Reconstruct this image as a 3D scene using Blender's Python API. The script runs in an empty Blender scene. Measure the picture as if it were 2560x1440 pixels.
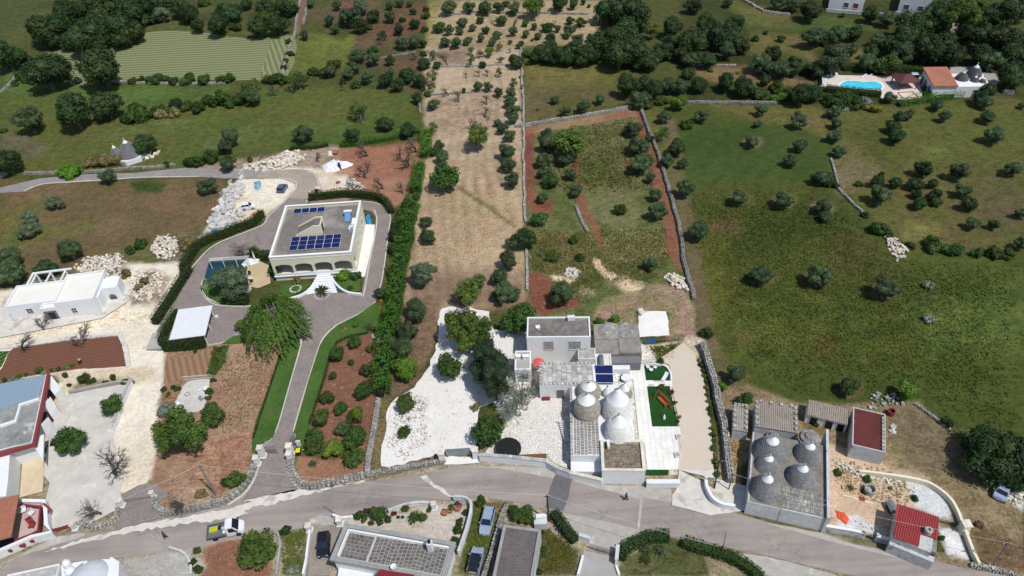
import bpy, bmesh, math, random
import numpy as np
from mathutils import Vector, Matrix
rnd = random.Random(7)
NR = np.random.default_rng(7)
SC = bpy.context.scene
COL = SC.collection

# ---------------------------------------------------------------- camera, world, sun
FPX, CAM_H = 1850.0, 92.0
PITCH, ROLL = math.radians(41.5), math.radians(4.0)
_f = Vector((0, math.cos(PITCH), -math.sin(PITCH)))
_d = Vector((0, -math.sin(PITCH), -math.cos(PITCH)))
_r = Vector((1, 0, 0))
RT = math.cos(ROLL) * _r + math.sin(ROLL) * _d
DN = -math.sin(ROLL) * _r + math.cos(ROLL) * _d
cam = bpy.data.cameras.new('camera')
cam.sensor_width = 36.0
cam.lens = 36.0 * FPX / 2560.0
cam.clip_start, cam.clip_end = 1.0, 3000.0
camo = bpy.data.objects.new('camera', cam)
COL.objects.link(camo)
m3 = Matrix((RT, -DN, -_f)).transposed()
camo.matrix_world = Matrix.Translation((0, 0, CAM_H)) @ m3.to_4x4()
SC.camera = camo

SUN_EL, SHADOW_AZ = math.radians(60.0), math.radians(136.0)
to_sun = Vector((-math.cos(SHADOW_AZ) * math.cos(SUN_EL), -math.sin(SHADOW_AZ) * math.cos(SUN_EL), math.sin(SUN_EL)))
world = bpy.data.worlds.new('World')
SC.world = world
world.use_nodes = True
wn = world.node_tree
for n in list(wn.nodes):
    wn.nodes.remove(n)
sky = wn.nodes.new('ShaderNodeTexSky')
sky.sky_type = 'NISHITA'
sky.sun_disc = False
sky.sun_elevation = SUN_EL
sky.sun_rotation = math.atan2(to_sun.x, to_sun.y)
bg = wn.nodes.new('ShaderNodeBackground')
bg.inputs['Strength'].default_value = 0.13
wo = wn.nodes.new('ShaderNodeOutputWorld')
wn.links.new(sky.outputs[0], bg.inputs[0])
wn.links.new(bg.outputs[0], wo.inputs[0])
sl = bpy.data.lights.new('sun', 'SUN')
sl.energy = 4.4
sl.angle = math.radians(0.5)
sl.color = (1.0, 0.975, 0.935)
so = bpy.data.objects.new('sun', sl)
COL.objects.link(so)
so.rotation_euler = (-to_sun).to_track_quat('-Z', 'Y').to_euler()
so.location = (60, -60, 150)
SC.view_settings.view_transform = 'Standard'
SC.view_settings.look = 'None'
SC.view_settings.gamma = 1.0
SC.view_settings.use_curve_mapping = False
SC.view_settings.exposure = -0.08
try:
    SC.cycles.use_denoising = True
except Exception:
    pass

# ---------------------------------------------------------------- surveying: photo pixel -> point of the place
ZM = dict(X=(0, 0, 1), A=(0, 0, 2.977), B=(850, 0, 2.977), C=(1700, 0, 2.977), D=(0, 470, 4), E=(460, 400, 4), F=(300, 700, 3.6),
          G=(0, 830, 4.966), H=(0, 1100, 4), I=(560, 1080, 4), J=(1100, 1080, 4), K=(1640, 900, 4.5), L=(1920, 1080, 4),
          M=(1220, 760, 4.5), N=(1240, 880, 4), O=(940, 700, 3), Q=(1960, 100, 4.267), S=(980, 400, 3.2),
          T=(1660, 400, 2.844), U=(1760, 850, 3.2), W=(600, 350, 5.12))


def px(s):
    """'E 10,20 30,40 H 5,5' -> list of photo pixels"""
    out, z = [], ZM['X']
    for t in s.split():
        if t in ZM:
            z = ZM[t]
        else:
            v = [float(a) for a in t.split(',')]
            out.append((z[0] + v[0] / z[2], z[1] + v[1] / z[2]) + tuple(v[2:]))
    return out


def P(x, y, z=0.0):
    v = RT * ((x - 1280) / FPX) + DN * ((y - 720) / FPX) + _f
    t = (z - CAM_H) / v.z
    return Vector((v.x * t, v.y * t, z))


def W(s, z=0.0):
    return [P(q[0], q[1], z) for q in px(s)]


def W1(s, z=0.0):
    return W(s, z)[0]


def scale_at(x, y, z=0.0):      # metres per photo pixel, across
    p = P(x, y, z)
    dist = (p - Vector((0, 0, CAM_H))).dot(_f)
    return dist / FPX


def to_px(x, y, z=0.0):         # numpy: place -> photo pixel
    dx, dy, dz = x, y, z - CAM_H
    a = dx * RT.x + dy * RT.y + dz * RT.z
    b = dx * DN.x + dy * DN.y + dz * DN.z
    c = dx * _f.x + dy * _f.y + dz * _f.z
    return 1280 + FPX * a / c, 720 + FPX * b / c


# ---------------------------------------------------------------- materials
def lin(c, k=0.75):
    o = []
    for v in c[:3]:
        v = v / 255.0
        v = v / 12.92 if v <= 0.04045 else ((v + 0.055) / 1.055) ** 2.4
        o.append(v * k)
    return tuple(o) + (1.0,)


MATS = {}


class NT:
    def __init__(s, name):
        s.m = bpy.data.materials.new(name)
        s.m.use_nodes = True
        s.t = s.m.node_tree
        for n in list(s.t.nodes):
            s.t.nodes.remove(n)
        s.out = s.n('ShaderNodeOutputMaterial')
        s.b = s.n('ShaderNodeBsdfPrincipled')
        s.l(s.b.outputs[0], s.out.inputs[0])

    def n(s, t, **k):
        x = s.t.nodes.new(t)
        for a, v in k.items():
            setattr(x, a, v)
        return x

    def l(s, a, b):
        s.t.links.new(a, b)

    def noise(s, scale, co=None, detail=4, rough=0.6):
        x = s.n('ShaderNodeTexNoise')
        x.inputs['Scale'].default_value = scale
        x.inputs['Detail'].default_value = detail
        x.inputs['Roughness'].default_value = rough
        if co is not None:
            s.l(co, x.inputs['Vector'])
        return x.outputs['Fac']

    def ramp(s, fac, stops):
        x = s.n('ShaderNodeValToRGB')
        e = x.color_ramp.elements
        while len(e) < len(stops):
            e.new(0.5)
        for i, (p, c) in enumerate(stops):
            e[i].position = p
            e[i].color = c if len(c) == 4 else tuple(c) + (1,)
        s.l(fac, x.inputs[0])
        return x.outputs[0]

    def mix(s, fac, a, b, mode='MIX'):
        x = s.n('ShaderNodeMix', data_type='RGBA', blend_type=mode)
        for v, i in ((fac, 0), (a, 6), (b, 7)):
            if isinstance(v, (int, float)):
                x.inputs[i].default_value = v
            elif isinstance(v, tuple):
                x.inputs[i].default_value = v
            else:
                s.l(v, x.inputs[i])
        return x.outputs[2]

    def math(s, op, a, b=0.0, clamp=False):
        x = s.n('ShaderNodeMath', operation=op, use_clamp=clamp)
        for v, i in ((a, 0), (b, 1)):
            if isinstance(v, (int, float)):
                x.inputs[i].default_value = v
            else:
                s.l(v, x.inputs[i])
        return x.outputs[0]

    def bump(s, h, strength=0.4, dist=0.1):
        x = s.n('ShaderNodeBump')
        x.inputs['Strength'].default_value = strength
        x.inputs['Distance'].default_value = dist
        s.l(h, x.inputs['Height'])
        s.l(x.outputs[0], s.b.inputs['Normal'])

    def fin(s, col, rough=0.9, metal=0.0, spec=0.3):
        if isinstance(col, tuple):
            s.b.inputs['Base Color'].default_value = col
        else:
            s.l(col, s.b.inputs['Base Color'])
        s.b.inputs['Roughness'].default_value = rough
        s.b.inputs['Metallic'].default_value = metal
        s.b.inputs['Specular IOR Level'].default_value = spec
        return s.m

    def pos(s):
        g = s.n('ShaderNodeNewGeometry')
        return g.outputs['Position']

    def obj(s):
        g = s.n('ShaderNodeTexCoord')
        return g.outputs['Object']


def mat(name, c1, c2=None, scale=1.5, scale2=0.18, rough=0.9, bump=0.3, metal=0.0, spec=0.25, c3=None, pos=None, k=0.75, vary=0.0):
    """mottled surface: c1 with patches of c2 and rare stains of c3 (photo colours)"""
    if name in MATS:
        return MATS[name]
    t = NT(name)
    co = t.pos()
    c2 = c2 or tuple(v * 0.86 for v in c1)
    f1 = t.noise(scale, co, 6, 0.65)
    f2 = t.noise(scale2, co, 3)
    f = t.math('ADD', t.math('MULTIPLY', f1, 0.6), t.math('MULTIPLY', f2, 0.4))
    stops = [(0.36, lin(c2, k)), (0.62, lin(c1, k))]
    col = t.ramp(f, stops)
    if c3:
        f3 = t.noise(scale * 0.45, co, 5, 0.7)
        msk = t.ramp(f3, [(pos or 0.60, (0, 0, 0, 1)), ((pos or 0.60) + 0.08, (1, 1, 1, 1))])
        col = t.mix(msk, col, lin(c3, k))
    if vary:
        oi = t.n('ShaderNodeObjectInfo')
        v = t.math('ADD', t.math('MULTIPLY', oi.outputs['Random'], vary), 1 - vary / 2)
        vv = t.n('ShaderNodeCombineColor')
        for i in range(3):
            t.l(v, vv.inputs[i])
        col = t.mix(1.0, col, vv.outputs[0], 'MULTIPLY')
    if bump:
        t.bump(f1, bump, 0.05)
    MATS[name] = t.fin(col, rough, metal, spec)
    return MATS[name]


def plain(name, c, rough=0.6, metal=0.0, spec=0.4, k=0.75):
    if name in MATS:
        return MATS[name]
    t = NT(name)
    f = t.noise(3.0, t.pos(), 4)
    col = t.ramp(f, [(0.3, lin(tuple(v * 0.93 for v in c), k)), (0.7, lin(c, k))])
    MATS[name] = t.fin(col, rough, metal, spec)
    return MATS[name]


def leafmat(name, dark, light, k=0.8, trans=0.25, rough=0.6):
    t = NT(name)
    oi = t.n('ShaderNodeObjectInfo')
    co = t.obj()
    ad = t.n('ShaderNodeVectorMath', operation='ADD')
    cc = t.n('ShaderNodeCombineXYZ')
    for i in range(3):
        t.l(t.math('MULTIPLY', oi.outputs['Random'], 37.0 + i), cc.inputs[i])
    t.l(co, ad.inputs[0])
    t.l(cc.outputs[0], ad.inputs[1])
    f1 = t.noise(1.1, ad.outputs[0], 3)
    f2 = t.noise(7.0, ad.outputs[0], 2)
    f = t.math('ADD', t.math('MULTIPLY', f1, 0.55), t.math('MULTIPLY', f2, 0.45))
    col = t.ramp(f, [(0.32, lin(dark, k)), (0.68, lin(light, k))])
    hs = t.n('ShaderNodeHueSaturation')
    t.l(t.math('ADD', t.math('MULTIPLY', oi.outputs['Random'], 0.05), 0.475), hs.inputs['Hue'])
    t.l(t.math('ADD', t.math('MULTIPLY', t.math('FRACT', t.math('MULTIPLY', oi.outputs['Random'], 7.31)), 0.5), 0.76), hs.inputs['Value'])
    t.l(col, hs.inputs['Color'])
    tr = t.n('ShaderNodeBsdfTranslucent')
    t.l(hs.outputs[0], tr.inputs[0])
    mx = t.n('ShaderNodeMixShader')
    mx.inputs[0].default_value = trans
    t.fin(hs.outputs[0], rough, 0.0, 0.2)
    t.l(t.b.outputs[0], mx.inputs[1])
    t.l(tr.outputs[0], mx.inputs[2])
    t.l(mx.outputs[0], t.out.inputs[0])
    MATS[name] = t.m
    return t.m


WHITE = mat('white_limewash', (243, 243, 240), (226, 228, 228), 2.0, 0.2, bump=0.15, c3=(212, 210, 204), pos=0.63)
WHITE2 = mat('white_plaster_new', (244, 245, 246), (234, 236, 238), 1.2, 0.2, bump=0.06)
CREAM = mat('cream_render', (238, 232, 208), (228, 221, 196), 1.0, 0.2, bump=0.08)
GREYW = mat('weathered_render', (214, 215, 214), (182, 184, 185), 1.3, 0.25, bump=0.3, c3=(128, 128, 126), pos=0.57)
STONE = mat('grey_limestone', (190, 188, 182), (132, 131, 128), 2.2, 0.5, bump=0.6, c3=(228, 224, 214), pos=0.6, vary=0.45)
STONEL = mat('pale_limestone', (238, 230, 214), (196, 184, 166), 2.0, 0.4, bump=0.5, vary=0.25)
CHIANC = mat('weathered_roof_stone', (168, 164, 156), (112, 110, 106), 2.4, 0.4, bump=0.5, c3=(205, 200, 188), pos=0.58, vary=0.4)
ROOFDK = mat('dark_roof_membrane', (140, 134, 128), (104, 99, 95), 1.0, 0.25, bump=0.2, c3=(178, 174, 166), pos=0.62)
CONC = mat('worn_concrete', (184, 182, 176), (160, 158, 152), 0.8, 0.15, bump=0.2, c3=(140, 138, 134), pos=0.6)
MORTAR = mat('pale_mortar', (206, 201, 190), (180, 174, 163), 2.0, 0.4, bump=0.3)
DARK = plain('dark_opening', (26, 26, 30), 0.4)
WOODD = plain('dark_brown_wood', (70, 44, 34), 0.6)
WOOD = plain('orange_wood', (176, 98, 48), 0.55)
IRON = plain('dark_iron', (52, 52, 56), 0.5, 0.3)
STEEL = plain('galvanised_steel', (186, 192, 198), 0.35, 0.7)
WPL = plain('white_painted_metal', (238, 240, 242), 0.4)
GLASS = plain('dark_glass', (30, 36, 46), 0.12, 0.0, 0.8)
PV = plain('solar_cell_blue', (26, 38, 92), 0.15, 0.1, 0.8)
RUBBER = plain('black_rubber', (24, 24, 25), 0.8)
REDP = plain('oxide_red_paint', (146, 60, 62), 0.6)
TERRAC = mat('terracotta_tile', (180, 120, 96), (152, 100, 80), 2.0, 0.3, bump=0.3, vary=0.2)
TEAL = plain('teal_pond_net', (34, 72, 84), 0.4)

# ---------------------------------------------------------------- mesh helpers
class MB:
    def __init__(s):
        s.v, s.f = [], []

    def add(s, vs, fs):
        o = len(s.v)
        s.v += [tuple(a) for a in vs]
        s.f += [tuple(i + o for i in f) for f in fs]
        return s

    def box(s, x0, x1, y0, y1, z0, z1):
        return s.add([(x0, y0, z0), (x1, y0, z0), (x1, y1, z0), (x0, y1, z0), (x0, y0, z1), (x1, y0, z1), (x1, y1, z1), (x0, y1, z1)],
                     [(0, 3, 2, 1), (4, 5, 6, 7), (0, 1, 5, 4), (1, 2, 6, 5), (2, 3, 7, 6), (3, 0, 4, 7)])

    def obox(s, c, ux, lx, ly, z0, z1, tap=1.0):
        """box centred at c (xy), long axis ux"""
        u = Vector((ux[0], ux[1], 0)).normalized()
        w = Vector((-u.y, u.x, 0))
        c = Vector((c[0], c[1], 0))
        vs = []
        for z, k in ((z0, 1.0), (z1, tap)):
            for a, b in ((-1, -1), (1, -1), (1, 1), (-1, 1)):
                q = c + u * a * lx / 2 * k + w * b * ly / 2 * k
                vs.append((q.x, q.y, z))
        return s.add(vs, [(0, 3, 2, 1), (4, 5, 6, 7), (0, 1, 5, 4), (1, 2, 6, 5), (2, 3, 7, 6), (3, 0, 4, 7)])

    def prism(s, pts, z0, z1, top=True, bot=True):
        n = len(pts)
        a = sum(pts[i][0] * pts[(i + 1) % n][1] - pts[(i + 1) % n][0] * pts[i][1] for i in range(n))
        if a < 0:
            pts = list(pts)[::-1]
        vs = [(p[0], p[1], z0) for p in pts] + [(p[0], p[1], z1) for p in pts]
        fs = [(i, (i + 1) % n, n + (i + 1) % n, n + i) for i in range(n)]
        if top:
            fs.append(tuple(range(n, 2 * n)))
        if bot:
            fs.append(tuple(range(n - 1, -1, -1)))
        return s.add(vs, fs)

    def tube(s, pts, r, n=6, cap=True):
        pts = [Vector(p) for p in pts]
        rs = r if isinstance(r, (list, tuple)) else [r] * len(pts)
        vs, fs = [], []
        for i, p in enumerate(pts):
            d = (pts[min(i + 1, len(pts) - 1)] - pts[max(i - 1, 0)]).normalized()
            a = d.cross(Vector((0, 0, 1)))
            if a.length < 0.05:
                a = d.cross(Vector((0, 1, 0)))
            a.normalize()
            b = d.cross(a)
            for k in range(n):
                t = 2 * math.pi * k / n
                vs.append(p + (a * math.cos(t) + b * math.sin(t)) * rs[i])
        for i in range(len(pts) - 1):
            for k in range(n):
                fs.append((i * n + k, (i + 1) * n + k, (i + 1) * n + (k + 1) % n, i * n + (k + 1) % n))
        if cap:
            fs.append(tuple(range(n)))
            fs.append(tuple(range(len(pts) * n - 1, (len(pts) - 1) * n - 1, -1)))
        return s.add(vs, fs)

    def lathe(s, c, prof, n=20, sx=1, sy=1, jit=0.0, cap=True):
        vs, fs = [], []
        for i, (r, z) in enumerate(prof):
            for k in range(n):
                t = 2 * math.pi * (k + (0.5 if jit and (i // 2) % 2 else 0)) / n
                j = 1 + (rnd.uniform(-jit, jit) if jit else 0)
                vs.append((c[0] + r * j * sx * math.cos(t), c[1] + r * j * sy * math.sin(t), c[2] + z))
        for i in range(len(prof) - 1):
            for k in range(n):
                fs.append((i * n + k, i * n + (k + 1) % n, (i + 1) * n + (k + 1) % n, (i + 1) * n + k))
        if cap:
            fs.append(tuple(range((len(prof) - 1) * n, len(prof) * n)))
        return s.add(vs, fs)

    def quad(s, a, b, c, d):
        return s.add([a, b, c, d], [(0, 1, 2, 3)])

    def stone(s, c, r, sx=1, sy=1, sz=1):
        vs = []
        for a, b, e in ((-1, -1, -1), (1, -1, -1), (1, 1, -1), (-1, 1, -1), (-1, -1, 1), (1, -1, 1), (1, 1, 1), (-1, 1, 1)):
            t = rnd.uniform(0.55, 1.0)
            vs.append((c[0] + a * r * sx * rnd.uniform(0.6, 1) * t, c[1] + b * r * sy * rnd.uniform(0.6, 1) * t, c[2] + e * r * sz * rnd.uniform(0.6, 1)))
        return s.add(vs, [(0, 3, 2, 1), (4, 5, 6, 7), (0, 1, 5, 4), (1, 2, 6, 5), (2, 3, 7, 6), (3, 0, 4, 7)])

    def mesh(s, name, m, off=(0, 0, 0), smooth=False):
        me = bpy.data.meshes.new(name)
        v = s.v if tuple(off) == (0, 0, 0) else [(a[0] - off[0], a[1] - off[1], a[2] - off[2]) for a in s.v]
        me.from_pydata(v, [], s.f)
        me.materials.append(m)
        if smooth:
            me.polygons.foreach_set('use_smooth', [True] * len(me.polygons))
        me.update()
        return me


class H:      # a thing in the making: an Empty plus its frame
    pass


def empty(name, label, cat, loc=(0, 0, 0), rot=0.0, group=None):
    o = bpy.data.objects.new(name, None)
    o.empty_display_size = 0.3
    COL.objects.link(o)
    o.location = loc
    o.rotation_euler = (0, 0, rot)
    o['label'], o['category'] = label, cat
    if group:
        o['group'] = group
    return o


def part(mb, name, m, parent, smooth=False, label=None, local=False, kind=None):
    """part of a thing; vertices given in the world (or in the parent's frame if local)"""
    off = (0, 0, 0)
    if not local:
        q, off = parent, Vector((0, 0, 0))
        while q is not None:
            off = off + Vector(q.location)
            q = q.parent
    me = mb.mesh(name, m, off, smooth)
    o = bpy.data.objects.new(name, me)
    COL.objects.link(o)
    o.parent = parent
    if label:
        o['label'] = label
    if kind:
        o['kind'] = kind
    return o


def solo(mb, name, m, label, cat, smooth=False, group=None, kind=None):
    """a thing that is one mesh"""
    xs = [v[0] for v in mb.v]
    ys = [v[1] for v in mb.v]
    zs = [v[2] for v in mb.v]
    off = ((min(xs) + max(xs)) / 2, (min(ys) + max(ys)) / 2, min(zs))
    o = bpy.data.objects.new(name, mb.mesh(name, m, off, smooth))
    COL.objects.link(o)
    o.location = off
    if label:
        o['label'] = label
    if cat:
        o['category'] = cat
    if group:
        o['group'] = group
    if kind:
        o['kind'] = kind
    return o


def inst(me, name, parent=None, loc=(0, 0, 0), rot=(0, 0, 0), sc=(1, 1, 1)):
    o = bpy.data.objects.new(name, me)
    COL.objects.link(o)
    o.parent = parent
    o.location, o.rotation_euler, o.scale = loc, rot, sc
    return o


_lev = [0]


def wob(pts, step, amp):
    out = []
    n = len(pts)
    for i in range(n):
        a, b = Vector(pts[i]), Vector(pts[(i + 1) % n])
        k = max(1, int((b - a).length / step))
        nrm = Vector((-(b - a).y, (b - a).x, 0)).normalized() if (b - a).length > 0 else Vector((0, 0, 0))
        for j in range(k):
            q = a.lerp(b, j / k)
            if j:
                q = q + nrm * rnd.uniform(-amp, amp)
            out.append(q)
    return out


def smooth_line(pts, n=6):
    """Catmull-Rom through points"""
    out = []
    P4 = [pts[0]] + list(pts) + [pts[-1]]
    for i in range(1, len(P4) - 2):
        p0, p1, p2, p3 = P4[i - 1:i + 3]
        for k in range(n):
            t = k / n
            out.append(0.5 * ((2 * p1) + (p2 - p0) * t + (2 * p0 - 5 * p1 + 4 * p2 - p3) * t * t + (3 * p1 - p0 - 3 * p2 + p3) * t ** 3))
    out.append(pts[-1])
    return out


def ground(name, s, m, amp=0.0, step=1.0, kind='structure', z=None, smooth=0):
    pts = W(s) if isinstance(s, str) else s
    if smooth:
        pts = smooth_line(list(pts) + [pts[0]], smooth)[:-1]
    if amp:
        pts = wob(pts, step, amp)
    _lev[0] += 1
    zz = z if z is not None else 0.006 + 0.004 * _lev[0]
    bm = bmesh.new()
    vs = [bm.verts.new((p[0], p[1], zz)) for p in pts]
    f = bm.faces.new(vs)
    if f.normal.z < 0:
        f.normal_flip()
    f.normal_update()
    if f.normal.z < 0:
        f.normal_flip()
    bmesh.ops.triangulate(bm, faces=[f])
    me = bpy.data.meshes.new(name)
    bm.to_mesh(me)
    bm.free()
    me.materials.append(m)
    o = bpy.data.objects.new(name, me)
    COL.objects.link(o)
    o['kind'] = kind
    return o


def ribbon(mb, line, w, z0, z1, side=0.0):
    """solid strip along a polyline; side shifts it left(+)/right(-)"""
    n = len(line)
    L, R = [], []
    for i, p in enumerate(line):
        d = Vector(line[min(i + 1, n - 1)]) - Vector(line[max(i - 1, 0)])
        d.z = 0
        d.normalize()
        nn = Vector((-d.y, d.x, 0))
        L.append(Vector(p) + nn * (side + w / 2))
        R.append(Vector(p) + nn * (side - w / 2))
    vs, fs = [], []
    for a, b in zip(L, R):
        vs += [(a.x, a.y, z0), (b.x, b.y, z0), (b.x, b.y, z1), (a.x, a.y, z1)]
    for i in range(n - 1):
        o, q = i * 4, i * 4 + 4
        fs += [(o + 1, q + 1, q + 2, o + 2), (o + 2, q + 2, q + 3, o + 3), (o + 3, q + 3, q, o), (o, q, q + 1, o + 1)]
    fs += [(0, 1, 2, 3), (4 * n - 1, 4 * n - 2, 4 * n - 3, 4 * n - 4)]
    return mb.add(vs, fs)


def inside(p, poly):
    x, y, c = p[0], p[1], False
    n = len(poly)
    for i in range(n):
        a, b = poly[i], poly[(i + 1) % n]
        if (a[1] > y) != (b[1] > y) and x < (b[0] - a[0]) * (y - a[1]) / (b[1] - a[1]) + a[0]:
            c = not c
    return c


# value noise for numpy
def vnoise(x, y, s, seed=0):
    x, y = x / s + seed * 17.3, y / s + seed * 9.1
    xi, yi = np.floor(x).astype(np.int64), np.floor(y).astype(np.int64)
    fx, fy = x - xi, y - yi
    fx, fy = fx * fx * (3 - 2 * fx), fy * fy * (3 - 2 * fy)

    def h(a, b):
        n = (a * 374761393 + b * 668265263 + seed * 1442695) & 0x7fffffff
        n = ((n ^ (n >> 13)) * 1274126177) & 0x7fffffff
        return ((n ^ (n >> 16)) & 0xffff) / 65535.0
    a, b, c, d = h(xi, yi), h(xi + 1, yi), h(xi, yi + 1), h(xi + 1, yi + 1)
    return (a * (1 - fx) + b * fx) * (1 - fy) + (c * (1 - fx) + d * fx) * fy


def fbm(x, y, s, seed=0, o=4):
    r, a, t = 0, 1.0, 0
    for i in range(o):
        r = r + a * vnoise(x, y, s / 2 ** i, seed + i)
        t += a
        a *= 0.55
    return r / t

# ---------------------------------------------------------------- terrain: one sheet, soil and grass cover painted by field
xs = np.concatenate([np.arange(-420, -110, 3.0), np.arange(-110, 95, 0.5), np.arange(95, 400, 3.0)])
ys = np.concatenate([np.arange(-30, 34, 2.0), np.arange(34, 105, 0.4), np.arange(105, 180, 0.7), np.arange(180, 330, 1.3), np.arange(330, 760, 8.0)])
gx, gy = np.meshgrid(xs, ys)
X, Y = gx.ravel(), gy.ravel()
U, V = to_px(X, np.maximum(Y, 20.0))
# field edges wander a little
wx = (fbm(X, Y, 4.0, 3, 3) - 0.5)
wy = (fbm(X, Y, 4.0, 8, 3) - 0.5)
msc = 26.0
N1 = fbm(X, Y, 30.0, 11, 4)
N2 = fbm(X, Y, 9.0, 12, 4)
N3 = fbm(X, Y, 3.0, 13, 3)
COLA = np.zeros((X.size, 3))
STON = np.zeros(X.size)      # bare stones in the soil
TUFT = np.ones(X.size)       # how tufted the cover is


def L3(c):
    a = np.array(lin(c)[:3])
    g = a @ np.array([.3, .6, .1])
    return a * .86 + g * .14 if c[0] > c[1] * 1.12 else a


COLA[:] = L3((78, 82, 44))


def zone(s, c, c2=None, feather=8, ston=0.0, tuft=1.0, wob=0.6, s1=N1, s2=N2, mixn=(0.5, 0.5), contrast=5.0, strength=1.0, brk=0.0):
    """cover a field: c with patches of c2"""
    pl = px(s) if isinstance(s, str) else s
    us, vs = [p[0] for p in pl], [p[1] for p in pl]
    idx = np.where((U > min(us) - 60) & (U < max(us) + 60) & (V > min(vs) - 60) & (V < max(vs) + 60))[0]
    if idx.size == 0:
        return
    loc = FPX / np.maximum((Y[idx] * _f.y + (0 - CAM_H) * _f.z), 1)
    u = U[idx] + wx[idx] * 2 * wob * loc
    v = V[idx] + wy[idx] * 1.4 * wob * loc
    ins = np.zeros(idx.size, bool)
    dist = np.full(idx.size, 1e9)
    n = len(pl)
    for i in range(n):
        ax, ay = pl[i][:2]
        bx, by = pl[(i + 1) % n][:2]
        if ay != by:
            cr = ((ay > v) != (by > v)) & (u < (bx - ax) * (v - ay) / (by - ay) + ax)
            ins ^= cr
        dx, dy = bx - ax, by - ay
        t = np.clip(((u - ax) * dx + (v - ay) * dy) / max(dx * dx + dy * dy, 1e-6), 0, 1)
        dist = np.minimum(dist, np.hypot(u - ax - t * dx, v - ay - t * dy))
    sd = np.where(ins, dist, -dist)
    m = np.clip(sd / feather * 0.5 + 0.5, 0, 1)
    m = m * m * (3 - 2 * m) * strength
    if brk:
        m = m * np.clip((s2[idx] - brk) * 8 + 0.5, 0, 1)
    f = np.clip((mixn[0] * s1[idx] + mixn[1] * s2[idx] - 0.5) * contrast + 0.5, 0, 1)[:, None]
    col = L3(c) * (1 - f) + L3(c2 or tuple(0.88 * q for q in c)) * f
    COLA[idx] = COLA[idx] * (1 - m[:, None]) + col * m[:, None]
    STON[idx] = STON[idx] * (1 - m) + ston * m
    TUFT[idx] = TUFT[idx] * (1 - m) + tuft * m


N23 = dict(s1=N2, s2=N3)
# dusty ground by the road and round the farmhouse
zone('X -100,1440 -100,1130 600,1160 900,1190 1200,1120 1500,1160 1830,1190 1850,1290 2560,1440 2560,1700 -100,1700', (164, 152, 130), (138, 128, 100), feather=20, ston=.3)
zone('X 1290,800 1680,870 1700,1190 1290,1160 1240,1000', (226, 220, 206), (208, 200, 184), feather=5)
# far left
zone('A 0,0 340,0 200,340 0,330', (72, 84, 46), (84, 86, 48))
zone('A 330,0 2210,0 2150,260 1400,250 780,350 350,370 190,300', (62, 68, 40), (88, 92, 52))
zone('A 0,520 180,520 700,640 1750,630 1560,760 1100,860 500,860 0,700', (88, 108, 54), (76, 94, 46))
zone('A 0,690 900,840 1500,770 2000,640 2560,640 B 540,680 580,950 550,1000 0,1080 A 2560,1090 1650,1150 1400,1260 200,1290 0,1300', (76, 94, 44), (92, 94, 48))
zone('A 1100,860 1900,780 2560,690 2560,760 1900,850 1200,960', (104, 98, 50), (82, 98, 46), feather=20, strength=0.7)
zone('A 1300,960 2560,900 2560,960 1400,1060', (98, 96, 52), (78, 96, 44), feather=20, strength=0.6)
zone('A 700,1040 900,960 1500,860 1500,900 950,1030', (118, 126, 88), (84, 100, 50), feather=15, strength=0.6, brk=0.5, **N23)
zone('A 1450,1080 1800,980 2100,900 2560,930 2560,1010 2000,1000 1500,1110', (122, 130, 96), (84, 100, 50), feather=15, strength=0.6, brk=0.52, **N23)
zone('A 0,990 200,1010 370,1100 260,1200 120,1180 0,1100', (118, 110, 94), (88, 84, 58), ston=.5)
zone('A 2180,290 2330,240 2560,300 B 130,200 110,450 40,500 A 2300,560 2130,560', (112, 118, 58), (92, 100, 48))
zone('A 2280,60 2560,40 2560,150 2300,150', (112, 82, 64), (86, 84, 52))
# brown terraces
zone('B 0,0 650,0 650,640 560,690 0,650 60,480 130,200', (104, 84, 60), (76, 80, 46), contrast=7)
zone('B 180,200 330,160 600,120 620,210 480,280 250,280', (120, 78, 58), (104, 76, 54), feather=12)
zone('B 280,440 620,400 600,520 420,560 300,560', (110, 82, 60), (92, 80, 52), feather=12)
zone('B 0,20 110,10 100,90 0,100', (120, 78, 60), feather=10)
zone('B 420,40 640,20 640,60 350,80', (122, 80, 62), feather=6)
zone('B 660,0 780,0 750,130 680,330 640,330 650,120', (152, 138, 92), (128, 122, 74))
# dry orchard
zone('B 760,0 1970,0 1960,120 1940,330 650,350 680,200 740,120', (178, 154, 116), (150, 132, 92), contrast=6, tuft=.6)
zone('B 1960,80 1880,330 1960,340 2010,200', (108, 104, 62))
zone('B 620,345 1345,345 1370,1440 610,1440 640,1210 690,1020 620,900 630,620', (190, 166, 132), (164, 140, 110), contrast=4, tuft=.4, **N23)
zone('B 730,370 950,360 940,480 730,480', (138, 116, 94), (150, 124, 100), feather=14)
zone('B 640,740 1200,700 1180,960 700,1000', (156, 132, 106), (172, 146, 116), feather=20, **N23)
zone('S 250,0 1045,0 1062,1130 1000,1140 800,1190 420,1190 360,1300 230,1440 100,1440 100,1040 170,680 200,380 260,160', (190, 164, 126), (166, 140, 106), contrast=4, tuft=.4, **N23)
zone('S 120,1000 500,880 800,860 1060,900 1062,1130 800,1200 420,1190 360,1300 230,1440 100,1440', (156, 128, 102), (134, 110, 86), feather=25, tuft=.4, **N23)
zone('S 430,330 800,420 850,620 500,700 420,600', (174, 148, 112), (154, 138, 96), feather=30, tuft=.5)
zone('S 940,700 1050,720 1060,880 920,900', (184, 158, 118), feather=10)
zone('S 495,205 600,255 710,320 820,385 910,450 985,535 965,540 890,475 800,410 695,345 590,280 500,232', (122, 116, 74), (104, 104, 62), feather=3)
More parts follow.
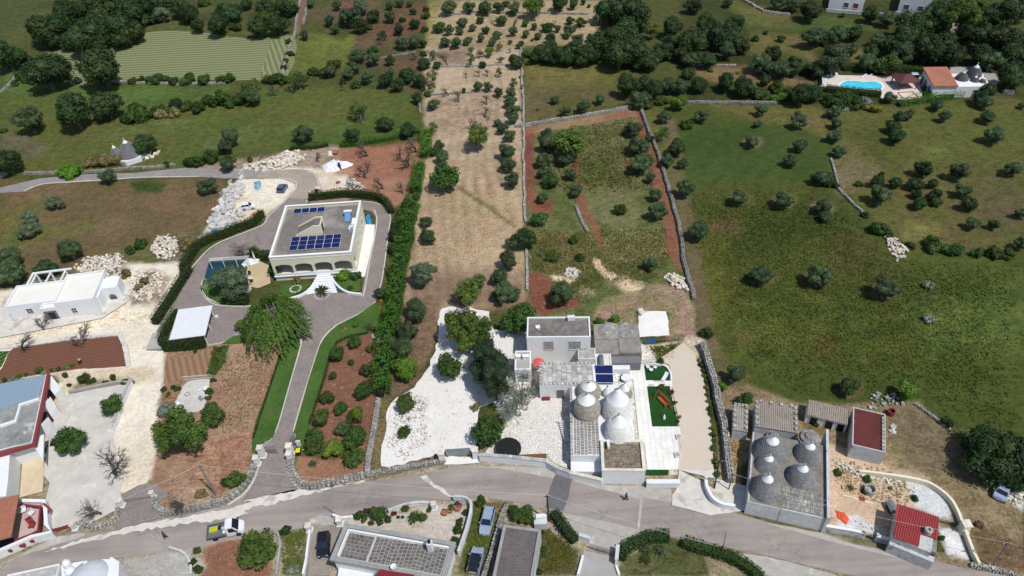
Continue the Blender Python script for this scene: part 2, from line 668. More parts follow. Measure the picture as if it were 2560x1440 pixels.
# right of the lane
zone('B 1360,370 1420,480 2060,480 2130,760 1390,930', (106, 100, 56), (92, 88, 48), contrast=6)
zone('B 1400,660 2060,640 2110,760 1620,880 1400,860', (104, 90, 62), (90, 88, 50), feather=16)
zone('B 1390,490 1900,470 2060,520 2050,620 1500,640', (124, 110, 60), (104, 102, 54), feather=14, strength=.7)
# walled field
zone('B 1370,940 2230,790 2450,1440 1370,1440', (116, 116, 78), (94, 100, 58), **N23)
zone('S 1070,0 2160,0 2440,1200 2400,1440 1600,1300 1100,1250', (112, 112, 74), (88, 96, 52), contrast=7, **N23)
zone('S 1650,600 2200,560 2210,800 1700,850', (128, 124, 84), (100, 104, 62), feather=14, **N23)
zone('S 1080,560 1600,560 1640,900 1500,960 1100,880', (88, 96, 50), (112, 108, 68), feather=10, contrast=8, **N23)
RED, RED2 = (140, 80, 56), (120, 70, 50)
zone('B 1370,950 1440,985 1440,1440 1375,1440', RED, RED2, feather=4, ston=.6, tuft=.3)
zone('S 1072,0 1138,0 1140,330 1270,380 1300,420 1110,420 1070,300', RED, RED2, feather=4, ston=.6, tuft=.3)
zone('B 1380,945 2240,795 2260,860 1450,990 1380,1000', RED, (150, 120, 84), feather=4, ston=.5, tuft=.4)
zone('B 2200,830 2260,850 2440,1440 2390,1440 2250,1100', RED, RED2, feather=5, ston=.4, tuft=.4)
zone('S 2130,60 2165,70 2240,400 2300,600 2350,900 2280,880 2200,700 2170,440 2080,140', (142, 88, 62), (128, 84, 58), feather=5, ston=.5, tuft=.4)
zone('S 1400,0 1500,0 1530,250 1560,380 1640,520 1700,640 1690,720 1620,640 1500,400 1430,240 1520,160', (138, 84, 60), (124, 88, 60), feather=5, ston=.4, tuft=.5)
zone('S 1140,60 1240,80 1250,200 1150,200', RED2, feather=8, strength=.7)
zone('S 1860,0 2000,0 2000,60 1870,30', RED, feather=8)
zone('S 1150,320 1290,330 1270,400 1150,390', RED, feather=8)
zone('S 1095,880 1200,905 1290,950 1265,1100 1480,1090 1490,1180 1280,1200 1240,1250 1130,1200 1095,1100', (132, 76, 52), (120, 70, 48), feather=4, ston=.6, tuft=.3)
zone('S 1700,1110 2060,1000 2300,1010 2420,1180 2450,1440 2200,1440 2200,1220 1950,1210 1960,1300 1600,1300 1640,1180', (160, 130, 104), (120, 112, 74), feather=8, ston=.9, **N23)
zone('S 1700,830 2000,960 2000,1050 1850,1060 1680,940', (160, 142, 104), (106, 104, 62), feather=14, ston=.7, **N23)
zone('S 1280,920 1440,930 1500,960 1440,990 1290,960', (222, 202, 168), feather=5, ston=.8)
zone('S 1620,780 1680,780 1720,880 1800,920 1760,950 1690,900 1640,850', (232, 218, 190), (216, 190, 150), feather=3, ston=.5, tuft=.2)
zone('S 1770,990 1900,950 2010,970 2000,1040 1850,1050', (222, 192, 152), (180, 160, 120), feather=5, ston=.8, contrast=9, **N23)
zone('S 1480,1000 1600,1020 1640,1080 1520,1060', (206, 196, 172), (110, 108, 70), feather=8, ston=.9, contrast=9, **N23)
# right-hand fields
zone('C 0,780 900,780 1100,830 1150,1080 1130,1200 1150,1440 0,1440 B 2440,1440 2240,800', (104, 96, 56), (92, 94, 46), contrast=5)
zone('X 1640,270 1760,262 2060,350 2105,470 2230,610 2560,640 2560,1180 2400,1060 2215,1010 2020,1010 1850,970 1775,850 1742,700 1690,470', (80, 88, 40), (68, 80, 35), contrast=3, tuft=.6)
zone('C 0,950 380,920 850,950 1090,1030 1150,1100 1120,1300 1080,1440 60,1440 0,1200', (60, 78, 36), (68, 84, 40), feather=12, tuft=.55)
zone('T 150,160 1100,160 1400,330 1480,560 1300,640 1000,560 600,700 300,620', (64, 76, 34), (78, 84, 38), feather=30)
zone('T 1400,500 1650,720 1500,900 1200,760 1150,560', (82, 78, 42), (74, 76, 38), feather=30, strength=.8)
zone('T 600,900 1800,1000 2560,760 2560,1439 400,1439', (66, 80, 35), (86, 93, 42), feather=60, contrast=4, tuft=.7, **N23)
zone('T 300,430 540,430 540,500 320,520', (120, 96, 60), (96, 88, 50), feather=20, strength=.8, **N23)
zone('T 470,1230 620,1230 600,1340 500,1320', (116, 104, 58), feather=20, strength=.6)
zone('T 1060,1200 1240,1300 1220,1380 1080,1380', (112, 100, 58), feather=20, strength=.6)
zone('T 230,600 420,520 560,900 500,1200 330,1180 240,800', (98, 98, 42), (82, 86, 38), feather=30, strength=.7)
zone('T 1700,1040 2300,900 2560,1000 2560,1300 1900,1400', (66, 88, 40), (92, 104, 50), feather=50, contrast=4, tuft=.7, **N23)
zone('X 1640,270 1690,300 1790,850 1870,985 1830,1000 1760,860 1715,640 1680,470', (110, 94, 66), (96, 92, 54), feather=5, tuft=.6)
zone('C 1170,820 2560,720 2560,1440 T 2560,640 1850,600 1700,620 1450,400 1200,60 1180,0', (98, 88, 56), (88, 92, 46), contrast=6)
zone('C 1240,960 1560,940 1600,1300 1330,1160', (86, 90, 44), feather=30, strength=.8)
zone('C 1150,1050 1300,1080 1500,1240 1400,1440 1160,1440', (124, 108, 80), (100, 94, 58), feather=18, ston=.3)
zone('C 850,860 1100,900 1130,1040 1000,1000', (120, 102, 72), (104, 96, 56), feather=14)
zone('C 1800,1100 1950,1100 1960,1180 1840,1170', (112, 122, 60), feather=14)
zone('T 1700,450 1950,470 1930,590 1700,570', (136, 132, 76), (108, 104, 58), feather=14, **N23)
zone('T 2150,0 2560,100 2560,560 2250,420', (96, 84, 60), (88, 84, 52), feather=30, strength=.8)
# upper right
zone('C 0,0 2560,0 2560,740 2400,700 1600,780 800,780 0,760', (66, 72, 38), (54, 60, 32))
zone('C 360,0 700,80 880,140 700,200 480,120 360,60', (112, 98, 54), (88, 96, 48), feather=14)
zone('C 540,240 930,260 1150,340 1010,360 1010,460 800,400 520,400', (116, 98, 64), (96, 94, 50), feather=12, **N23)
zone('C 120,495 490,490 900,590 1000,600 960,650 480,620 130,600', (128, 104, 66), (110, 96, 56), feather=8)
zone('C 1250,330 1360,400 1300,480 1250,420', (126, 108, 62), feather=8)
zone('C 450,100 900,170 1100,110 1560,190 1500,220 900,230 500,200', (76, 90, 46), (96, 98, 54), feather=12)
zone('C 2050,90 2300,60 2560,160 2560,240 2200,200', (74, 78, 44), (88, 96, 50), feather=15)
zone('X 2380,60 2420,62 2400,95 2350,98', (190, 176, 160), feather=3, ston=.5)
# brown field at far left
zone('X 0,450 280,452 565,440 548,600 500,600 420,615 200,690 0,720', (122, 96, 64), (104, 88, 54), contrast=6, ston=.25, tuft=.7)
zone('D 0,260 420,120 480,200 250,330 700,390 950,330 900,420 650,450 200,580 0,640', (84, 100, 48), (104, 98, 54), feather=25, contrast=6)
zone('A 980,1360 1100,1340 1250,1370 1200,1429 1000,1429', (62, 82, 36), feather=8)
zone('D 60,900 500,870 700,800 700,860 60,1050', (112, 104, 72), feather=12, ston=.4)
zone('D 1100,600 1600,510 1650,680 1400,760 1200,760', (86, 100, 50), (104, 98, 60), feather=10)
zone('D 1650,460 2050,400 2000,560 1850,740 1600,720 1700,560', (120, 106, 82), (96, 92, 56), feather=10, ston=.3, **N23)
# the ground round the villa
zone('A 1400,1260 2400,1080 2560,1100 2560,1429 W 1500,900 900,800 800,360 0,380 A 1760,1270', (170, 148, 124), (140, 120, 96), feather=8, ston=.6, **N23)
zone('B 0,1110 250,1090 620,1060 600,1200 520,1430 300,1440 0,1440', (158, 106, 78), (146, 100, 76), feather=6, ston=.3, tuft=.4)
zone('E 1650,380 1800,200 2250,180 2200,420 2080,480 1900,360', (170, 120, 90), (150, 110, 82), feather=6, ston=.3, tuft=.4)
CR, CR2 = (236, 226, 206), (212, 194, 166)
zone('E 530,110 700,60 1400,90 1650,120 1640,330 1400,380 1350,250 1320,150 1200,105', (238, 232, 218), CR2, feather=5, ston=.6, tuft=.2, **N23)
zone('E 560,180 1000,180 1110,230 1120,290 900,480 830,560 700,600 260,770 160,830 250,640 440,270', CR, CR2, feather=4, ston=.8, tuft=.2, **N23)
zone('E 1500,70 1700,90 1700,150 1500,150', (196, 150, 112), feather=8)
# building site at left
zone('X -60,740 120,700 330,660 450,655 455,690 400,790 420,880 420,960 400,1000 390,1100 385,1190 330,1240 290,1230 200,1140 100,1100 100,1000 170,930 -60,960', CR, (228, 214, 190), feather=6, ston=.35, tuft=.1)
zone('D -100,1380 900,1340 1200,1280 1500,1240 1500,1300 1000,1400 -100,1480', (240, 222, 190), feather=12)
zone('D 1100,1300 1240,960 1300,980 1200,1300', (238, 212, 172), feather=10)
zone('D 1300,900 1550,810 1720,900 1600,1150 1300,1180', (178, 160, 140), (120, 108, 84), feather=6, ston=1, contrast=9, **N23)
zone('D 780,830 950,680 1200,660 1300,820 1150,950 1080,900 1000,830', (186, 164, 144), (130, 110, 86), feather=6, ston=1, contrast=9, **N23)
zone('G 620,480 1900,430 1980,600 1700,650 1650,640 1000,760 880,780 700,560', (214, 196, 168), (232, 222, 204), feather=6, ston=.4, tuft=.3)
zone('G 850,750 1000,600 1250,600 1640,600 1640,650 1000,760', (150, 130, 98), (110, 110, 66), feather=8, ston=.5, **N23)
# vegetable ground and soil left of the driveway
SO, SO2 = (174, 136, 106), (150, 112, 84)
zone('X 415,870 520,855 700,850 700,880 640,1100 600,1200 520,1240 400,1260 380,1200 400,1000', SO, SO2, feather=6, ston=.9, tuft=.3, **N23)
zone('X 415,870 520,860 510,940 490,955 440,960 410,950', (150, 118, 88), (132, 104, 76), feather=5, ston=.5)
zone('F 830,600 990,590 960,760 860,870 770,880', (92, 118, 62), (122, 122, 76), feather=6, tuft=1, **N23)
zone('F 400,950 560,900 500,1100 480,1240 330,1240 330,1100', (150, 112, 82), (104, 104, 64), feather=6, ston=.4)
zone('H 1480,650 1600,560 1700,430 1850,420 2240,580 2160,640 1900,700 1700,730', (176, 146, 116), (150, 112, 84), feather=6, ston=.9)
zone('H 1880,60 2560,-100 2560,60 2460,280 2220,560 1900,400', (150, 102, 74), (170, 128, 98), feather=8, ston=.6, **N23)
# orchard right of the driveway
zone('F 2340,470 2300,900 2300,1100 2260,1440 1700,1440 1760,1120 1880,820 1920,620 2100,500', (146, 98, 72), (132, 88, 64), feather=6, ston=.5, tuft=.3)
zone('I 720,280 760,240 1100,280 1440,100 1420,420 1200,470 900,510 760,450', (160, 112, 82), (146, 100, 72), feather=6, ston=.5, tuft=.3)
# strip between orchard wall and white yard
zone('X 925,1190 940,1050 960,960 985,950 970,1080 950,1160 1090,1150 1110,1160 930,1200', (134, 112, 82), (112, 102, 66), feather=5, ston=.3)
zone('X 1000,760 1080,740 1100,830 1040,960 985,1000 960,1000 980,940', (134, 104, 80), (114, 92, 68), feather=6)
# by the long wall, behind the trulli
zone('M 1760,480 2200,380 2400,380 2440,480 2380,700 2000,640 1900,620', (206, 188, 162), (128, 120, 86), feather=8, ston=.8, contrast=8, **N23)
zone('X 1800,985 1870,960 2000,1010 2210,1010 2300,1000 2330,1060 2560,1220 2560,1440 2380,1440 2330,1260 2100,1160 1880,1150 1800,1200', (152, 130, 96), (130, 112, 76), feather=6, ston=.3, **N23)
zone('U 170,740 330,760 290,1100 240,1400 200,1100', (176, 150, 106), (150, 124, 84), feather=4)
zone('U 100,400 400,380 500,470 300,520 180,560', (148, 120, 92), (120, 104, 70), feather=6)
zone('U 750,600 990,640 990,800 800,730', (140, 112, 80), (110, 100, 60), feather=5)
zone('U 1480,560 1700,500 1950,700 2200,1050 1700,1010 1480,900', (144, 130, 92), (118, 102, 74), feather=8, **N23)
zone('X 1790,1170 1850,1160 1840,1270 1800,1240', (190, 166, 128), feather=5)
RB, RB2 = (216, 186, 154), (206, 168, 132)
zone('L 600,120 780,180 1190,330 1300,400 1500,440 1800,650 1900,820 1700,850 1290,720 1230,1050 600,940', RB, RB2, feather=5, ston=1, tuft=.2, **N23)
zone('L 1200,340 1500,400 1700,560 1840,640 1700,560 1500,470 1200,420', (196, 170, 138), feather=8, ston=.5)
zone('L 820,400 1300,460 1500,520 1300,520 860,440', (236, 230, 220), feather=5, ston=1)
zone('L 1360,560 1480,520 1750,620 1870,900 1700,860 1500,780', (236, 238, 240), (214, 214, 212), feather=5, ston=1, tuft=.1)
zone('L 700,870 860,830 1140,960 1140,1040 680,950', (240, 240, 238), feather=4, ston=.8, tuft=.1)
zone('L 1720,950 1940,960 1960,1100 2040,1330 1800,1260 1760,1100', (240, 240, 238), (220, 220, 216), feather=5, ston=.8, tuft=.1)
zone('L 2360,640 2560,580 2560,800 2450,720', (240, 238, 234), feather=5, ston=.8, tuft=.1)
zone('L 2050,980 2250,960 2560,1100 2560,1400 2130,1320', (128, 92, 68), (104, 84, 54), feather=10, ston=.3)
zone('X 2600,1440 2000,1300 2200,1360 2420,1410', (140, 124, 88), feather=6)
# below the road
zone('H 2050,1070 2300,1000 2560,950 2700,950 2700,1440 1900,1440 2020,1240', (146, 98, 72), (128, 86, 62), feather=6, ston=.4, tuft=.3)
zone('I 560,1010 860,950 850,1440 550,1440', (150, 144, 124), (100, 110, 62), feather=5, ston=.4, **N23)
zone('I 580,1340 820,1230 810,1440 560,1440', (84, 96, 48), feather=8)
zone('H 1150,1200 1850,1080 2050,1250 1900,1440 1150,1440', (176, 172, 164), (156, 150, 138), feather=5, ston=.6, tuft=.2)
zone('I 1180,900 2100,730 2480,760 2380,1120 1300,960', (200, 188, 176), (180, 168, 150), feather=4, ston=.4, tuft=.2)
zone('J 330,690 620,720 600,1000 430,1440 150,1440 200,1250', (84, 92, 50), (104, 102, 66), feather=5)
zone('J 500,680 780,700 640,780 560,800', (128, 104, 72), feather=5)
zone('J 640,900 1080,1000 1400,1180 1360,1440 560,1440 600,1000', (92, 84, 60), (76, 80, 46), feather=5, **N23)
zone('J 1800,1250 2300,1050 2600,1130 2700,1440 1760,1440', (94, 94, 60), (80, 84, 48), feather=5, **N23)

# worn ground round the trunks in the big green field
for q in px('T 535,275,80 850,290,90 1130,335,90 700,830,95 1100,840,100 1575,925,105 C 535,1060,70 U 245,300,110 1170,400,100'):
    zone([(q[0] + q[2] / 2.6 * math.cos(k * .8), q[1] + q[2] / 4.5 * math.sin(k * .8)) for k in range(8)], (118, 104, 72), (96, 92, 54), feather=7, tuft=.5, **N23)
# mower and tractor lines
WRP = fbm(X, Y, 40.0, 51, 2) * 16
for s_, ang, per, am in (('S 250,0 1045,0 1062,1130 800,1190 420,1190 100,1440 100,1040 170,680 200,380', 0.1, 2.3, .11), ('B 640,345 1345,345 1370,1440 610,1440', .0, 2.3, .10),
                         ('B 660,100 1970,100 1940,340 650,340', 1.35, 3.2, .12), ('S 1500,0 2160,60 2200,800 1700,850', 2.2, 2.4, .09),
                         ('X 1640,270 2060,350 2230,610 2560,640 2560,1180 2215,1010 1850,970 1742,700', -.6, 4.2, .05)):
    pl_ = px(s_)
    ok = np.zeros(X.size, bool)
    for i in range(len(pl_)):
        (ax, ay), (bx, by) = pl_[i][:2], pl_[(i + 1) % len(pl_)][:2]
        if ay != by:
            ok ^= ((ay > V) != (by > V)) & (U < (bx - ax) * (V - ay) / (by - ay) + ax)
    ph = np.sin((X * math.cos(ang) + Y * math.sin(ang) + WRP) * 2 * math.pi / per)
    COLA[ok] *= (1 + am * ph[ok] * np.clip(N2[ok] * 2.4 - .5, .1, 1))[:, None]
E = 1.0 + (N3 - 0.5) * 0.22
COLA *= E[:, None]
me = bpy.data.meshes.new('ground')
nx, ny = len(xs), len(ys)
co = np.zeros((X.size, 3), np.float32)
co[:, 0], co[:, 1] = X, Y
ii = (np.arange(ny - 1)[:, None] * nx + np.arange(nx - 1)[None, :]).ravel()
fa = np.stack([ii, ii + 1, ii + nx + 1, ii + nx], 1).astype(np.int32)
me.vertices.add(X.size)
me.vertices.foreach_set('co', co.ravel())
me.loops.add(fa.size)
me.loops.foreach_set('vertex_index', fa.ravel())
me.polygons.add(len(fa))
me.polygons.foreach_set('loop_start', np.arange(0, fa.size, 4, dtype=np.int32))
me.polygons.foreach_set('loop_total', np.full(len(fa), 4, np.int32))
me.update()
a = me.attributes.new('cover', 'FLOAT_COLOR', 'POINT')
a.data.foreach_set('color', np.concatenate([COLA, STON[:, None]], 1).astype(np.float32).ravel())
a = me.attributes.new('tuft', 'FLOAT', 'POINT')
a.data.foreach_set('value', TUFT.astype(np.float32))
t = NT('field_cover')
at = t.n('ShaderNodeAttribute', attribute_name='cover')
tu = t.n('ShaderNodeAttribute', attribute_name='tuft')
co_ = t.pos()
na = t.noise(2.2, co_, 6, 0.72)
nb = t.noise(0.55, co_, 4, 0.6)
st = t.n('ShaderNodeMapping')
st.inputs['Scale'].default_value = (0.5, 1.6, 1)
st.inputs['Rotation'].default_value = (0, 0, 0.5)
t.l(co_, st.inputs[0])
nc = t.noise(1.0, st.outputs[0], 5, 0.7)
nn = t.math('ADD', t.math('MULTIPLY', na, 0.6), t.math('ADD', t.math('MULTIPLY', nb, 0.35), t.math('MULTIPLY', nc, 0.35)))
amp = t.math('ADD', t.math('MULTIPLY', tu.outputs['Fac'], 2.5), 1.2)
fac = t.math('ADD', t.math('MULTIPLY', t.math('SUBTRACT', nn, 0.65), amp), 1.0)
fac = t.math('MAXIMUM', t.math('MINIMUM', fac, 1.9), 0.35)
cc = t.n('ShaderNodeCombineColor')
for i in range(3):
    t.l(fac, cc.inputs[i])
base = t.mix(1.0, at.outputs['Color'], cc.outputs[0], 'MULTIPLY')
# straw-coloured blades among the green
sb = t.ramp(t.noise(3.1, co_, 5, 0.75), [(0.56, (0, 0, 0, 1)), (0.70, (1, 1, 1, 1))])
base = t.mix(t.math('MULTIPLY', sb, t.math('MULTIPLY', tu.outputs['Fac'], 0.35)), base, lin((150, 140, 84)))
vo = t.n('ShaderNodeTexVoronoi')
vo.inputs['Scale'].default_value = 1.6
t.l(co_, vo.inputs[0])
sm = t.ramp(vo.outputs['Distance'], [(0.16, (1, 1, 1, 1)), (0.24, (0, 0, 0, 1))])
vo2 = t.n('ShaderNodeTexVoronoi')
vo2.inputs['Scale'].default_value = 3.7
t.l(co_, vo2.inputs[0])
sm2 = t.ramp(vo2.outputs['Distance'], [(0.2, (1, 1, 1, 1)), (0.3, (0, 0, 0, 1))])
gate = t.ramp(t.noise(0.9, co_, 4, 0.7), [(0.42, (0, 0, 0, 1)), (0.62, (1, 1, 1, 1))])
ms = t.math('MULTIPLY', t.math('MAXIMUM', sm, sm2), t.math('MULTIPLY', at.outputs['Alpha'], t.math('MULTIPLY', gate, 0.75)))
base = t.mix(ms, base, lin((222, 208, 186)))
t.bump(t.math('ADD', nn, t.math('MULTIPLY', ms, 0.5)), 0.7, 0.25)
FIELD = t.fin(base, 0.95, 0, 0.1)
me.materials.append(FIELD)
go = bpy.data.objects.new('ground', me)
COL.objects.link(go)
go['kind'] = 'structure'


def ground_col(x, y):
    j = np.clip(np.searchsorted(xs, x), 0, nx - 1)
    i = np.clip(np.searchsorted(ys, y), 0, ny - 1)
    return COLA[i * nx + j]


# ---------------------------------------------------------------- sheets that lie on it
def stripe_mat(name, c1, c2, period, rot, rough=0.95, warp=1.5, c3=None):
    t = NT(name)
    co = t.pos()
    mp = t.n('ShaderNodeMapping')
    mp.inputs['Rotation'].default_value = (0, 0, rot)
    t.l(co, mp.inputs[0])
    w = t.n('ShaderNodeTexWave', bands_direction='Y')
    w.inputs['Scale'].default_value = 0.314 / period
    w.inputs['Distortion'].default_value = warp
    w.inputs['Detail'].default_value = 3
    w.inputs['Detail Scale'].default_value = 0.5 if warp > 2 else 2.0
    t.l(mp.outputs[0], w.inputs[0])
    nz = t.noise(1.6, co, 5, 0.7)
    f = t.math('ADD', t.math('MULTIPLY', w.outputs['Fac'], 0.45), t.math('MULTIPLY', nz, 0.55))
    col = t.ramp(f, [(0.3, lin(c2)), (0.65, lin(c1))])
    if c3:
        col = t.mix(t.ramp(t.noise(0.06, co, 3), [(0.45, (0, 0, 0, 1)), (0.6, (1, 1, 1, 1))]), col, lin(c3), 'MIX')
    t.bump(f, 0.6, 0.2)
    MATS[name] = t.fin(col, rough, 0, 0.1)
    return MATS[name]


HAY = stripe_mat('mown_hay', (142, 144, 106), (106, 114, 76), 1.7, 0.03, warp=2.2)
HAY2 = stripe_mat('mown_hay_headland', (142, 144, 106), (106, 114, 76), 1.6, 1.25, warp=2.0)
PLOW = stripe_mat('ploughed_soil', (130, 90, 72), (108, 74, 59), 0.6, -0.12, warp=1.0)
PLOW2 = stripe_mat('raked_plot', (160, 126, 100), (136, 106, 80), 1.1, 1.15, warp=1.0)
CROP = stripe_mat('bean_rows', (80, 118, 58), (48, 66, 32), 0.9, -0.9, warp=1.0)
ground('hay_field', 'A 350,380 780,350 1080,245 1280,228 1540,245 1900,290 2190,265 2140,560 1750,600 920,600 640,640 480,600', HAY, 0.5, 3, smooth=3)
ground('hay_headland', 'A 2185,268 2145,556 1930,570 1960,480 2020,300', HAY2, 0.3, 3)
ground('lane', 'A 2238,-20 2288,-20 2262,110 2225,250 2195,262 2213,130', mat('red_brown_lane', (130, 104, 82), (108, 84, 66), 1.5, .3, bump=.3), 0.3, 2)
ground('ploughed_plot', 'G -120,620 30,440 120,240 180,190 860,95 1450,30 1490,60 1560,330 1590,430 1030,455 700,500 60,600', PLOW, 0.12, 1.0)
ground('bean_plot', 'G -60,240 120,235 20,430 -60,480', CROP, 0.1, 1)
ground('raked_plot', 'F 420,690 560,700 800,645 830,640 770,860 560,900 400,940 395,800', PLOW2, 0.15, 1)

t = NT('road_asphalt')
co = t.pos()
mp = t.n('ShaderNodeMapping')
mp.inputs['Scale'].default_value = (.05, .75, 1)
mp.inputs['Rotation'].default_value = (0, 0, .05)
t.l(co, mp.inputs[0])
fw = t.noise(1.0, mp.outputs[0], 4, .6)
ff = t.noise(5, co, 4, .7)
fb = t.noise(.16, co, 4, .6)
f = t.math('ADD', t.math('MULTIPLY', fw, .45), t.math('ADD', t.math('MULTIPLY', ff, .2), t.math('MULTIPLY', fb, .35)))
col = t.ramp(f, [(.36, lin((134, 126, 122))), (.5, lin((158, 148, 141))), (.66, lin((178, 168, 158)))])
vk = t.n('ShaderNodeTexVoronoi', feature='DISTANCE_TO_EDGE')
vk.inputs['Scale'].default_value = .3
wv = t.n('ShaderNodeVectorMath', operation='ADD')
nz = t.n('ShaderNodeTexNoise')
nz.inputs['Scale'].default_value = .8
t.l(co, nz.inputs[0])
t.l(co, wv.inputs[0])
sc_ = t.n('ShaderNodeVectorMath', operation='SCALE')
sc_.inputs['Scale'].default_value = 2.5
t.l(nz.outputs['Color'], sc_.inputs[0])
t.l(sc_.outputs[0], wv.inputs[1])
t.l(wv.outputs[0], vk.inputs[0])
ck = t.math('MULTIPLY', t.ramp(vk.outputs['Distance'], [(.008, (1, 1, 1, 1)), (.02, (0, 0, 0, 1))]), t.ramp(t.noise(.1, co, 2), [(.45, (0, 0, 0, 1)), (.62, (.4, .4, .4, 1))]))
col = t.mix(ck, col, lin((92, 88, 86)))
t.bump(ff, .25, .03)
ASPH = t.fin(col, .9, 0, .2)
ASPH2 = mat('road_patch_asphalt', (116, 114, 114), (100, 98, 98), 1.5, 0.2, bump=0.2)
APRON = mat('pale_road_shoulder', (188, 184, 176), (166, 160, 150), 0.9, 0.2, bump=0.2, c3=(208, 202, 190), pos=0.58)
CEMENT = mat('white_cement', (226, 220, 210), (206, 199, 188), 0.8, 0.2, bump=0.1, c3=(184, 175, 163), pos=0.55)
LANE = mat('grey_lane', (158, 152, 148), (136, 130, 128), 0.8, 0.15, bump=0.2)


def brick_mat(name, c1, c2, mortar, bw, bh, rot=0.0, ms=0.03, c3=None, bump=0.3):
    t = NT(name)
    co = t.pos()
    mp = t.n('ShaderNodeMapping')
    mp.inputs['Rotation'].default_value = (0, 0, rot)
    t.l(co, mp.inputs[0])
    b = t.n('ShaderNodeTexBrick')
    b.inputs['Scale'].default_value = 1.0
    b.inputs['Brick Width'].default_value = bw
    b.inputs['Row Height'].default_value = bh
    b.inputs['Mortar Size'].default_value = ms
    b.inputs['Color1'].default_value = lin(c1)
    b.inputs['Color2'].default_value = lin(c2)
    b.inputs['Mortar'].default_value = lin(mortar)
    t.l(mp.outputs[0], b.inputs[0])
    f = t.noise(0.35, co, 5, 0.6)
    cc = t.ramp(f, [(0.3, (0.84, 0.84, 0.84, 1)), (0.7, (1.08, 1.08, 1.08, 1))])
    col = t.mix(1.0, b.outputs['Color'], cc, 'MULTIPLY')
    if c3:
        col = t.mix(t.ramp(t.noise(0.12, co, 3), [(0.46, (0, 0, 0, 1)), (0.6, (1, 1, 1, 1))]), col, lin(c3))
    t.bump(t.math('SUBTRACT', 1.0, b.outputs['Fac']), bump, 0.03)
    MATS[name] = t.fin(col, 0.85, 0, 0.25)
    return MATS[name]


PAVER = brick_mat('driveway_block_paving', (160, 148, 142), (142, 132, 127), (128, 119, 114), 0.4, 0.2, 0.4, 0.02)
PAVERB = brick_mat('beige_block_paving', (186, 172, 154), (172, 158, 142), (150, 138, 126), 0.4, 0.2, 0.2, 0.02)
t = NT('crazy_paving')
co = t.pos()
vv = t.n('ShaderNodeTexVoronoi', feature='DISTANCE_TO_EDGE')
vv.inputs['Scale'].default_value = 2.6
t.l(co, vv.inputs[0])
vc = t.n('ShaderNodeTexVoronoi')
vc.inputs['Scale'].default_value = 2.6
t.l(co, vc.inputs[0])
g = t.ramp(t.noise(1.5, vc.outputs['Color'], 1), [(0.3, lin((226, 220, 210))), (0.7, lin((242, 238, 230)))])
col = t.mix(t.ramp(vv.outputs['Distance'], [(0.02, (1, 1, 1, 1)), (0.06, (0, 0, 0, 1))]), g, lin((170, 164, 156)))
t.bump(t.ramp(vv.outputs['Distance'], [(0.02, (0, 0, 0, 1)), (0.07, (1, 1, 1, 1))]), 0.5, 0.03)
CRAZY = t.fin(col, 0.85, 0, 0.2)
GRAVW = mat('white_gravel', (244, 241, 236), (222, 216, 206), 3.5, 0.15, bump=0.9, c3=(176, 166, 146), pos=0.60)
GRAVB = mat('beige_gravel', (216, 202, 184), (206, 192, 172), 3.0, 0.15, bump=0.25, c3=(196, 178, 156), pos=0.7)
SAND = mat('sandy_gravel', (206, 184, 150), (192, 170, 136), 3.0, 0.3, bump=0.3)
t = NT('mown_lawn')
co = t.pos()
f = t.math('ADD', t.math('MULTIPLY', t.noise(3.5, co, 5, 0.7), 0.6), t.math('MULTIPLY', t.noise(0.25, co, 3), 0.4))
t.bump(f, 0.6, 0.1)
LAWN = t.fin(t.ramp(f, [(0.34, lin((52, 82, 34))), (0.66, lin((90, 116, 56)))]), 0.95, 0, 0.1)
t = NT('dark_lawn')
co = t.pos()
f = t.math('ADD', t.math('MULTIPLY', t.noise(3.5, co, 5, 0.7), 0.6), t.math('MULTIPLY', t.noise(0.25, co, 3), 0.4))
t.bump(f, 0.6, 0.1)
DLAWN = t.fin(t.ramp(f, [(0.34, lin((24, 58, 26))), (0.66, lin((46, 88, 40)))]), 0.95, 0, 0.1)
SLABW = mat('white_stone_slab', (244, 243, 238), (232, 228, 218), 1.0, 0.2, bump=0.1, vary=0.10)

ROAD = ('H -700,1640 -200,1400 0,1235 120,1175 240,1120 440,1030 540,955 850,925 1000,930 1180,890 1600,790 2240,660 2560,540 '
        'I 130,680 740,565 1200,520 1440,500 1900,430 2300,350 J 200,335 700,340 1060,360 1160,410 1400,500 1650,540 2000,545 2560,700 '
        'L 0,905 180,950 560,1010 860,1120 1250,1200 1640,1290 2100,1390 2560,1460 3200,1620 '
        '3200,2300 1800,1800 1000,1480 560,1370 0,1240 J 2560,1100 2200,1030 2000,990 1700,900 1500,860 1200,800 1050,770 800,710 330,640 '
        'I 2420,650 2280,680 2080,710 1700,770 1240,870 1150,925 880,955 840,950 530,1005 150,1075 H 2400,990 2080,1045 1850,1085 1680,1110 1100,1195 640,1225 300,1310 -100,1440 -500,1700')
ground('road', ROAD, ASPH, 0.06, 1.5)
ground('road_shoulder', 'H 440,1120 1000,945 1300,860 1900,760 2300,690 2560,600 I 180,690 740,575 860,590 1420,490 1300,520 1000,590 600,690 200,780 H 2500,740 2200,800 1700,860 1200,940 1000,1000 500,1110', CEMENT, 0.28, 0.6)
ground('road_shoulder', 'J 130,345 700,345 1060,360 1160,420 1130,465 800,400 590,365 300,350', APRON, 0.05, 1)
ground('road_shoulder', 'J 1340,470 1620,530 2000,545 2080,550 2030,680 1620,575 1340,495', APRON, 0.05, 1)
ground('road_shoulder', 'H -100,1330 240,1130 540,975 850,930 840,960 500,1070 100,1200 -100,1380', APRON, 0.1, 1)
ground('road_shoulder', 'L 0,910 200,945 560,1020 870,1130 1250,1200 1640,1290 1500,1290 1200,1240 800,1140 560,1080 250,990 0,930', APRON, 0.08, 1)
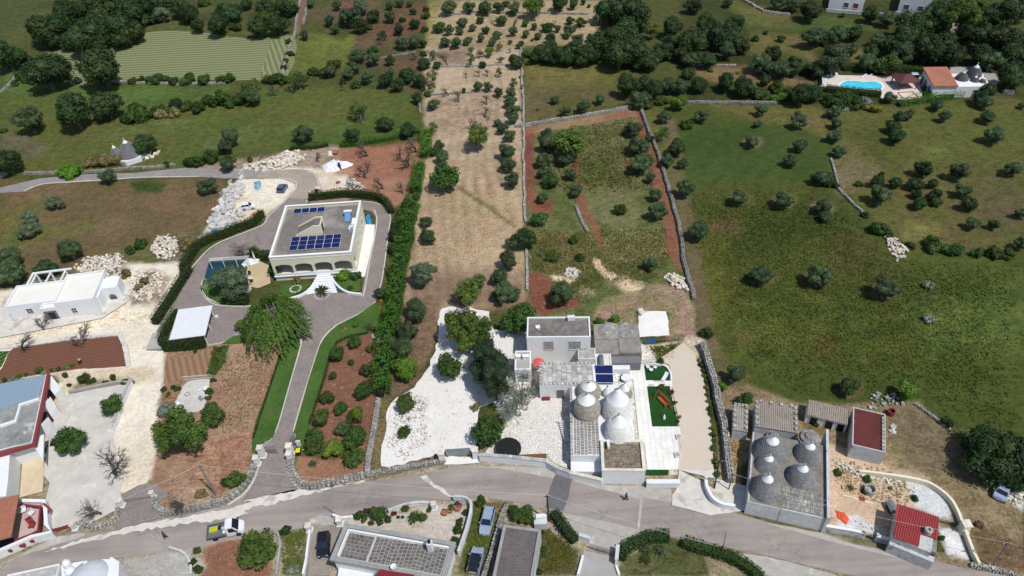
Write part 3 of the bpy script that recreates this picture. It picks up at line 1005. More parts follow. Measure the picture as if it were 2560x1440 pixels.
ground('road_shoulder', 'L -300,1215 0,1250 350,1340 700,1440 1000,1530 600,1560 0,1440 -300,1320', APRON, 0.1, 1)
ground('forecourt', 'J 1220,810 1500,862 1700,905 2000,985 2090,1050 1960,1110 1800,1190 1740,1200 1500,1120 1390,1070 1300,920', APRON, 0.05, 1)
ground('road_patch', 'J 1160,420 1335,460 1310,500 1290,640 1230,790 1050,760 1100,560', ASPH2, 0.03, 1)
ground('road_patch', 'J 2040,560 2310,570 2330,710 2030,660', APRON, 0.03, 1)
ground('road_scar', 'I 1960,450 2020,430 2055,470 2110,530 2200,570 2240,620 2370,670 2290,670 2180,610 2100,560 2030,505', CEMENT, 0.1, 0.5)
ground('road_scar', 'I 985,745 1010,745 1140,830 1120,835 1060,800', ASPH2, 0.05, 0.4)
ground('road_scar', 'J 2010,560 2030,560 2030,680 2005,880 1995,980 1970,975 1985,800', APRON, 0.04, 0.5)
ground('road_scar', 'I 850,880 960,830 1130,870 1150,930 1000,940 880,920', APRON, 0.08, 0.5)
# driveways
pieces = [
    ('driveway', 'I 170,695 230,620 300,500 370,330 400,240 400,130 470,60 500,0 F 1390,1390 1430,1280 1525,960 1625,590 1800,590 1700,900 1570,1360 1600,1440 I 710,0 740,110 700,180 650,250 640,400 660,480 740,570'),
    ('driveway', 'F 1625,592 1610,490 1560,420 1560,200 1660,130 E 1200,1350 1350,1330 1560,1330 1775,1355 1960,1340 F 2300,195 2130,320 1900,430 1830,520 1800,592'),
    ('driveway', 'F 1560,422 1560,180 1480,200 1170,235 970,235 840,215 760,120 720,40 600,0 450,235 240,635 390,640 780,590 930,565 1030,505 1330,560'),
    ('driveway', 'E 0,1250 50,1180 150,1000 330,850 700,700 800,640 870,540 1000,430 1220,440 1240,520 1040,460 850,980 850,900 760,910 450,980 250,1020 250,1200 180,1200 170,1300 260,1440 0,1440'),
    ('driveway', 'E 1760,415 1900,430 2000,470 2060,560 2045,760 1985,1200 1960,1340 1775,1355 1810,1150 1910,660 1920,580 1880,520 1790,500'),
    ('driveway', 'E 870,540 1000,430 1120,310 1120,240 1180,270 1240,340 1225,440 1000,500'),
]
for nm, s in pieces:
    ground(nm, s, PAVER)
ground('driveway', 'E 720,185 780,100 1200,100 1300,140 1350,240 1335,290 1230,390 1180,400 1060,380 1120,310 1120,240 1030,200 950,185', PAVERB)
ground('lane', 'E 785,102 470,100 0,72 A 1400,1250 1000,1290 650,1300 300,1330 0,1400 -300,1500 -300,1600 0,1440 180,1429 260,1380 500,1360 1000,1325 1480,1315 E 0,165 430,190 720,187', LANE)
ground('driveway', 'H 1180,650 1200,610 1500,580 1560,680 1620,780 1200,890 1150,860 1200,770', PAVER)
ground('driveway', 'H 1200,600 1230,540 1400,450 1560,440 1700,560 1560,640 1500,580', PAVER)
ground('concrete_yard', 'G 560,1440 640,900 860,780 1480,660 1620,660 1440,1200 1400,1300 1440,1440 H 1220,640 1180,700 860,860 770,820 520,900 450,640 500,430 440,360 480,0 900,0', mat('swept_concrete_yard', (216, 212, 203), (192, 186, 176), 0.5, 0.12, bump=0.15, c3=(228, 222, 210), pos=0.58), 0.1, 1)
ground('porch_floor', 'G 640,720 800,680 820,780 700,900 620,1440 H 440,0 440,360 430,520 200,580 230,200', mat('sand_coloured_paving', (222, 204, 172), (206, 188, 156), 0.8, 0.2, bump=0.15))
ground('paved_yard', 'I 870,970 1190,935 1200,1000 1050,1280 1060,1440 840,1440', brick_mat('yard_block_paving', (166, 156, 144), (152, 142, 130), (138, 130, 120), 0.4, 0.2, 1.2, 0.02))
ground('driveway', 'J 1440,1190 1760,1260 1790,1440 1740,1500 1340,1500', mat('smooth_concrete_drive', (176, 174, 170), (164, 160, 154), 0.8, 0.15, bump=0.1))
ground('gravel_yard', 'O 490,220 560,200 700,205 850,240 880,370 1080,420 1140,440 1140,530 1020,560 1010,640 1160,830 1000,900 780,960 760,1100 740,1280 500,1290 210,1390 40,1400 60,1200 80,1000 120,920 290,810 380,680 430,570 470,460 460,320', GRAVW, 0.3, 1.0)
ground('paved_yard', 'N 0,440 250,380 440,470 665,450 670,1100 720,1170 660,1150 560,1100 520,1040 500,1020 240,1032 0,1030 -120,1030 60,760 250,740 100,560', CRAZY)
ground('gravel_yard', 'J 50,250 340,250 400,310 200,330 40,330', GRAVW, 0.1, 1)
ground('paved_terrace', 'M 480,530 1010,525 1010,610 580,640 570,735 490,735', mat('cream_terrace_tiles', (240, 232, 212), (228, 218, 196), 0.6, 0.3, bump=0.1))
ground('gravel_drive', 'M 1900,640 2020,560 2200,440 2330,560 2430,880 2500,1300 K 610,600 650,1245 250,1245 280,850 180,300 150,60', GRAVB, 0.1, 1)
ground('concrete_apron', 'K 250,1244 650,1244 655,1440 J 2390,385 2360,580 2320,640 2320,740 2560,800 2700,840 L 20,760 -160,560', CEMENT, 0.04, 1)
ground('concrete_slab_floor', 'M 1690,90 2000,90 2030,200 2040,360 1700,380 1690,250', mat('white_slab', (244, 242, 236), (232, 226, 216), 0.6, 0.2, bump=0.1), 0.1, 1)
# lawns
ground('lawn', 'F 1470,560 1600,500 1625,590 1520,960 1430,1280 1380,1420 I 400,110 330,170 300,200 280,210 F 1190,1440 1220,1280 1330,1000 1440,700', LAWN)
ground('lawn', 'F 1800,592 1850,520 1960,410 2140,320 2300,205 2340,240 2350,430 2230,470 2060,500 1940,560 1880,680 1830,850 1740,1160 I 800,130 800,180 745,170 715,60 F 1590,1440 1570,1360 1700,900', LAWN)
ground('lawn', 'F 920,575 1030,505 1120,500 1260,560 1000,580', LAWN)
ground('lawn', 'E 190,1210 430,1200 640,1300 640,1440 350,1440 230,1370 180,1290', LAWN)
ground('lawn', 'E 970,1250 1280,1230 1220,1300 1040,1380 960,1330', LAWN)
ground('lawn', 'E 1500,1160 1760,1180 1760,1320 1650,1330 1560,1270 1500,1200', LAWN)
ground('sandy_terrace', 'E 640,1060 760,1020 850,1060 870,1240 740,1290 650,1270 620,1180', SAND)
ground('patio', 'E 580,1040 690,1010 860,1060 760,1030 640,1070', WHITE2)
ground('flower_bed', 'I 1460,420 2120,260 2200,300 1900,350 1500,400', mat('dug_soil', (128, 90, 64), (108, 80, 52), 1.5, 0.3, bump=0.5))
ground('flower_bed', 'J 760,235 1060,225 1070,265 1000,262', mat('dug_soil', (0, 0, 0)))
ground('lawn', 'N 1480,142 1640,150 1690,145 1725,190 1735,290 1500,290', DLAWN)
ground('lawn', 'N 1510,352 1735,352 1780,560 1815,700 1812,752 1562,752', DLAWN)
ground('lawn', 'N 1498,1185 1725,1185 1725,1240 1498,1240', DLAWN)
ground('pool_deck', 'Q 380,385 480,380 860,390 1280,385 1300,430 1420,450 1460,520 1480,590 1440,630 1300,645 1040,640 1000,575 830,560 380,500', mat('pale_pool_paving', (228, 214, 202), (212, 198, 186), 0.5, 0.2, bump=0.1))
ground('yard', 'Q 1760,300 2100,280 2110,350 2330,370 2340,470 2240,480 1480,540 1400,420 1500,390', mat('grey_yard_paving', (176, 170, 162), (156, 150, 142), 0.5, 0.2, bump=0.1))

# ---------------------------------------------------------------- vegetation kinds
LM = dict(
    olive=leafmat('olive_leaf', (44, 62, 36), (88, 106, 68), trans=0.12),
    olive_pale=leafmat('pale_olive_leaf', (62, 80, 56), (114, 128, 96), trans=0.12),
    oak=leafmat('oak_leaf', (30, 46, 24), (64, 86, 42), trans=0.12),
    green=leafmat('fruit_leaf', (46, 70, 30), (88, 110, 50), trans=0.2),
    bright=leafmat('bright_leaf', (66, 98, 30), (116, 144, 54), trans=0.25),
    walnut=leafmat('walnut_leaf', (66, 88, 34), (118, 138, 62), trans=0.3),
    willow=leafmat('willow_leaf', (78, 102, 36), (124, 148, 62), trans=0.3),
    dark=leafmat('conifer_leaf', (30, 44, 28), (60, 74, 46), trans=0.1),
    tall=leafmat('tall_hedge_leaf', (48, 82, 24), (92, 130, 42), trans=0.15),
    hedge=leafmat('hedge_leaf', (34, 56, 22), (70, 94, 36), trans=0.15),
    hedgeb=leafmat('laurel_leaf', (52, 96, 26), (106, 148, 48), trans=0.2),
    dry=leafmat('dry_leaf', (104, 92, 58), (142, 128, 86), trans=0.2),
    grey=leafmat('grey_shrub_leaf', (106, 116, 100), (156, 162, 142), trans=0.2),
    purple=leafmat('purple_leaf', (70, 36, 48), (112, 60, 74), trans=0.2),
    yellow=leafmat('yellow_bloom', (128, 130, 36), (176, 170, 60), trans=0.2),
    orange=leafmat('orange_bloom', (206, 112, 30), (236, 150, 50), trans=0.2),
)
BARK = mat('bark', (120, 108, 94), (88, 78, 68), 6.0, 0.5, bump=0.5)
BARKG = mat('grey_bark', (140, 132, 122), (104, 98, 90), 6.0, 0.5, bump=0.5)


def leaves_mesh(name, m, pos, nrm, size, aspect=0.6, nrng=None, droop=0.0, cores=None):
    """pos,nrm (n,3) arrays: one small leaf quad each"""
    n = len(pos)
    g = nrng or NR
    nrm = nrm / np.maximum(np.linalg.norm(nrm, axis=1, keepdims=True), 1e-6)
    r = g.normal(size=(n, 3))
    if droop:
        r[:, 2] -= droop
    t1 = np.cross(nrm, r)
    t1 /= np.maximum(np.linalg.norm(t1, axis=1, keepdims=True), 1e-6)
    t2 = np.cross(nrm, t1)
    sz = (size * g.uniform(0.6, 1.35, n))[:, None]
    a = t1 * sz * aspect
    b = t2 * sz
    v = np.stack([pos - b, pos + a, pos + b, pos - a], 1).reshape(-1, 3)
    if cores is not None:
        q = []
        th = np.linspace(0, 2 * np.pi, 9)
        ph = np.linspace(-1.35, 1.45, 6)
        for (cx, cy, cz, r) in cores:
            k = g.uniform(.9, 1.08, (6, 9))
            k[:, 8] = k[:, 0]
            gr = np.stack([cx + r * k * np.cos(ph)[:, None] * np.cos(th)[None], cy + r * k * np.cos(ph)[:, None] * np.sin(th)[None], cz + r * k * .82 * np.sin(ph)[:, None] + 0 * th[None]], 2)
            q.append(np.stack([gr[:-1, :-1], gr[:-1, 1:], gr[1:, 1:], gr[1:, :-1]], 2).reshape(-1, 3))
        v = np.concatenate([v] + q)
        n = len(v) // 4
    me = bpy.data.meshes.new(name)
    me.vertices.add(4 * n)
    me.vertices.foreach_set('co', v.astype(np.float32).ravel())
    me.loops.add(4 * n)
    me.loops.foreach_set('vertex_index', np.arange(4 * n, dtype=np.int32))
    me.polygons.add(n)
    me.polygons.foreach_set('loop_start', np.arange(0, 4 * n, 4, dtype=np.int32))
    me.polygons.foreach_set('loop_total', np.full(n, 4, np.int32))
    me.materials.append(m)
    me.update()
    me.validate()
    return me


def blob_crown(seed, m, nb=14, nl=2600, size=0.06, flat=0.75, spread=0.62, br=(0.28, 0.46), gap=0.0, lift=0.0, trunk_h=0.55, aspect=0.6, core=0.74):
    """crown of radius about 1 centred at z = trunk_h + flat; many sprays of leaves on lobes set round a few limbs"""
    g = np.random.default_rng(seed)
    cs, rs = [], []
    while len(cs) < nb:
        p = g.uniform(-1, 1, 3)
        d = np.linalg.norm(p)
        if d > 1 or d < 0.15:
            continue
        p = p * spread
        p[2] = p[2] * flat + (1 - np.hypot(p[0], p[1])) * lift
        cs.append(p)
        rs.append(g.uniform(*br))
    cs, rs = np.array(cs), np.array(rs)
    w = rs ** 2
    k = g.choice(nb, nl, p=w / w.sum())
    d = g.normal(size=(nl, 3))
    d /= np.linalg.norm(d, axis=1, keepdims=True)
    # sprays: leaves gather in tufts on each lobe
    q = g.normal(size=(nb, 26, 3))
    q /= np.linalg.norm(q, axis=2, keepdims=True)
    j = g.integers(0, 26, nl)
    d = d * 0.38 + q[k, j] * (1.0 + g.uniform(-.1, .1, (nl, 1)))
    d /= np.linalg.norm(d, axis=1, keepdims=True)
    pos = cs[k] + d * (rs[k] * g.uniform(0.72, 1.08, nl))[:, None] * np.array([1, 1, 0.85])
    keep = np.ones(nl, bool)
    for c, r in zip(cs, rs):
        keep &= np.linalg.norm(pos - c, axis=1) > r * 0.62
    if gap:
        keep &= g.uniform(0, 1, nl) > gap * (vnoise(pos[:, 0] + 5, pos[:, 1] + 5 + pos[:, 2], 0.3, seed))
    pos, d = pos[keep], d[keep]
    nr = d + g.normal(size=d.shape) * 0.55 + np.array([0, 0, 0.35])
    pos[:, 2] += trunk_h + flat * 0.8
    cores = [(c[0], c[1], c[2] + trunk_h + flat * 0.8, r * core) for c, r in zip(cs, rs)] if core else None
    return leaves_mesh('crown', m, pos, nr, size, aspect, g, cores=cores), cs, rs, trunk_h + flat * 0.8


def trunk_mesh(seed, cs, zc, m, r=0.075, nlimb=6, lean=0.1):
    g = random.Random(seed)
    mb = MB()
    fork = Vector((g.uniform(-lean, lean), g.uniform(-lean, lean), max(0.25, zc * 0.45)))
    mb.tube([(0, 0, -0.05), (fork.x * .4, fork.y * .4, fork.z * 0.5), fork], [r * 1.35, r * 1.05, r * 0.9], 7, False)
    order = sorted(range(len(cs)), key=lambda i: g.random())[:nlimb]
    for i in order:
        e = Vector((cs[i][0], cs[i][1], cs[i][2] + zc))
        mid = fork.lerp(e, 0.5) + Vector((g.uniform(-.08, .08), g.uniform(-.08, .08), g.uniform(0, .08)))
        mb.tube([fork, mid, e], [r * 0.6, r * 0.42, r * 0.15], 5, False)
    return mb.mesh('trunk', m)


def bare_mesh(seed, m, depth=4, r=0.06, spread=0.75):
    g = random.Random(seed)
    mb = MB()

    def br(p, d, l, rr, k):
        e = p + d * l
        mid = p.lerp(e, 0.5) + Vector((g.uniform(-.12, .12), g.uniform(-.12, .12), g.uniform(-.1, .1))) * l
        mb.tube([p, mid, e], [rr, rr * 0.8, rr * 0.62], 5 if k > 2 else 3, False)
        if k == 0:
            return
        for _ in range(3 if k > 1 else 4):
            nd = (d + Vector((g.uniform(-1, 1), g.uniform(-1, 1), g.uniform(-.5, .4))) * spread).normalized()
            br(e if g.random() < .65 else mid, nd, l * g.uniform(0.62, 0.9), rr * 0.58, k - 1)
    br(Vector((0, 0, -0.03)), Vector((g.uniform(-.15, .15), g.uniform(-.15, .15), 1)).normalized(), 0.32, r, depth)
    k = 1 / (max(math.hypot(v[0], v[1]) for v in mb.v) * .9)
    mb.v = [(v[0] * k, v[1] * k, v[2] * k * .85) for v in mb.v]
    return mb.mesh('trunk', m)


PROTO = {}


def protos(kind, n, m, bark, **k):
    tr = dict(r=k.pop('r', 0.075), nlimb=k.pop('nlimb', 6), lean=k.pop('lean', 0.12))
    L = []
    for i in range(n):
        cm, cs, rs, zc = blob_crown(hash_(kind) + i * 31, m, **k)
        L.append((cm, trunk_mesh(i * 7 + 3, cs, zc, bark, **tr), zc))
    PROTO[kind] = L


def hash_(s):
    h = 7
    for c in s:
        h = (h * 31 + ord(c)) % 100003
    return h


protos('olive', 5, LM['olive'], BARKG, nb=19, nl=5200, size=0.05, flat=0.72, trunk_h=0.36, aspect=0.5, gap=0.3, br=(.26, .44), r=0.1)
protos('olive_pale', 3, LM['olive_pale'], BARKG, nb=19, nl=5000, size=0.05, flat=0.78, trunk_h=0.3, aspect=0.45, gap=0.35, br=(.24, .42), r=0.1)
protos('oak', 4, LM['oak'], BARK, nb=26, nl=6000, size=0.052, flat=0.8, trunk_h=0.3, aspect=0.7, br=(.3, .5), spread=.58, r=0.07)
protos('fruit', 4, LM['green'], BARK, nb=18, nl=3600, size=0.066, flat=0.7, trunk_h=0.32, aspect=0.65, gap=0.35, core=.6, r=0.06)
protos('bright', 2, LM['bright'], BARK, nb=18, nl=3400, size=0.062, flat=0.75, trunk_h=0.3, aspect=0.65, r=0.06)
protos('walnut', 3, LM['walnut'], BARKG, nb=24, nl=5200, size=0.045, flat=0.7, trunk_h=0.5, aspect=0.65, gap=0.7, spread=.72, br=(.2, .36), r=0.06, nlimb=10, core=.55)
protos('loose', 3, LM['green'], BARKG, nb=18, nl=2600, size=0.055, core=0, flat=0.8, trunk_h=0.5, aspect=0.5, gap=0.8, spread=.75, br=(.16, .3), r=0.05, nlimb=12)
protos('dark', 2, LM['dark'], BARK, nb=34, nl=9000, size=0.036, flat=1.0, trunk_h=0.4, aspect=0.45, spread=.66, br=(.2, .36), r=0.05)
protos('greyt', 2, LM['grey'], BARKG, nb=26, nl=3600, size=0.04, flat=0.9, trunk_h=0.5, aspect=0.5, gap=0.8, spread=.75, br=(.16, .28), r=0.04, nlimb=12, core=0)
protos('shrub', 4, LM['hedge'], BARK, nb=9, nl=1000, size=0.095, flat=0.6, trunk_h=0.0, aspect=0.65, br=(.36, .55))
protos('shrubb', 2, LM['hedgeb'], BARK, nb=9, nl=1000, size=0.095, flat=0.6, trunk_h=0.0, aspect=0.65, br=(.36, .55))
for kk, mm in (('shrubd', 'dry'), ('shrubg', 'grey'), ('shrubp', 'purple'), ('shruby', 'yellow'), ('shrubo', 'orange')):
    protos(kk, 1, LM[mm], BARK, nb=9, nl=900, size=0.09, flat=0.6, trunk_h=0.0, aspect=0.6, br=(.3, .5), gap=.3)
# bare and half bare trees
TWIG = mat('bare_twig', (112, 102, 94), (76, 68, 62), 6, .5, bump=0)
BARE = [bare_mesh(i, TWIG, 5, 0.06) for i in (1, 2, 5, 9)]
# willow: curtains of leaves hanging from arched limbs
gw = np.random.default_rng(5)
pp, nn_ = [], []
for i in range(420):
    a, rr = gw.uniform(0, 6.283), gw.uniform(0.15, 1.0) ** 0.7
    top = 1.75 - 0.75 * rr ** 2 + gw.uniform(-.12, .12)
    ln = gw.uniform(0.35, 0.95)
    kx = gw.uniform(.02, .12)
    for j in range(26):
        tt = j / 25
        r2 = rr * (0.82 + 0.2 * math.sqrt(tt)) + kx * tt
        pp.append((r2 * math.cos(a) + gw.normal() * .012, r2 * math.sin(a) + gw.normal() * .012, max(top - ln * tt, 0.08)))
        nn_.append((math.cos(a) + gw.normal() * .5, math.sin(a) + gw.normal() * .5, 0.5 + gw.normal() * .5))
wcrown = leaves_mesh('crown', LM['willow'], np.array(pp), np.array(nn_), 0.038, 0.5, gw)
PROTO['willow'] = [(wcrown, trunk_mesh(4, np.array([[.5, 0, 0], [-.5, .2, 0], [0, .5, .1], [.1, -.5, 0], [.3, .3, .3]]), 1.2, BARK, 0.07), 1.1)]


def frond_mesh(seed, n, m, L=1.0, up=0.5, w=0.06, leaf=True):
    g = np.random.default_rng(seed)
    P_, N_ = [], []
    for i in range(n):
        a = g.uniform(0, 6.283)
        e = g.uniform(0.1, 1.2)
        for j in range(14):
            tt = (j + 1) / 14 * L
            x = tt * math.cos(e)
            z = tt * math.sin(e) - 0.45 * tt * tt
            P_.append((x * math.cos(a), x * math.sin(a), z + up))
            N_.append((-math.sin(a) * g.normal() * .4, math.cos(a) * g.normal() * .4, 1))
    return leaves_mesh('crown', m, np.array(P_), np.array(N_), w, 0.5, g)


palm_c = frond_mesh(2, 60, LM['hedge'], 1.0, 0.35, 0.09)
tk = MB()
tk.lathe((0, 0, 0), [(0.16, -0.05), (0.14, 0.2), (0.16, 0.42), (0.05, 0.46)], 9)
PROTO['palm'] = [(palm_c, tk.mesh('trunk', BARK), 0.35)]
yuc = frond_mesh(3, 70, LM['olive'], 0.9, 0.35, 0.08)
PROTO['yucca'] = [(yuc, PROTO['palm'][0][1], 0.35)]

ZCF = dict(shrub=0.45, shrubb=.45, shrubd=.45, shrubg=.45, shrubp=.45, shruby=.45, shrubo=.45, palm=.35, yucca=.35, willow=1.0)
NAMES = dict(o='olive', p='olive_pale', k='oak', f='fruit', g='bright', w='walnut', t='loose', n='dark', y='greyt', s='shrub', h='shrubb', d='shrubd',
             e='shrubg', u='shrubp', l='shruby', r='shrubo', m='palm', c='yucca', b='bare', i='willow')
WHAT = dict(olive=('olive_tree', 'tree', 'grey-green olive tree'), olive_pale=('olive_tree', 'tree', 'silvery olive tree'), oak=('oak_tree', 'tree', 'dark green oak tree'),
            fruit=('fruit_tree', 'tree', 'leafy green fruit tree'), bright=('fruit_tree', 'tree', 'bright green round fruit tree'),
            walnut=('walnut_tree', 'tree', 'yellow-green broad walnut tree'), loose=('almond_tree', 'tree', 'thinly leaved almond tree'),
            dark=('cypress_tree', 'tree', 'very dark dense evergreen tree'), greyt=('olive_tree', 'tree', 'airy grey-leaved tree'),
            shrub=('shrub', 'shrub', 'dark green shrub'), shrubb=('shrub', 'shrub', 'bright green shrub'), shrubd=('dry_bush', 'shrub', 'brown half dry bush'),
            shrubg=('lavender_bush', 'shrub', 'grey-green low bush'), shrubp=('plum_bush', 'shrub', 'dark purple-leaved bush'),
            shruby=('broom_bush', 'shrub', 'yellow-green flowering bush'), shrubo=('flower_bush', 'flowers', 'orange flowering cushion plant'),
            palm=('cycad_palm', 'palm', 'dark green cycad palm'), yucca=('yucca_plant', 'plant', 'spiky grey-green yucca'),
            bare=('bare_tree', 'tree', 'leafless grey branching tree'), willow=('willow_tree', 'tree', 'large weeping willow'))
ORD = ['leftmost', 'second from left', 'third from left', 'fourth from left', 'fifth from left', 'sixth from left', 'seventh from left',
       'eighth from left', 'ninth from left', 'tenth from left', 'eleventh from left', 'twelfth from left', 'thirteenth from left',
       'fourteenth from left', 'fifteenth from left', 'sixteenth from left', 'seventeenth from left', 'eighteenth from left', 'nineteenth from left', 'twentieth from left']
NTREE = [0]


def plant(kind, x, y, w, label, group=None, tall=1.0):
    """crown centred on photo pixel x,y and w pixels wide"""
    NTREE[0] += 1
    g = random.Random(NTREE[0] * 13 + 5)
    nm, cat, _ = WHAT[kind]
    s0 = scale_at(x, y, 1.0)
    R = max(w * s0 / 2 * 1.14, 0.25)
    if kind == 'bare':
        R *= 1.2
        zc = 0.85 * R
    else:
        pr = PROTO[kind][g.randrange(len(PROTO[kind]))]
        zc = pr[2] * R * tall if kind not in ZCF else ZCF[kind] * R
    q = P(x, y, zc)
    o = empty(nm, label, cat, (q.x, q.y, 0), g.uniform(0, 6.28), group)
    if kind == 'bare':
        inst(BARE[g.randrange(len(BARE))], 'trunk', o, sc=(R, R, R * 0.95))
    else:
        sc = (R * g.uniform(.84, 1.14), R * g.uniform(.84, 1.14), R * tall * g.uniform(.85, 1.12))
        inst(pr[0], 'crown', o, sc=sc)
        if kind not in ZCF or kind in ('palm', 'yucca', 'willow'):
            inst(pr[1], 'trunk', o, sc=sc)
    return o


def grove(place, s, group=None, row=None):
    """'o E 10,20,30 ...' letters switch kind and zoom sheet; labels tell the individuals of the place apart"""
    kind, z, items = 'o', ZM['X'], []
    for tkn in s.split():
        if tkn in ZM:
            z = ZM[tkn]
        elif tkn in NAMES:
            kind = NAMES[tkn]
        else:
            v = [float(a) for a in tkn.split(',')]
            items.append((kind, z[0] + v[0] / z[2], z[1] + v[1] / z[2], v[2] / z[2]))
    by = {}
    for it in items:
        by.setdefault(it[0], []).append(it)
    for kind, L in by.items():
        nm, cat, desc0 = WHAT[kind]
        L.sort(key=lambda a: a[2])
        nrow = max(1, math.ceil(len(L) / 9))
        per = math.ceil(len(L) / nrow)
        rows = [L[i * per:(i + 1) * per] for i in range(nrow)]
        rows = [r for r in rows if r]
        rn = {1: [''], 2: ['far row', 'near row'], 3: ['far row', 'middle row', 'near row'], 4: ['farthest row', 'second row back', 'third row back', 'nearest row']}.get(
            len(rows), ['row %d back' % i for i in range(len(rows))])
        for r, tag in zip(rows, rn):
            r.sort(key=lambda a: a[1])
            for i, it in enumerate(r):
                desc = desc0
                pos_ = ORD[i] if len(r) > 1 else ''
                if len(r) > 1 and i == len(r) - 1:
                    pos_ = 'rightmost'
                lab = desc + ' ' + place
                if len(L) > 1:
                    lab += ', ' + (pos_ + ', ' + tag if tag else pos_)
                while len(lab.split()) > 16 and len(desc.split()) > 2:
                    nd_ = ' '.join(desc.split()[1:]) if len(desc.split()) > 2 else desc
                    lab = lab.replace(desc, nd_, 1)
                    desc = nd_
                plant(it[0], it[1], it[2], it[3], ' '.join(lab.replace(' ,', ',').split()), (' '.join(desc0.split()[-2:]) + 's ' + place) if len(L) > 1 else None)


# top left quarter
grove('at the left photo edge beyond the hay field', 'k A 45,420,220 175,430,120 335,515,300', )
grove('standing alone before the hay field', 'k A 740,480,330')
grove('of the pair in the green meadow', 'k A 545,830,270 775,755,250')
grove('in the wood behind the hay field', 'k A 300,220,240 430,150,210 640,260,270 850,200,230 600,90,230 480,50,200 770,50,260 950,70,250 1000,230,170 1090,25,200 900,290,140 700,330,160 390,290,150 530,300,140 730,150,200')
grove('at the top between wood and lane', 's A 1250,20,90 1510,20,90 1130,120,150 p 1200,100,130 1060,140,110 k 1340,50,160 1400,90,160 1470,190,110 1615,175,180 1700,80,170 1930,200,160 2070,180,170 1830,20,100 1990,60,150 2120,40,150 2180,60,90 f 1720,190,60 1765,195,70 1980,120,120')
grove('on the red terrace by the lane', 'o A 2310,20,70 2510,35,80 2450,150,90 2500,212,85 2545,140,60 2265,252,85')
grove('in the hedge below the hay field', 's A 990,600,70 1050,595,60 1105,592,75 1190,585,120 1290,597,95 1395,588,115 1520,592,105 1640,592,90 1710,582,90 580,600,70 2030,580,140 2160,400,60 2110,500,60 2150,310,50 2130,450,50')
grove('by the small walls left of the meadow', 's A 150,570,90 110,620,60 200,590,80 20,970,60 250,600,90')
grove('between the hay field and the brown terraces', 't A 1840,640,200 2205,560,170 o 1890,730,120 2440,515,120 f 1660,720,130 s 2330,530,90 2480,480,100 2100,600,90 2380,540,80 b 2040,650,120')
grove('in the scrub strip across the meadow', 's A 985,800,70 1010,850,180 940,880,100 1090,850,110 1200,815,110 1150,830,90 1390,790,110 1480,800,120 1590,770,90 1560,740,100 1700,760,120 1800,740,120 950,900,80 k 1300,765,110 d 1200,850,110 1290,840,110')
grove('with a low round crown in the meadow', 'o A 205,875,230')
grove('cut off by the left photo edge', 'k A 50,1205,200')
grove('in the meadow above the lane', 'o A 2250,990,150 1710,1010,150 1680,1085,115 1690,1200,150 805,1300,140 1540,1370,150 f 1565,1155,125')
grove('around the small grey trullo', 'k A 1075,1070,170 y 1110,1050,100 l 1100,1110,80 h 520,1280,150 580,1275,80 450,1290,70')
grove('along the lane wall', 's A 1440,1210,120 1240,1222,60 1400,1205,80 1500,1200,80 1700,1180,70 1860,1190,50 h 1940,1230,50')
grove('in the reeds beside the small grey trullo', 'd A 650,1210,110 720,1200,120 790,1195,130 860,1190,120 910,1200,90')
# top middle
grove('on the brown terraces', 'o B 80,110,170 370,120,95 370,40,65 440,10,80 520,22,55 545,80,60 320,252,85 460,310,115 560,300,115 130,400,140 240,435,110 370,445,85 110,500,95 200,570,115 60,545,90 375,525,80 p 150,45,130 k 150,175,130 240,110,115 555,172,85 435,217,85 625,470,85 340,590,115 430,625,105 500,560,115 590,590,120 570,725,95 620,325,60')
grove('on the brown terraces', 's B 465,147,55 640,120,70 630,220,60 210,200,70 115,632,80 250,370,80 20,610,60 640,70,50 620,400,60 650,700,60 620,660,50 b 560,390,90 30,640,60 300,300,70')
grove('beside the straw field fence', 't B 690,390,90 690,560,120 670,640,80 680,950,90 720,480,60')
grove('in the green meadow right of the villa drive', 'k B 335,912,120 500,960,120 90,1000,140 t 130,800,150 b 150,860,110')
grove('in the dry orchard behind its terrace wall', 'o B 810,50,120 960,50,95 1180,45,95 1300,50,115 1740,30,80 k 1080,50,115 1630,15,140 f 1235,20,60 1855,40,35 1810,12,50 w 1440,30,170')
grove('in the dry orchard', 'f B 735,195,95 1045,145,65 1200,150,85 1380,170,55 1545,190,95 1715,150,65 1795,160,80 890,230,60 1265,310,40 1430,295,25 1350,315,45 1740,210,50')
grove('in the dry orchard', 'o B 905,155,95 1445,195,55 810,222,80 985,200,65 1085,220,65 1170,252,80 1290,232,75 1385,250,60 1475,262,60 1620,207,60 1700,225,85 1770,282,90 1865,280,65 780,305,85 860,315,95 960,290,55 1050,282,65 1130,312,65 1690,262,55 1920,252,75 1150,290,50 940,310,55 1330,340,45 1850,320,40 p 1930,130,110 k 1565,280,80 b 1290,150,80 1130,160,40 1600,150,40')
grove('in the upper straw strip', 't B 975,370,65 1040,382,75 1185,340,65 970,440,85 1195,432,65 w 1110,372,85 b 1270,360,55 790,432,110 k 1310,450,115 1065,472,65 720,475,65')
grove('in the middle straw strip', 'b B 940,550,65 1035,540,65 1095,537,65 1275,500,45 880,715,90 800,660,100 t 1190,530,65 1280,620,95 f 920,672,45 o 1030,640,85 1105,637,85 1180,685,80')
grove('in the lower straw strip', 'b B 1090,735,85 1080,830,90 1110,870,40 970,920,90 o 695,770,95')
grove('in the lane-side row of the straw field', 'o B 1280,685,95 1270,750,105 1290,812,105 1285,872,95 1170,910,65 1210,952,95 1265,1002,110 1240,1130,135 1250,1222,125 1285,1340,125')
grove('in the straw field by the villa hedge', 'w B 1040,1010,200 o 740,1070,105 760,1160,120 700,1120,80 f 780,1300,240')
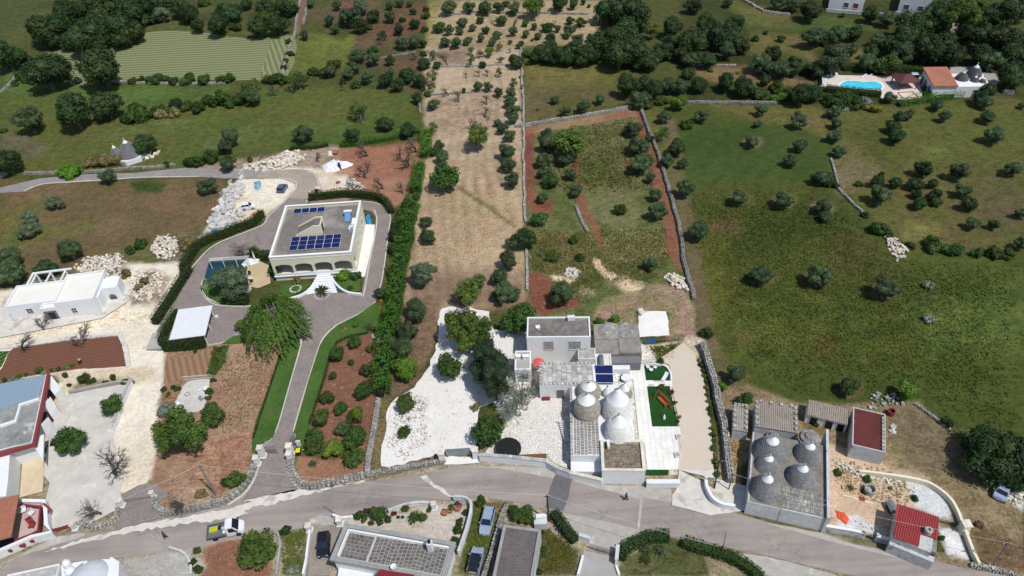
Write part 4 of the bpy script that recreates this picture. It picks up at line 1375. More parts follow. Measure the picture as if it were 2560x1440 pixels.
grove('on the red plot north of the villa', 'b B 190,1090,140 560,1060,140 500,1170,140 440,1130,100 180,1250,150 310,1345,120 460,1385,120 W 960,190,160 240,240,110')
grove('in the dark thicket behind the walled field', 'k B 1500,375,150 1570,350,120 1640,400,160 1740,370,150 1830,400,160 1900,400,130 1460,420,100 1560,430,110 1700,440,110 1800,450,100')
grove('in the big oak wood at the top', 'k B 2000,300,250 2100,230,250 2080,400,230 2180,350,250 2150,100,250 2010,60,200 2120,20,200 2290,430,180 2470,200,160 2480,300,160 2400,360,160 2540,400,130 2240,470,110 w 2330,220,130 o 2240,180,120')
grove('along the lane between the fields', 's B 1385,400,80 1350,570,35 1355,650,30 1400,470,50 1350,500,30 1350,820,25')
grove('in the small field behind the walled field', 'o B 1605,735,85 1935,735,95 1680,827,90 1810,797,115 s 1470,815,25')
grove('by the corner of the walled field', 'k B 2150,640,180 2340,660,150 2280,720,100 o 2270,610,120 2220,740,140 2450,620,150 2540,640,130 g 2520,760,120 s 2400,750,100 2280,780,90')
grove('in the walled field', 'w B 1720,1050,280 o 1550,1040,170 1540,990,110 1680,1170,140 1520,1185,130 1720,1290,110 1520,1275,100 2180,950,140 2220,1075,165 2300,1020,75 2240,1215,165 2290,1180,100 2310,1320,90 S 1200,300,95 1470,245,105 1230,290,60 f B 1565,1330,135 S 1175,460,135 f 1830,390,95')
grove('by the long wall inside the walled field', 'o S 2110,270,130 2130,410,155 2070,820,160')
grove('right of the long dry stone wall', 'o B 2410,862,115 2440,1190,115 2550,1215,90 k 2500,1095,140 t 2390,985,110 o S 2350,220,165 2450,570,170 2480,510,90')
grove('in the weeds above the ruined roofs', 's S 1460,640,90 1280,770,110 1500,780,80 1430,650,60 g 1665,1290,85 1785,1270,95 o 1350,1060,240 c 1180,760,50')
grove('in the lower straw field', 'k S 1060,620,195 o 270,490,100 290,600,150 p 250,900,240 w 610,1040,230 700,960,140 o 970,655,130 930,800,180 850,920,160 900,1050,200 980,1070,120 850,1080,110 f 1010,1250,290')
grove('beside the tall villa hedge', 'o S 190,1180,220 130,1360,190 O 200,500,180 250,380,110 100,470,100 150,560,90 g O 220,660,215')
grove('between villa drive and tall hedge', 'o S 120,330,90 200,270,90 45,480,110 k 30,600,110 80,430,100 20,700,110 30,540,90')
# white gravel yard
grove('over the white gravel yard', 'w O 640,330,330 790,370,270 690,450,230 f 560,655,230 230,920,155 210,1130,105 840,1120,250 n 850,620,320 890,760,300 820,540,210 y 1080,810,270 1040,910,240 990,990,150 d 740,950,80')
# right hand fields
grove('in the large green field', 'o T 535,262,140 850,275,155 1130,320,140 1150,390,110 700,812,165 1100,822,185 1575,905,190 905,10,95 C 535,1040,120 U 245,270,180 f T 305,1220,105 k U 1170,365,180 e T 1890,890,90 1900,1130,110')
grove('at the field boundary', 's T 1200,170,90 1430,390,60 1530,490,130 1600,530,80 1750,610,80 1680,590,70 1910,600,150 2050,635,140 2230,665,90 2350,660,120 2450,665,120 1120,140,120 o T 1120,110,140')
grove('in the far right field', 'o T 1540,245,155 2110,70,165 2140,210,140 2480,50,135 2200,440,110 2350,455,95 2550,370,110 2540,590,110 k 1520,150,90 1640,160,95 1845,60,125 1790,160,110 1910,165,75 1930,235,110 1800,240,75 1820,305,95 2170,310,110 s 1550,100,50 1390,170,60 1930,300,90')
grove('in the field below the pool', 'o C 165,860,115 600,812,110 585,912,75 890,900,125 880,848,65 1165,910,105 1165,1000,125 895,1070,125 1185,1120,105 825,1190,110 1150,820,120 1640,872,110 1710,850,90 1920,772,105 1980,855,115 2300,862,115 2270,752,115 2545,780,60 2360,1000,150 k 1590,940,105 1620,1010,125 s 50,925,95')
grove('in the wood left of the pool', 'k C 200,170,160 400,170,160 250,250,210 100,310,200 380,280,190 460,330,130 100,30,130 360,12,80 700,400,140 60,540,110 150,620,140 345,610,140 480,640,160 640,590,95 900,700,170 1000,680,150 850,460,110')
grove('in the wood left of the pool', 'o C 360,372,145 220,430,155 80,440,130 600,450,180 650,505,150 770,500,180 860,500,130 730,20,110 850,22,120 s 560,290,55 640,240,50 720,650,130 600,700,120 800,690,110 920,520,90 550,700,80 f 755,280,65 h 230,525,45 430,540,35 700,730,80 760,720,90')
grove('behind the pool', 'k C 970,75,160 1300,230,140 1420,380,130 1420,110,120 1010,500,150 1100,470,120 o 1000,262,180 1160,240,175 1150,430,235 1290,352,115 1480,280,130 1390,460,140 1555,130,135 f 1560,470,180 1460,490,120 s 1205,115,50 1080,310,110')
grove('in the dark wood right of the pool', 'k C 1750,170,250 1700,260,230 1880,130,190 1640,330,200 1850,350,220 1950,340,220 2050,400,200 2330,260,250 2260,400,180 2450,300,230 2500,400,200 2480,560,200 1960,190,140 2250,130,200 2400,100,250 2500,50,200 1920,40,150 2550,500,150 2150,250,140 2030,30,130 o 1660,390,170 2320,440,180 w 2120,110,250 2200,40,170')
grove('on the slope below the pool terrace', 's C 1200,740,180 1300,760,150 1100,740,110 1250,720,110 l 1440,800,105 o 1570,710,110 k 2290,670,130 2250,725,120 f 2045,670,75 1825,650,55 1865,692,55 e 1370,750,110')
grove('by the rusty-roofed shed', 'g U 1630,395,200 145,370,90 f 330,470,130 s 1070,1060,55 1940,660,110 900,670,60')
grove('at the right photo edge', 'k U 2290,830,370 2330,980,380 2480,930,360 2490,1120,220 2180,830,200 2560,1050,250')
# left field and building site
grove('in the brown field at the left edge', 'o D 70,680,280 110,850,270 440,780,240 690,610,250 p 290,290,170 270,400,200 340,400,150 530,130,170 210,470,110 600,160,110')
grove('on the building site', 'b D 390,1340,190 830,1400,130 G 230,130,280 970,80,270 s D 1400,560,140 1300,620,110 d 1850,560,170 1250,860,120 1450,920,130 1380,990,100')
grove('beside the ploughed plot', 'f G 800,530,90 1040,560,140 1160,590,80 1395,560,100 s 1100,620,80 1300,630,90 1560,615,110 1640,630,70 860,660,60 e 740,455,60 830,440,50 540,500,60 g 480,470,90')
grove('in the concrete yard', 'f G 1400,900,290 870,1350,370')
grove('with dense leaves by the cream track', 'w F 560,1310,480 400,1350,300')
grove('leafless by the left gate', 'b H 1080,230,360 940,650,310 1790,590,260')
grove('by the vegetable plot', 's F 395,980,60 480,960,45 520,980,60 800,1000,80 840,900,60 790,1060,60 430,1030,50 e 400,1150,170 r 455,1055,45 f 835,1215,225 s 680,640,40')
grove('behind the roadside wall', 'd H 2010,540,130 f 2350,390,200 s 2250,420,100')
grove('below the road', 'f H 1970,1100,90 s 1930,1220,80 1980,1290,110 1000,1320,90 1180,1270,70')
# villa garden
grove('spreading over the pond', 'p E 450,1190,400')
grove('leafless beside the white pergola', 'b E 590,880,240')
grove('with golden-green curtains by the villa drive', 'i F 1370,310,480')
grove('yellowish beside the willow', 'g F 1090,410,140')
grove('at the foot of the villa steps', 'm E 1378,1300,140')
grove('in the villa flower beds', 's E 1720,1170,110 1660,1285,60 h 1590,1150,180 d 1120,1210,110 t 920,1100,150 e 200,1270,90 b F 2300,390,150')
grove('at the bend of the drive', 'o E 1960,1310,150 h F 2125,400,85 r 2350,185,35 2335,250,35 2030,440,30 2005,460,30')
grove('in the red soil orchard right of the drive', 'f F 2110,550,130 1950,660,150 2080,740,65 2245,620,70 1915,860,70 2195,985,180 1860,1050,130 1980,1140,145 1810,1225,190 2130,1370,180 1750,1400,160 2060,1290,120 I 890,120,200 1300,60,240 1290,240,210 g F 2125,1205,180 I 1090,150,240 o F 2215,810,120 2000,1330,150 c I 885,320,90')
grove('in the garden left of the patterned roof', 'f I 320,1140,400 s 620,980,110 550,1010,60 e 700,1360,160 810,1190,60')
grove('in the front garden by the patterned roof', 'f I 1550,800,210 s 1340,840,110 1400,860,90 1740,850,40 1785,850,40 1640,870,90 1560,900,70 1470,910,60 2410,800,70 2360,900,90 2330,980,90 2310,1080,90 u 1430,790,80 1700,820,70 m 1920,850,170 f 1815,760,80 2000,850,90 2050,780,50')
grove('in a garden pot by the patterned roof', 'f I 2270,750,80 s 2210,790,60 u 2345,730,85')
grove('on the verge below the road', 's J 420,690,110 380,720,80')
grove('as a vine arbour behind the dark roof', 'f J 760,820,150 850,830,170 940,870,130 740,770,110 870,780,120')
grove('in the lawn by the round hedge', 'c J 2060,1185,140 2210,1185,150 m 2050,1280,110')
grove('in the shady garden strip', 's J 1030,1170,80 1040,1230,60 990,1400,80 1030,1000,60')
grove('in the farmhouse lawn', 'f M 1955,930,90 u 2060,1000,75 f 1945,640,80 s 2100,1110,60 2100,1230,50 2130,1320,50 d 2060,1160,70 2150,1270,60')
grove('beside the rubble yard', 's L 1000,470,90 700,400,70 1470,660,80 d 830,560,70 1230,560,50 f 1740,1060,60 s 2020,950,70 d 2120,930,90')

# ---------------------------------------------------------------- buildings
class Bld:
    def __init__(s, name, label, corners, z, cat='house', square=True, group=None):
        c = W(corners, z)                      # front-left, front-right, back-right, back-left
        if len(c) == 3:
            c.append(c[0] + c[2] - c[1])
        a, b, cc, d = c
        u = ((b - a) + (cc - d)) / 2
        v = ((d - a) + (cc - b)) / 2
        ang = math.atan2(u.y, u.x)
        angv = math.atan2(v.y, v.x) - math.pi / 2
        w = math.atan2(math.sin(angv - ang), math.cos(angv - ang))
        ang += w / 2
        s.W = u.length
        s.D = v.length
        m = (a + b + cc + d) / 4
        s.U = Vector((math.cos(ang), math.sin(ang), 0))
        s.V = Vector((-math.sin(ang), math.cos(ang), 0))
        s.org = m - s.U * s.W / 2 - s.V * s.D / 2
        s.org.z = 0
        s.z = z
        s.o = empty(name, label, cat, s.org, ang, group)

    def loc(s, px_, z):
        q = W1(px_, z) - s.org
        return q.dot(s.U), q.dot(s.V)

    def wp(s, x, y, z=0.0):
        return s.org + s.U * x + s.V * y + Vector((0, 0, z))

    def part(s, mb, name, m, parent=None, **k):
        return part(mb, name, m, parent or s.o, local=True, **k)

    def box(s, name, x0, x1, y0, y1, z0, z1, m, parent=None, **k):
        return s.part(MB().box(x0, x1, y0, y1, z0, z1), name, m, parent, **k)

    def block(s, roofz, top, t=0.3, wm=None, rm=None, x0=0, x1=None, y0=0, y1=None, z0=-0.3, cope=None, copw=None, pn='wall'):
        """walls with a parapet of height top-roofz and a roof sheet set down inside it"""
        x1 = s.W if x1 is None else x1
        y1 = s.D if y1 is None else y1
        mb = MB()
        mb.box(x0, x1, y0, y0 + t, z0, top).box(x0, x1, y1 - t, y1, z0, top)
        mb.box(x0, x0 + t, y0 + t, y1 - t, z0, top).box(x1 - t, x1, y0 + t, y1 - t, z0, top)
        s.part(mb, pn, wm)
        s.part(MB().box(x0 + t - .01, x1 - t + .01, y0 + t - .01, y1 - t + .01, roofz - 0.25, roofz), 'roof', rm)
        if cope:
            e = 0.05
            c = MB()
            tt = (copw or t) + e
            c.box(x0 - e, x1 + e, y0 - e, y0 + tt, top + .002, top + .06).box(x0 - e, x1 + e, y1 - tt, y1 + e, top + .002, top + .06)
            c.box(x0 - e, x0 + tt, y0 + tt, y1 - tt, top + .002, top + .06).box(x1 - tt, x1 + e, y0 + tt, y1 - tt, top + .002, top + .06)
            s.part(c, 'coping', cope)

    def opening(s, face, u, z, w, h, m=None, frame=None, name='window', x0=0, x1=None, y0=0, y1=None, shutter=None, label=None, arch=False):
        """framed opening on the f(ront), b(ack), l(eft) or r(ight) wall; u is the distance along it"""
        x1 = s.W if x1 is None else x1
        y1 = s.D if y1 is None else y1

        def bx(mb, ua, ub, za, zb, d0, d1):
            if face == 'f':
                mb.box(ua, ub, y0 - d1, y0 - d0, za, zb)
            elif face == 'b':
                mb.box(ua, ub, y1 + d0, y1 + d1, za, zb)
            elif face == 'l':
                mb.box(x0 - d1, x0 - d0, ua, ub, za, zb)
            else:
                mb.box(x1 + d0, x1 + d1, ua, ub, za, zb)
        fr = frame or WHITE
        mb = MB()
        q = 0.09
        bx(mb, u - w / 2 - q, u - w / 2, z - q, z + h + q, 0.003, 0.06)
        bx(mb, u + w / 2, u + w / 2 + q, z - q, z + h + q, 0.003, 0.06)
        bx(mb, u - w / 2, u + w / 2, z + h, z + h + q, 0.003, 0.06)
        bx(mb, u - w / 2, u + w / 2, z - q, z, 0.003, 0.09)
        o = s.part(mb, name, fr, label=label)
        p = MB()
        bx(p, u - w / 2, u + w / 2, z, z + h, 0.004, 0.012)
        s.part(p, 'leaf' if name == 'door' else 'pane', m or GLASS, o)
        if shutter:
            c = MB()
            bx(c, u - 0.03, u + 0.03, z, z + h, 0.014, 0.04)
            bx(c, u - w / 2, u + w / 2, z + h * .5 - .03, z + h * .5 + .03, 0.014, 0.034)
            s.part(c, 'glazing_bar', shutter, o)
        return o


def slabs(parent, name, poly_, ang, w, l, z, h, m, gap=0.03, jit=0.12, lim=300, local=True, base=None, bm=None, zj=0.012, minz=0.02, stag=True, label=None, skip=None):
    """lay stone slabs over a polygon: every slab an object of its own up to lim, the rest one part"""
    ca, sa = math.cos(ang), math.sin(ang)
    q = [(p[0] * ca + p[1] * sa, -p[0] * sa + p[1] * ca) for p in poly_]
    x0, x1 = min(p[0] for p in q), max(p[0] for p in q)
    y0, y1 = min(p[1] for p in q), max(p[1] for p in q)
    cells = []
    y = y0
    row = 0
    while y < y1 - 0.1:
        ww = w * rnd.uniform(1 - jit, 1 + jit)
        if y + ww > y1:
            ww = y1 - y
        x = x0 - (rnd.uniform(0, l * .8) if stag else 0)
        while x < x1 - 0.1:
            ll = l * rnd.uniform(1 - jit * 2, 1 + jit * 2)
            a, b = max(x, x0), min(x + ll, x1)
            cx, cy = (a + b) / 2, y + ww / 2
            if b - a > 0.12 and inside((cx, cy), q) and not (skip and skip(cx * ca - cy * sa, cx * sa + cy * ca)):
                cells.append((cx, cy, b - a - gap, ww - gap))
            x += ll
        y += ww
        row += 1
    mb1 = MB()
    b = 0.02
    mb1.add([(-.5, -.5, 0), (.5, -.5, 0), (.5, .5, 0), (-.5, .5, 0), (-.5 + b, -.5 + b, 1), (.5 - b, -.5 + b, 1), (.5 - b, .5 - b, 1), (-.5 + b, .5 - b, 1)],
            [(4, 5, 6, 7), (0, 1, 5, 4), (1, 2, 6, 5), (2, 3, 7, 6), (3, 0, 4, 7)])
    me = mb1.mesh(name, m)
    rest = MB()
    for i, (cx, cy, ll, ww) in enumerate(cells):
        hx, hy = cx * ca - cy * sa, cx * sa + cy * ca
        zz = z + rnd.uniform(0, zj)
        if i < lim:
            o = inst(me, name, parent, (hx, hy, zz), (0, 0, ang), (ll, ww, h))
            if parent is None:
                o['kind'] = 'structure'
        else:
            rest.obox((hx, hy), (ca, sa), ll, ww, zz, zz + h)
    if rest.v:
        o = part(rest, name + '_field', m, parent, local=True, kind='stuff')
    return cells


def cone(parent, c, r, h, m, capm=None, zb=0.0, courses=22, capf=0.25, bulge=0.12, n=40, whit=None, sx=1.0, pin=True, jit=0.012, local=True, skirt=0.0):
    """dry stone cone laid in stepped courses, whitewashed tip and pinnacle"""
    o = None
    mb = MB()
    prof = []
    if skirt:
        prof += [(r * 1.03, -skirt)]
    top = 1.0 - capf
    for i in range(courses):
        f0 = i / courses * top
        f1 = (i + 1) / courses * top
        rr0 = r * (1 - f0 + bulge * math.sin(math.pi * f0))
        rr1 = r * (1 - f1 + bulge * math.sin(math.pi * f1))
        dz = h * (f1 - f0)
        prof += [(rr0 - .07, h * f0), (rr0, h * f0 + dz * .3), (rr0 * .98 + rr1 * .02, h * f1 - .01), (rr1 - .05, h * f1)]
    mb.lathe((c[0], c[1], zb), prof, n, sx, 1, jit)
    o = part(mb, 'stone_cone', m, parent, local=local)
    ft = top
    rc = r * (1 - ft + bulge * math.sin(math.pi * ft)) * 1.04
    cp = MB()
    cp.lathe((c[0], c[1], zb + h * top), [(rc, -.02), (rc * .97, .02), (rc * .62, h * capf * .45), (rc * .3, h * capf * .8), (rc * .12, h * capf)], 20)
    off = None
    oc = bpy.data.objects.new('cone_cap', cp.mesh('cone_cap', capm or WHITE, (0, 0, 0), True))
    COL.objects.link(oc)
    oc.parent = o
    if not local:
        q = parent
        L0 = Vector((0, 0, 0))
        while q is not None:
            L0 += Vector(q.location)
            q = q.parent
        oc.location = -L0
    if pin:
        pb = MB()
        zt = zb + h
        pb.lathe((c[0], c[1], zt), [(.07, -.05), (.06, .18), (.14, .24), (.17, .36), (.14, .48), (.04, .54)], 10)
        op = bpy.data.objects.new('pinnacle', pb.mesh('pinnacle', STONE, (0, 0, 0), True))
        COL.objects.link(op)
        op.parent = o
        op.location = oc.location
    return o


# ---- the cream villa
v = Bld('villa', 'cream two-level villa with arched porch and solar panels on its flat roof', 'X 672,644 876,631 904,501 714,516', 5.8)
VW, VD = v.W, v.D
v.box('podium', 0, VW, 0, VD, -0.3, 1.2, CREAM)
pd = 3.4          # porch depth
v.part(MB().box(0.3, VW - 0.3, pd, VD - .3, 1.2, 4.85).box(0, .3, pd, VD, 1.2, 5.8).box(VW - .3, VW, pd, VD, 1.2, 5.8).box(.3, VW - .3, VD - .3, VD, 1.2, 5.8), 'wall', CREAM)


def arcade(mbx, length, z0, ztop, spring, n, t, pier, axis='x', off=0.0, a0=0.0):
    """wall with n round openings along an axis"""
    step = (length - pier) / n

    def vtx(u, d, z):
        return (a0 + u, off + d, z) if axis == 'x' else (off + d, a0 + u, z)
    for i in range(n):
        u0 = i * step
        mb = mbx
        # pier
        a, b = vtx(u0, 0, z0), vtx(u0 + pier, t, ztop)
        mb.box(min(a[0], b[0]), max(a[0], b[0]), min(a[1], b[1]), max(a[1], b[1]), z0, ztop)
        w = step - pier
        k = 12
        for j in range(k):
            ua, ub = u0 + pier + w * j / k, u0 + pier + w * (j + 1) / k
            fa, fb = (j / k * 2 - 1), ((j + 1) / k * 2 - 1)
            za = spring + 0.62 * math.sqrt(max(0, 1 - fa * fa))
            zb2 = spring + 0.62 * math.sqrt(max(0, 1 - fb * fb))
            vs = [vtx(ua, 0, za), vtx(ub, 0, zb2), vtx(ub, t, zb2), vtx(ua, t, za), vtx(ua, 0, ztop), vtx(ub, 0, ztop), vtx(ub, t, ztop), vtx(ua, t, ztop)]
            mb.add(vs, [(0, 3, 2, 1), (4, 5, 6, 7), (0, 1, 5, 4), (2, 3, 7, 6)])
    a, b = vtx(n * step, 0, z0), vtx(n * step + pier, t, ztop)
    mbx.box(min(a[0], b[0]), max(a[0], b[0]), min(a[1], b[1]), max(a[1], b[1]), z0, ztop)


ar = MB()
arcade(ar, VW, 1.2, 5.8, 3.25, 4, .35, .42)
v.part(ar, 'porch_arcade', CREAM)
ar = MB()
arcade(ar, pd - .35, 1.2, 5.8, 3.1, 1, .35, .4, 'y', VW - .35, .35)
arcade(ar, pd - .35, 1.2, 5.8, 3.1, 1, .35, .4, 'y', 0, .35)
v.part(ar, 'porch_side_arch', CREAM)
v.box('roof', .3, VW - .3, .35, VD - .3, 4.86, 5.05, brick_mat('villa_roof_slabs', (128, 121, 115), (112, 106, 101), (150, 143, 135), 0.6, 0.4, 0, 0.03, c3=(158, 153, 147)))
e = .07
v.part(MB().box(-e, VW + e, -e, .42, 5.8, 5.9).box(-e, VW + e, VD - .38, VD + e, 5.8, 5.9).box(-e, .38, .42, VD - .38, 5.8, 5.9).box(VW - .38, VW + e, .42, VD - .38, 5.8, 5.9), 'cornice', WHITE2)
v.part(MB().box(0.01, VW - .01, -.12, .0, 1.2, 1.75).box(-.15, VW + .15, -.25, .3, 1.05, 1.2), 'balustrade', WHITE2)
v.box('drip_moulding', -.05, VW + .05, -.06, -.002, 5.2, 5.26, WHITE2)
for u in (2.2, 6, 9.8, 13.2):
    v.opening('f', u, 1.25, 1.3, 2.3, GLASS, WHITE2, 'door' if u in (6,) else 'window', y0=pd)
for u in (6.5, 9.8, 13.6):
    v.opening('r', u, 2.2, .9, 1.4, GLASS, WHITE2)
# side stair house on the roof
sx0, sy0 = v.loc('E 1345,770', 5.05)
sx1, sy1 = v.loc('E 1385,750', 5.05)
ax, ay = v.loc('E 1120,765', 5.05)
wdt = 2.9
sh = MB()
x0, x1_ = ax, sx1
for yy in (ay, ay + wdt):
    vs = [(x0, yy, 5.05), (x1_, yy, 5.05), (x1_, yy, 7.3), (x1_ - (x1_ - x0) * .28, yy, 7.3), (x0, yy, 5.35),
          (x0, yy + .2, 5.05), (x1_, yy + .2, 5.05), (x1_, yy + .2, 7.3), (x1_ - (x1_ - x0) * .28, yy + .2, 7.3), (x0, yy + .2, 5.35)]
    sh.add(vs, [(0, 1, 2, 3, 4), (9, 8, 7, 6, 5), (0, 5, 6, 1), (1, 6, 7, 2), (2, 7, 8, 3), (3, 8, 9, 4), (4, 9, 5, 0)])
sh.box(x1_ - .2, x1_ - .001, ay + .2, ay + wdt, 5.05, 7.28)
v.part(sh, 'stair_house', CREAM)
v.part(MB().add([(x0 + .1, ay + .2, 5.2), (x1_ - (x1_ - x0) * .28, ay + .2, 7.05), (x1_ - (x1_ - x0) * .28, ay + wdt, 7.05), (x0 + .1, ay + wdt, 5.2)], [(0, 1, 2, 3)]).box(x1_ - (x1_ - x0) * .28, x1_ - .2, ay + .2, ay + wdt, 6.95, 7.05), 'stair_roof', ROOFDK)
v.box('stair_door', x1_ + .001, x1_ + .04, ay + .8, ay + 1.9, 5.06, 6.9, DARK)
# steps
st0, _ = v.loc('E 1350,1135', 1.2)
st1, _ = v.loc('E 1450,1120', 1.2)
_, ys_ = v.loc('E 1380,1340', 0.0)
ns = 8
for i in range(ns):
    f0 = i / ns
    wd = 0.35 + f0 * 1.9
    y_a = -.3 - (abs(ys_) - .3) * (i + 1) / ns
    v.box('step', st0 - wd, st1 + wd, y_a, y_a + (abs(ys_) - .3) / ns - 0.03, 0.01, 1.2 * (1 - (i + .6) / ns), WHITE2)
    v.box('riser_band', st0 - wd + .02, st1 + wd - .02, y_a + (abs(ys_) - .3) / ns - .03, y_a + (abs(ys_) - .3) / ns, 0.01, 1.2 * (1 - (i + .6) / ns) - .01, GREYW)
for s_, pth in ((1, 'E 1345,1150 1330,1180 1300,1240 1240,1310 1160,1360 1050,1390'), (-1, 'E 1465,1135 1480,1180 1510,1230 1570,1290 1650,1330 1775,1345')):
    mb = MB()
    ribbon(mb, smooth_line(W(pth, .3), 4), .35, 0, .55)
    part(mb, 'curved_step_wall', WHITE2, v.o) if False else solo(mb, 'garden_wall', WHITE2, 'curved white wall %s of the villa steps' % ('left' if s_ == 1 else 'right'), 'wall')
# solar panels
panel = MB().box(-.5, .5, -.5, .5, -.04, .04).mesh('frame', WPL)
cell = MB().box(-.48, .48, -.47, .47, .041, .05).mesh('cells', PV)


def panel_row(b, parent, p0, p1, p2, n, m, z, tilt=.12, gap=.05):
    """n x m panels between three pixel corners (front-left, front-right, back-left)"""
    a, c, d = b.loc(p0, z), b.loc(p1, z), b.loc(p2, z)
    sx, sy = (c[0] - a[0]) / n, (d[1] - a[1]) / m
    for j in range(m):
        for i in range(n):
            e_ = bpy.data.objects.new('solar_panel', panel)
            COL.objects.link(e_)
            e_.parent = b.o
            e_.location = (a[0] + (i + .5) * sx + (d[0] - a[0]) * (j + .5) / m, a[1] + (j + .5) * sy, z + .25 + j * 0.0)
            e_.rotation_euler = (tilt, 0, 0)
            e_.scale = (sx - gap, sy - gap, 1)
            inst(cell, 'cells', e_)


panel_row(v, v.o, 'E 1050,915', 'E 1555,890', 'E 1085,785', 6, 3, 5.1)
panel_row(v, v.o, 'E 1100,545', 'E 1412,523', 'E 1103,503', 4, 1, 5.1)
# water heater and cooling unit on the roof
hx, hy = v.loc('E 1640,590', 5.2)
wh = empty('solar_water_heater', 'pale blue solar water heater with white tank on villa roof', 'water heater', v.wp(hx, hy, 5.05), math.atan2(v.U.y, v.U.x))
part(MB().add([(-.6, -1, .15), (.6, -1, .15), (.6, .9, .9), (-.6, .9, .9), (-.6, -1, .25), (.6, -1, .25), (.6, .9, 1.0), (-.6, .9, 1.0)],
              [(0, 3, 2, 1), (4, 5, 6, 7), (0, 1, 5, 4), (1, 2, 6, 5), (2, 3, 7, 6), (3, 0, 4, 7)]), 'collector', plain('collector_blue', (110, 160, 205), .2), wh, local=True)
part(MB().tube([(-.8, 1.25, 1.2), (.8, 1.25, 1.2)], .3, 14), 'tank', WPL, wh, local=True)
part(MB().box(-.62, -.55, -.95, 1.3, 0, .15).box(.55, .62, -.95, 1.3, 0, .15).box(-.62, -.55, 1.2, 1.3, .15, .95).box(.55, .62, 1.2, 1.3, .15, .95), 'stand', STEEL, wh, local=True)


def box_thing(name, label, cat, at_, z, parts_, rot=0.0, b=None, group=None):
    o = empty(name, label, cat, (at_[0], at_[1], z), rot, group)
    for nm, m, bs in parts_:
        mb = MB()
        for q in bs:
            mb.box(*q)
        part(mb, nm, m, o, local=True)
    return o


def ac_unit(label, at_, z, rot=0.0, w=.9):
    o = empty('air_conditioner', label, 'air conditioner', (at_[0], at_[1], z), rot)
    part(MB().box(-w / 2, w / 2, -.18, .18, .1, .75), 'casing', WPL, o, local=True)
    part(MB().box(-w / 2 + .05, -w / 2 + .12, -.2, .2, 0, .1).box(w / 2 - .12, w / 2 - .05, -.2, .2, 0, .1), 'foot', IRON, o, local=True)
    part(MB().tube([(-.1, -.181, .42), (-.1, -.2, .42)], .24, 12), 'fan_grille', IRON, o, local=True)
    return o


ac = v.wp(*v.loc('E 1662,690', 5.3), 5.05)
ac_unit('white cooling unit on the villa roof behind the water heater', ac, 5.05, 1.5, 1.2)
ch = v.loc('E 1695,620', 5.6)
v.part(MB().box(ch[0] - .35, ch[0] + .35, ch[1] - 1.6, ch[1] + 1.2, 5.05, 5.75).box(ch[0] - .1, ch[0] + .3, ch[1] - 1.4, ch[1] - .8, 5.75, 6.1), 'chimney', WHITE2)
# east pavement
ground('villa_pavement', 'E 1790,650 1910,655 1900,800 1860,960 1815,1160 1800,1180 1700,1180 1710,1100 1740,960 1760,900 1740,760', SLABW)

# ---- car port with clipped hedge
cp = Bld('carport', 'white flat-roofed carport wrapped in a clipped hedge', 'F 438,537 752,490 838,222 537,275', 2.8, 'carport')
cp.box('roof', -.1, cp.W + .1, -.1, cp.D + .1, 2.65, 2.8, WPL)
for x in (.3, cp.W - .3):
    for y in (.3, cp.D / 2, cp.D - .3):
        cp.box('post', x - .07, x + .07, y - .07, y + .07, 0, 2.65, WHITE2)
cp.box('foot_block', cp.W - .1, cp.W + .4, cp.D - .5, cp.D - .1, 0, .5, WHITE2)

# ---- new white house on the building site
nh = Bld('white_house', 'new white flat-roofed house with stepped blocks on the building site', 'D 545,1140 935,1108 1030,825 655,865', 4.0)
FLR = mat('cream_flat_roof', (243, 240, 230), (234, 230, 218), .4, .15, bump=.05)
nh.block(3.6, 4.0, .22, WHITE2, FLR)
gx0, gy0 = nh.loc('D 45,1188', 3.4)
gx1, gy1 = nh.loc('D 395,1158', 3.4)
bx_, by_ = nh.loc('D 150,1035', 3.4)
nh.block(3.0, 3.4, .22, WHITE2, FLR, x0=gx0, x1=-.001, y0=gy0 + .02, y1=gy0 + 6.0, pn='low_wall')
lx0, ly0 = nh.loc('D 410,1185', 3.0)
nh.block(2.7, 3.05, .2, WHITE2, FLR, x0=lx0, x1=-.002, y0=gy0 - 1.6, y1=gy0 + .01, pn='entrance_wall')
nh.box('entrance_shade', lx0 + .3, -.25, gy0 - 1.64, gy0 - 1.602, 0.1, 2.3, plain('recess_shade', (120, 122, 126), .9))  # flat grey sheet: shade of an entrance recess painted on the wall
nh.box('entrance_deep_shade', lx0 + .9, -.7, gy0 - 1.66, gy0 - 1.645, 0.1, 1.9, DARK)  # near-black sheet before it paints the deeper shade inside
nh.opening('f', nh.W * .40, 1.1, .8, 1.1, GLASS, STONEL, shutter=WPL)
nh.opening('f', (gx0 + lx0) / 2 + .4, 1.1, 1.0, 1.1, GLASS, STONEL, x0=gx0, y0=gy0 + .02, shutter=WPL)
nh.opening('r', nh.D * .22, 1.1, .9, 1.2, GLASS, STONEL, shutter=WPL)
po = MB()
yb = gy0 + 6.0
for a_ in (gx0 + 2.5, gx0 + 5.2, gx0 + 8.0):
    po.box(a_, a_ + .25, yb + 3.0, yb + 3.25, 0, 3.3)
    po.box(a_, a_ + .25, yb, yb + 3.0, 3.05, 3.3)
po.box(gx0 + 2.0, -.01, yb + 3.0, yb + 3.35, 3.3, 3.6)
po.box(gx0 + 2.0, gx0 + 2.3, yb, yb + 3.0, 3.3, 3.6)
nh.part(po, 'rear_pergola', WHITE2)
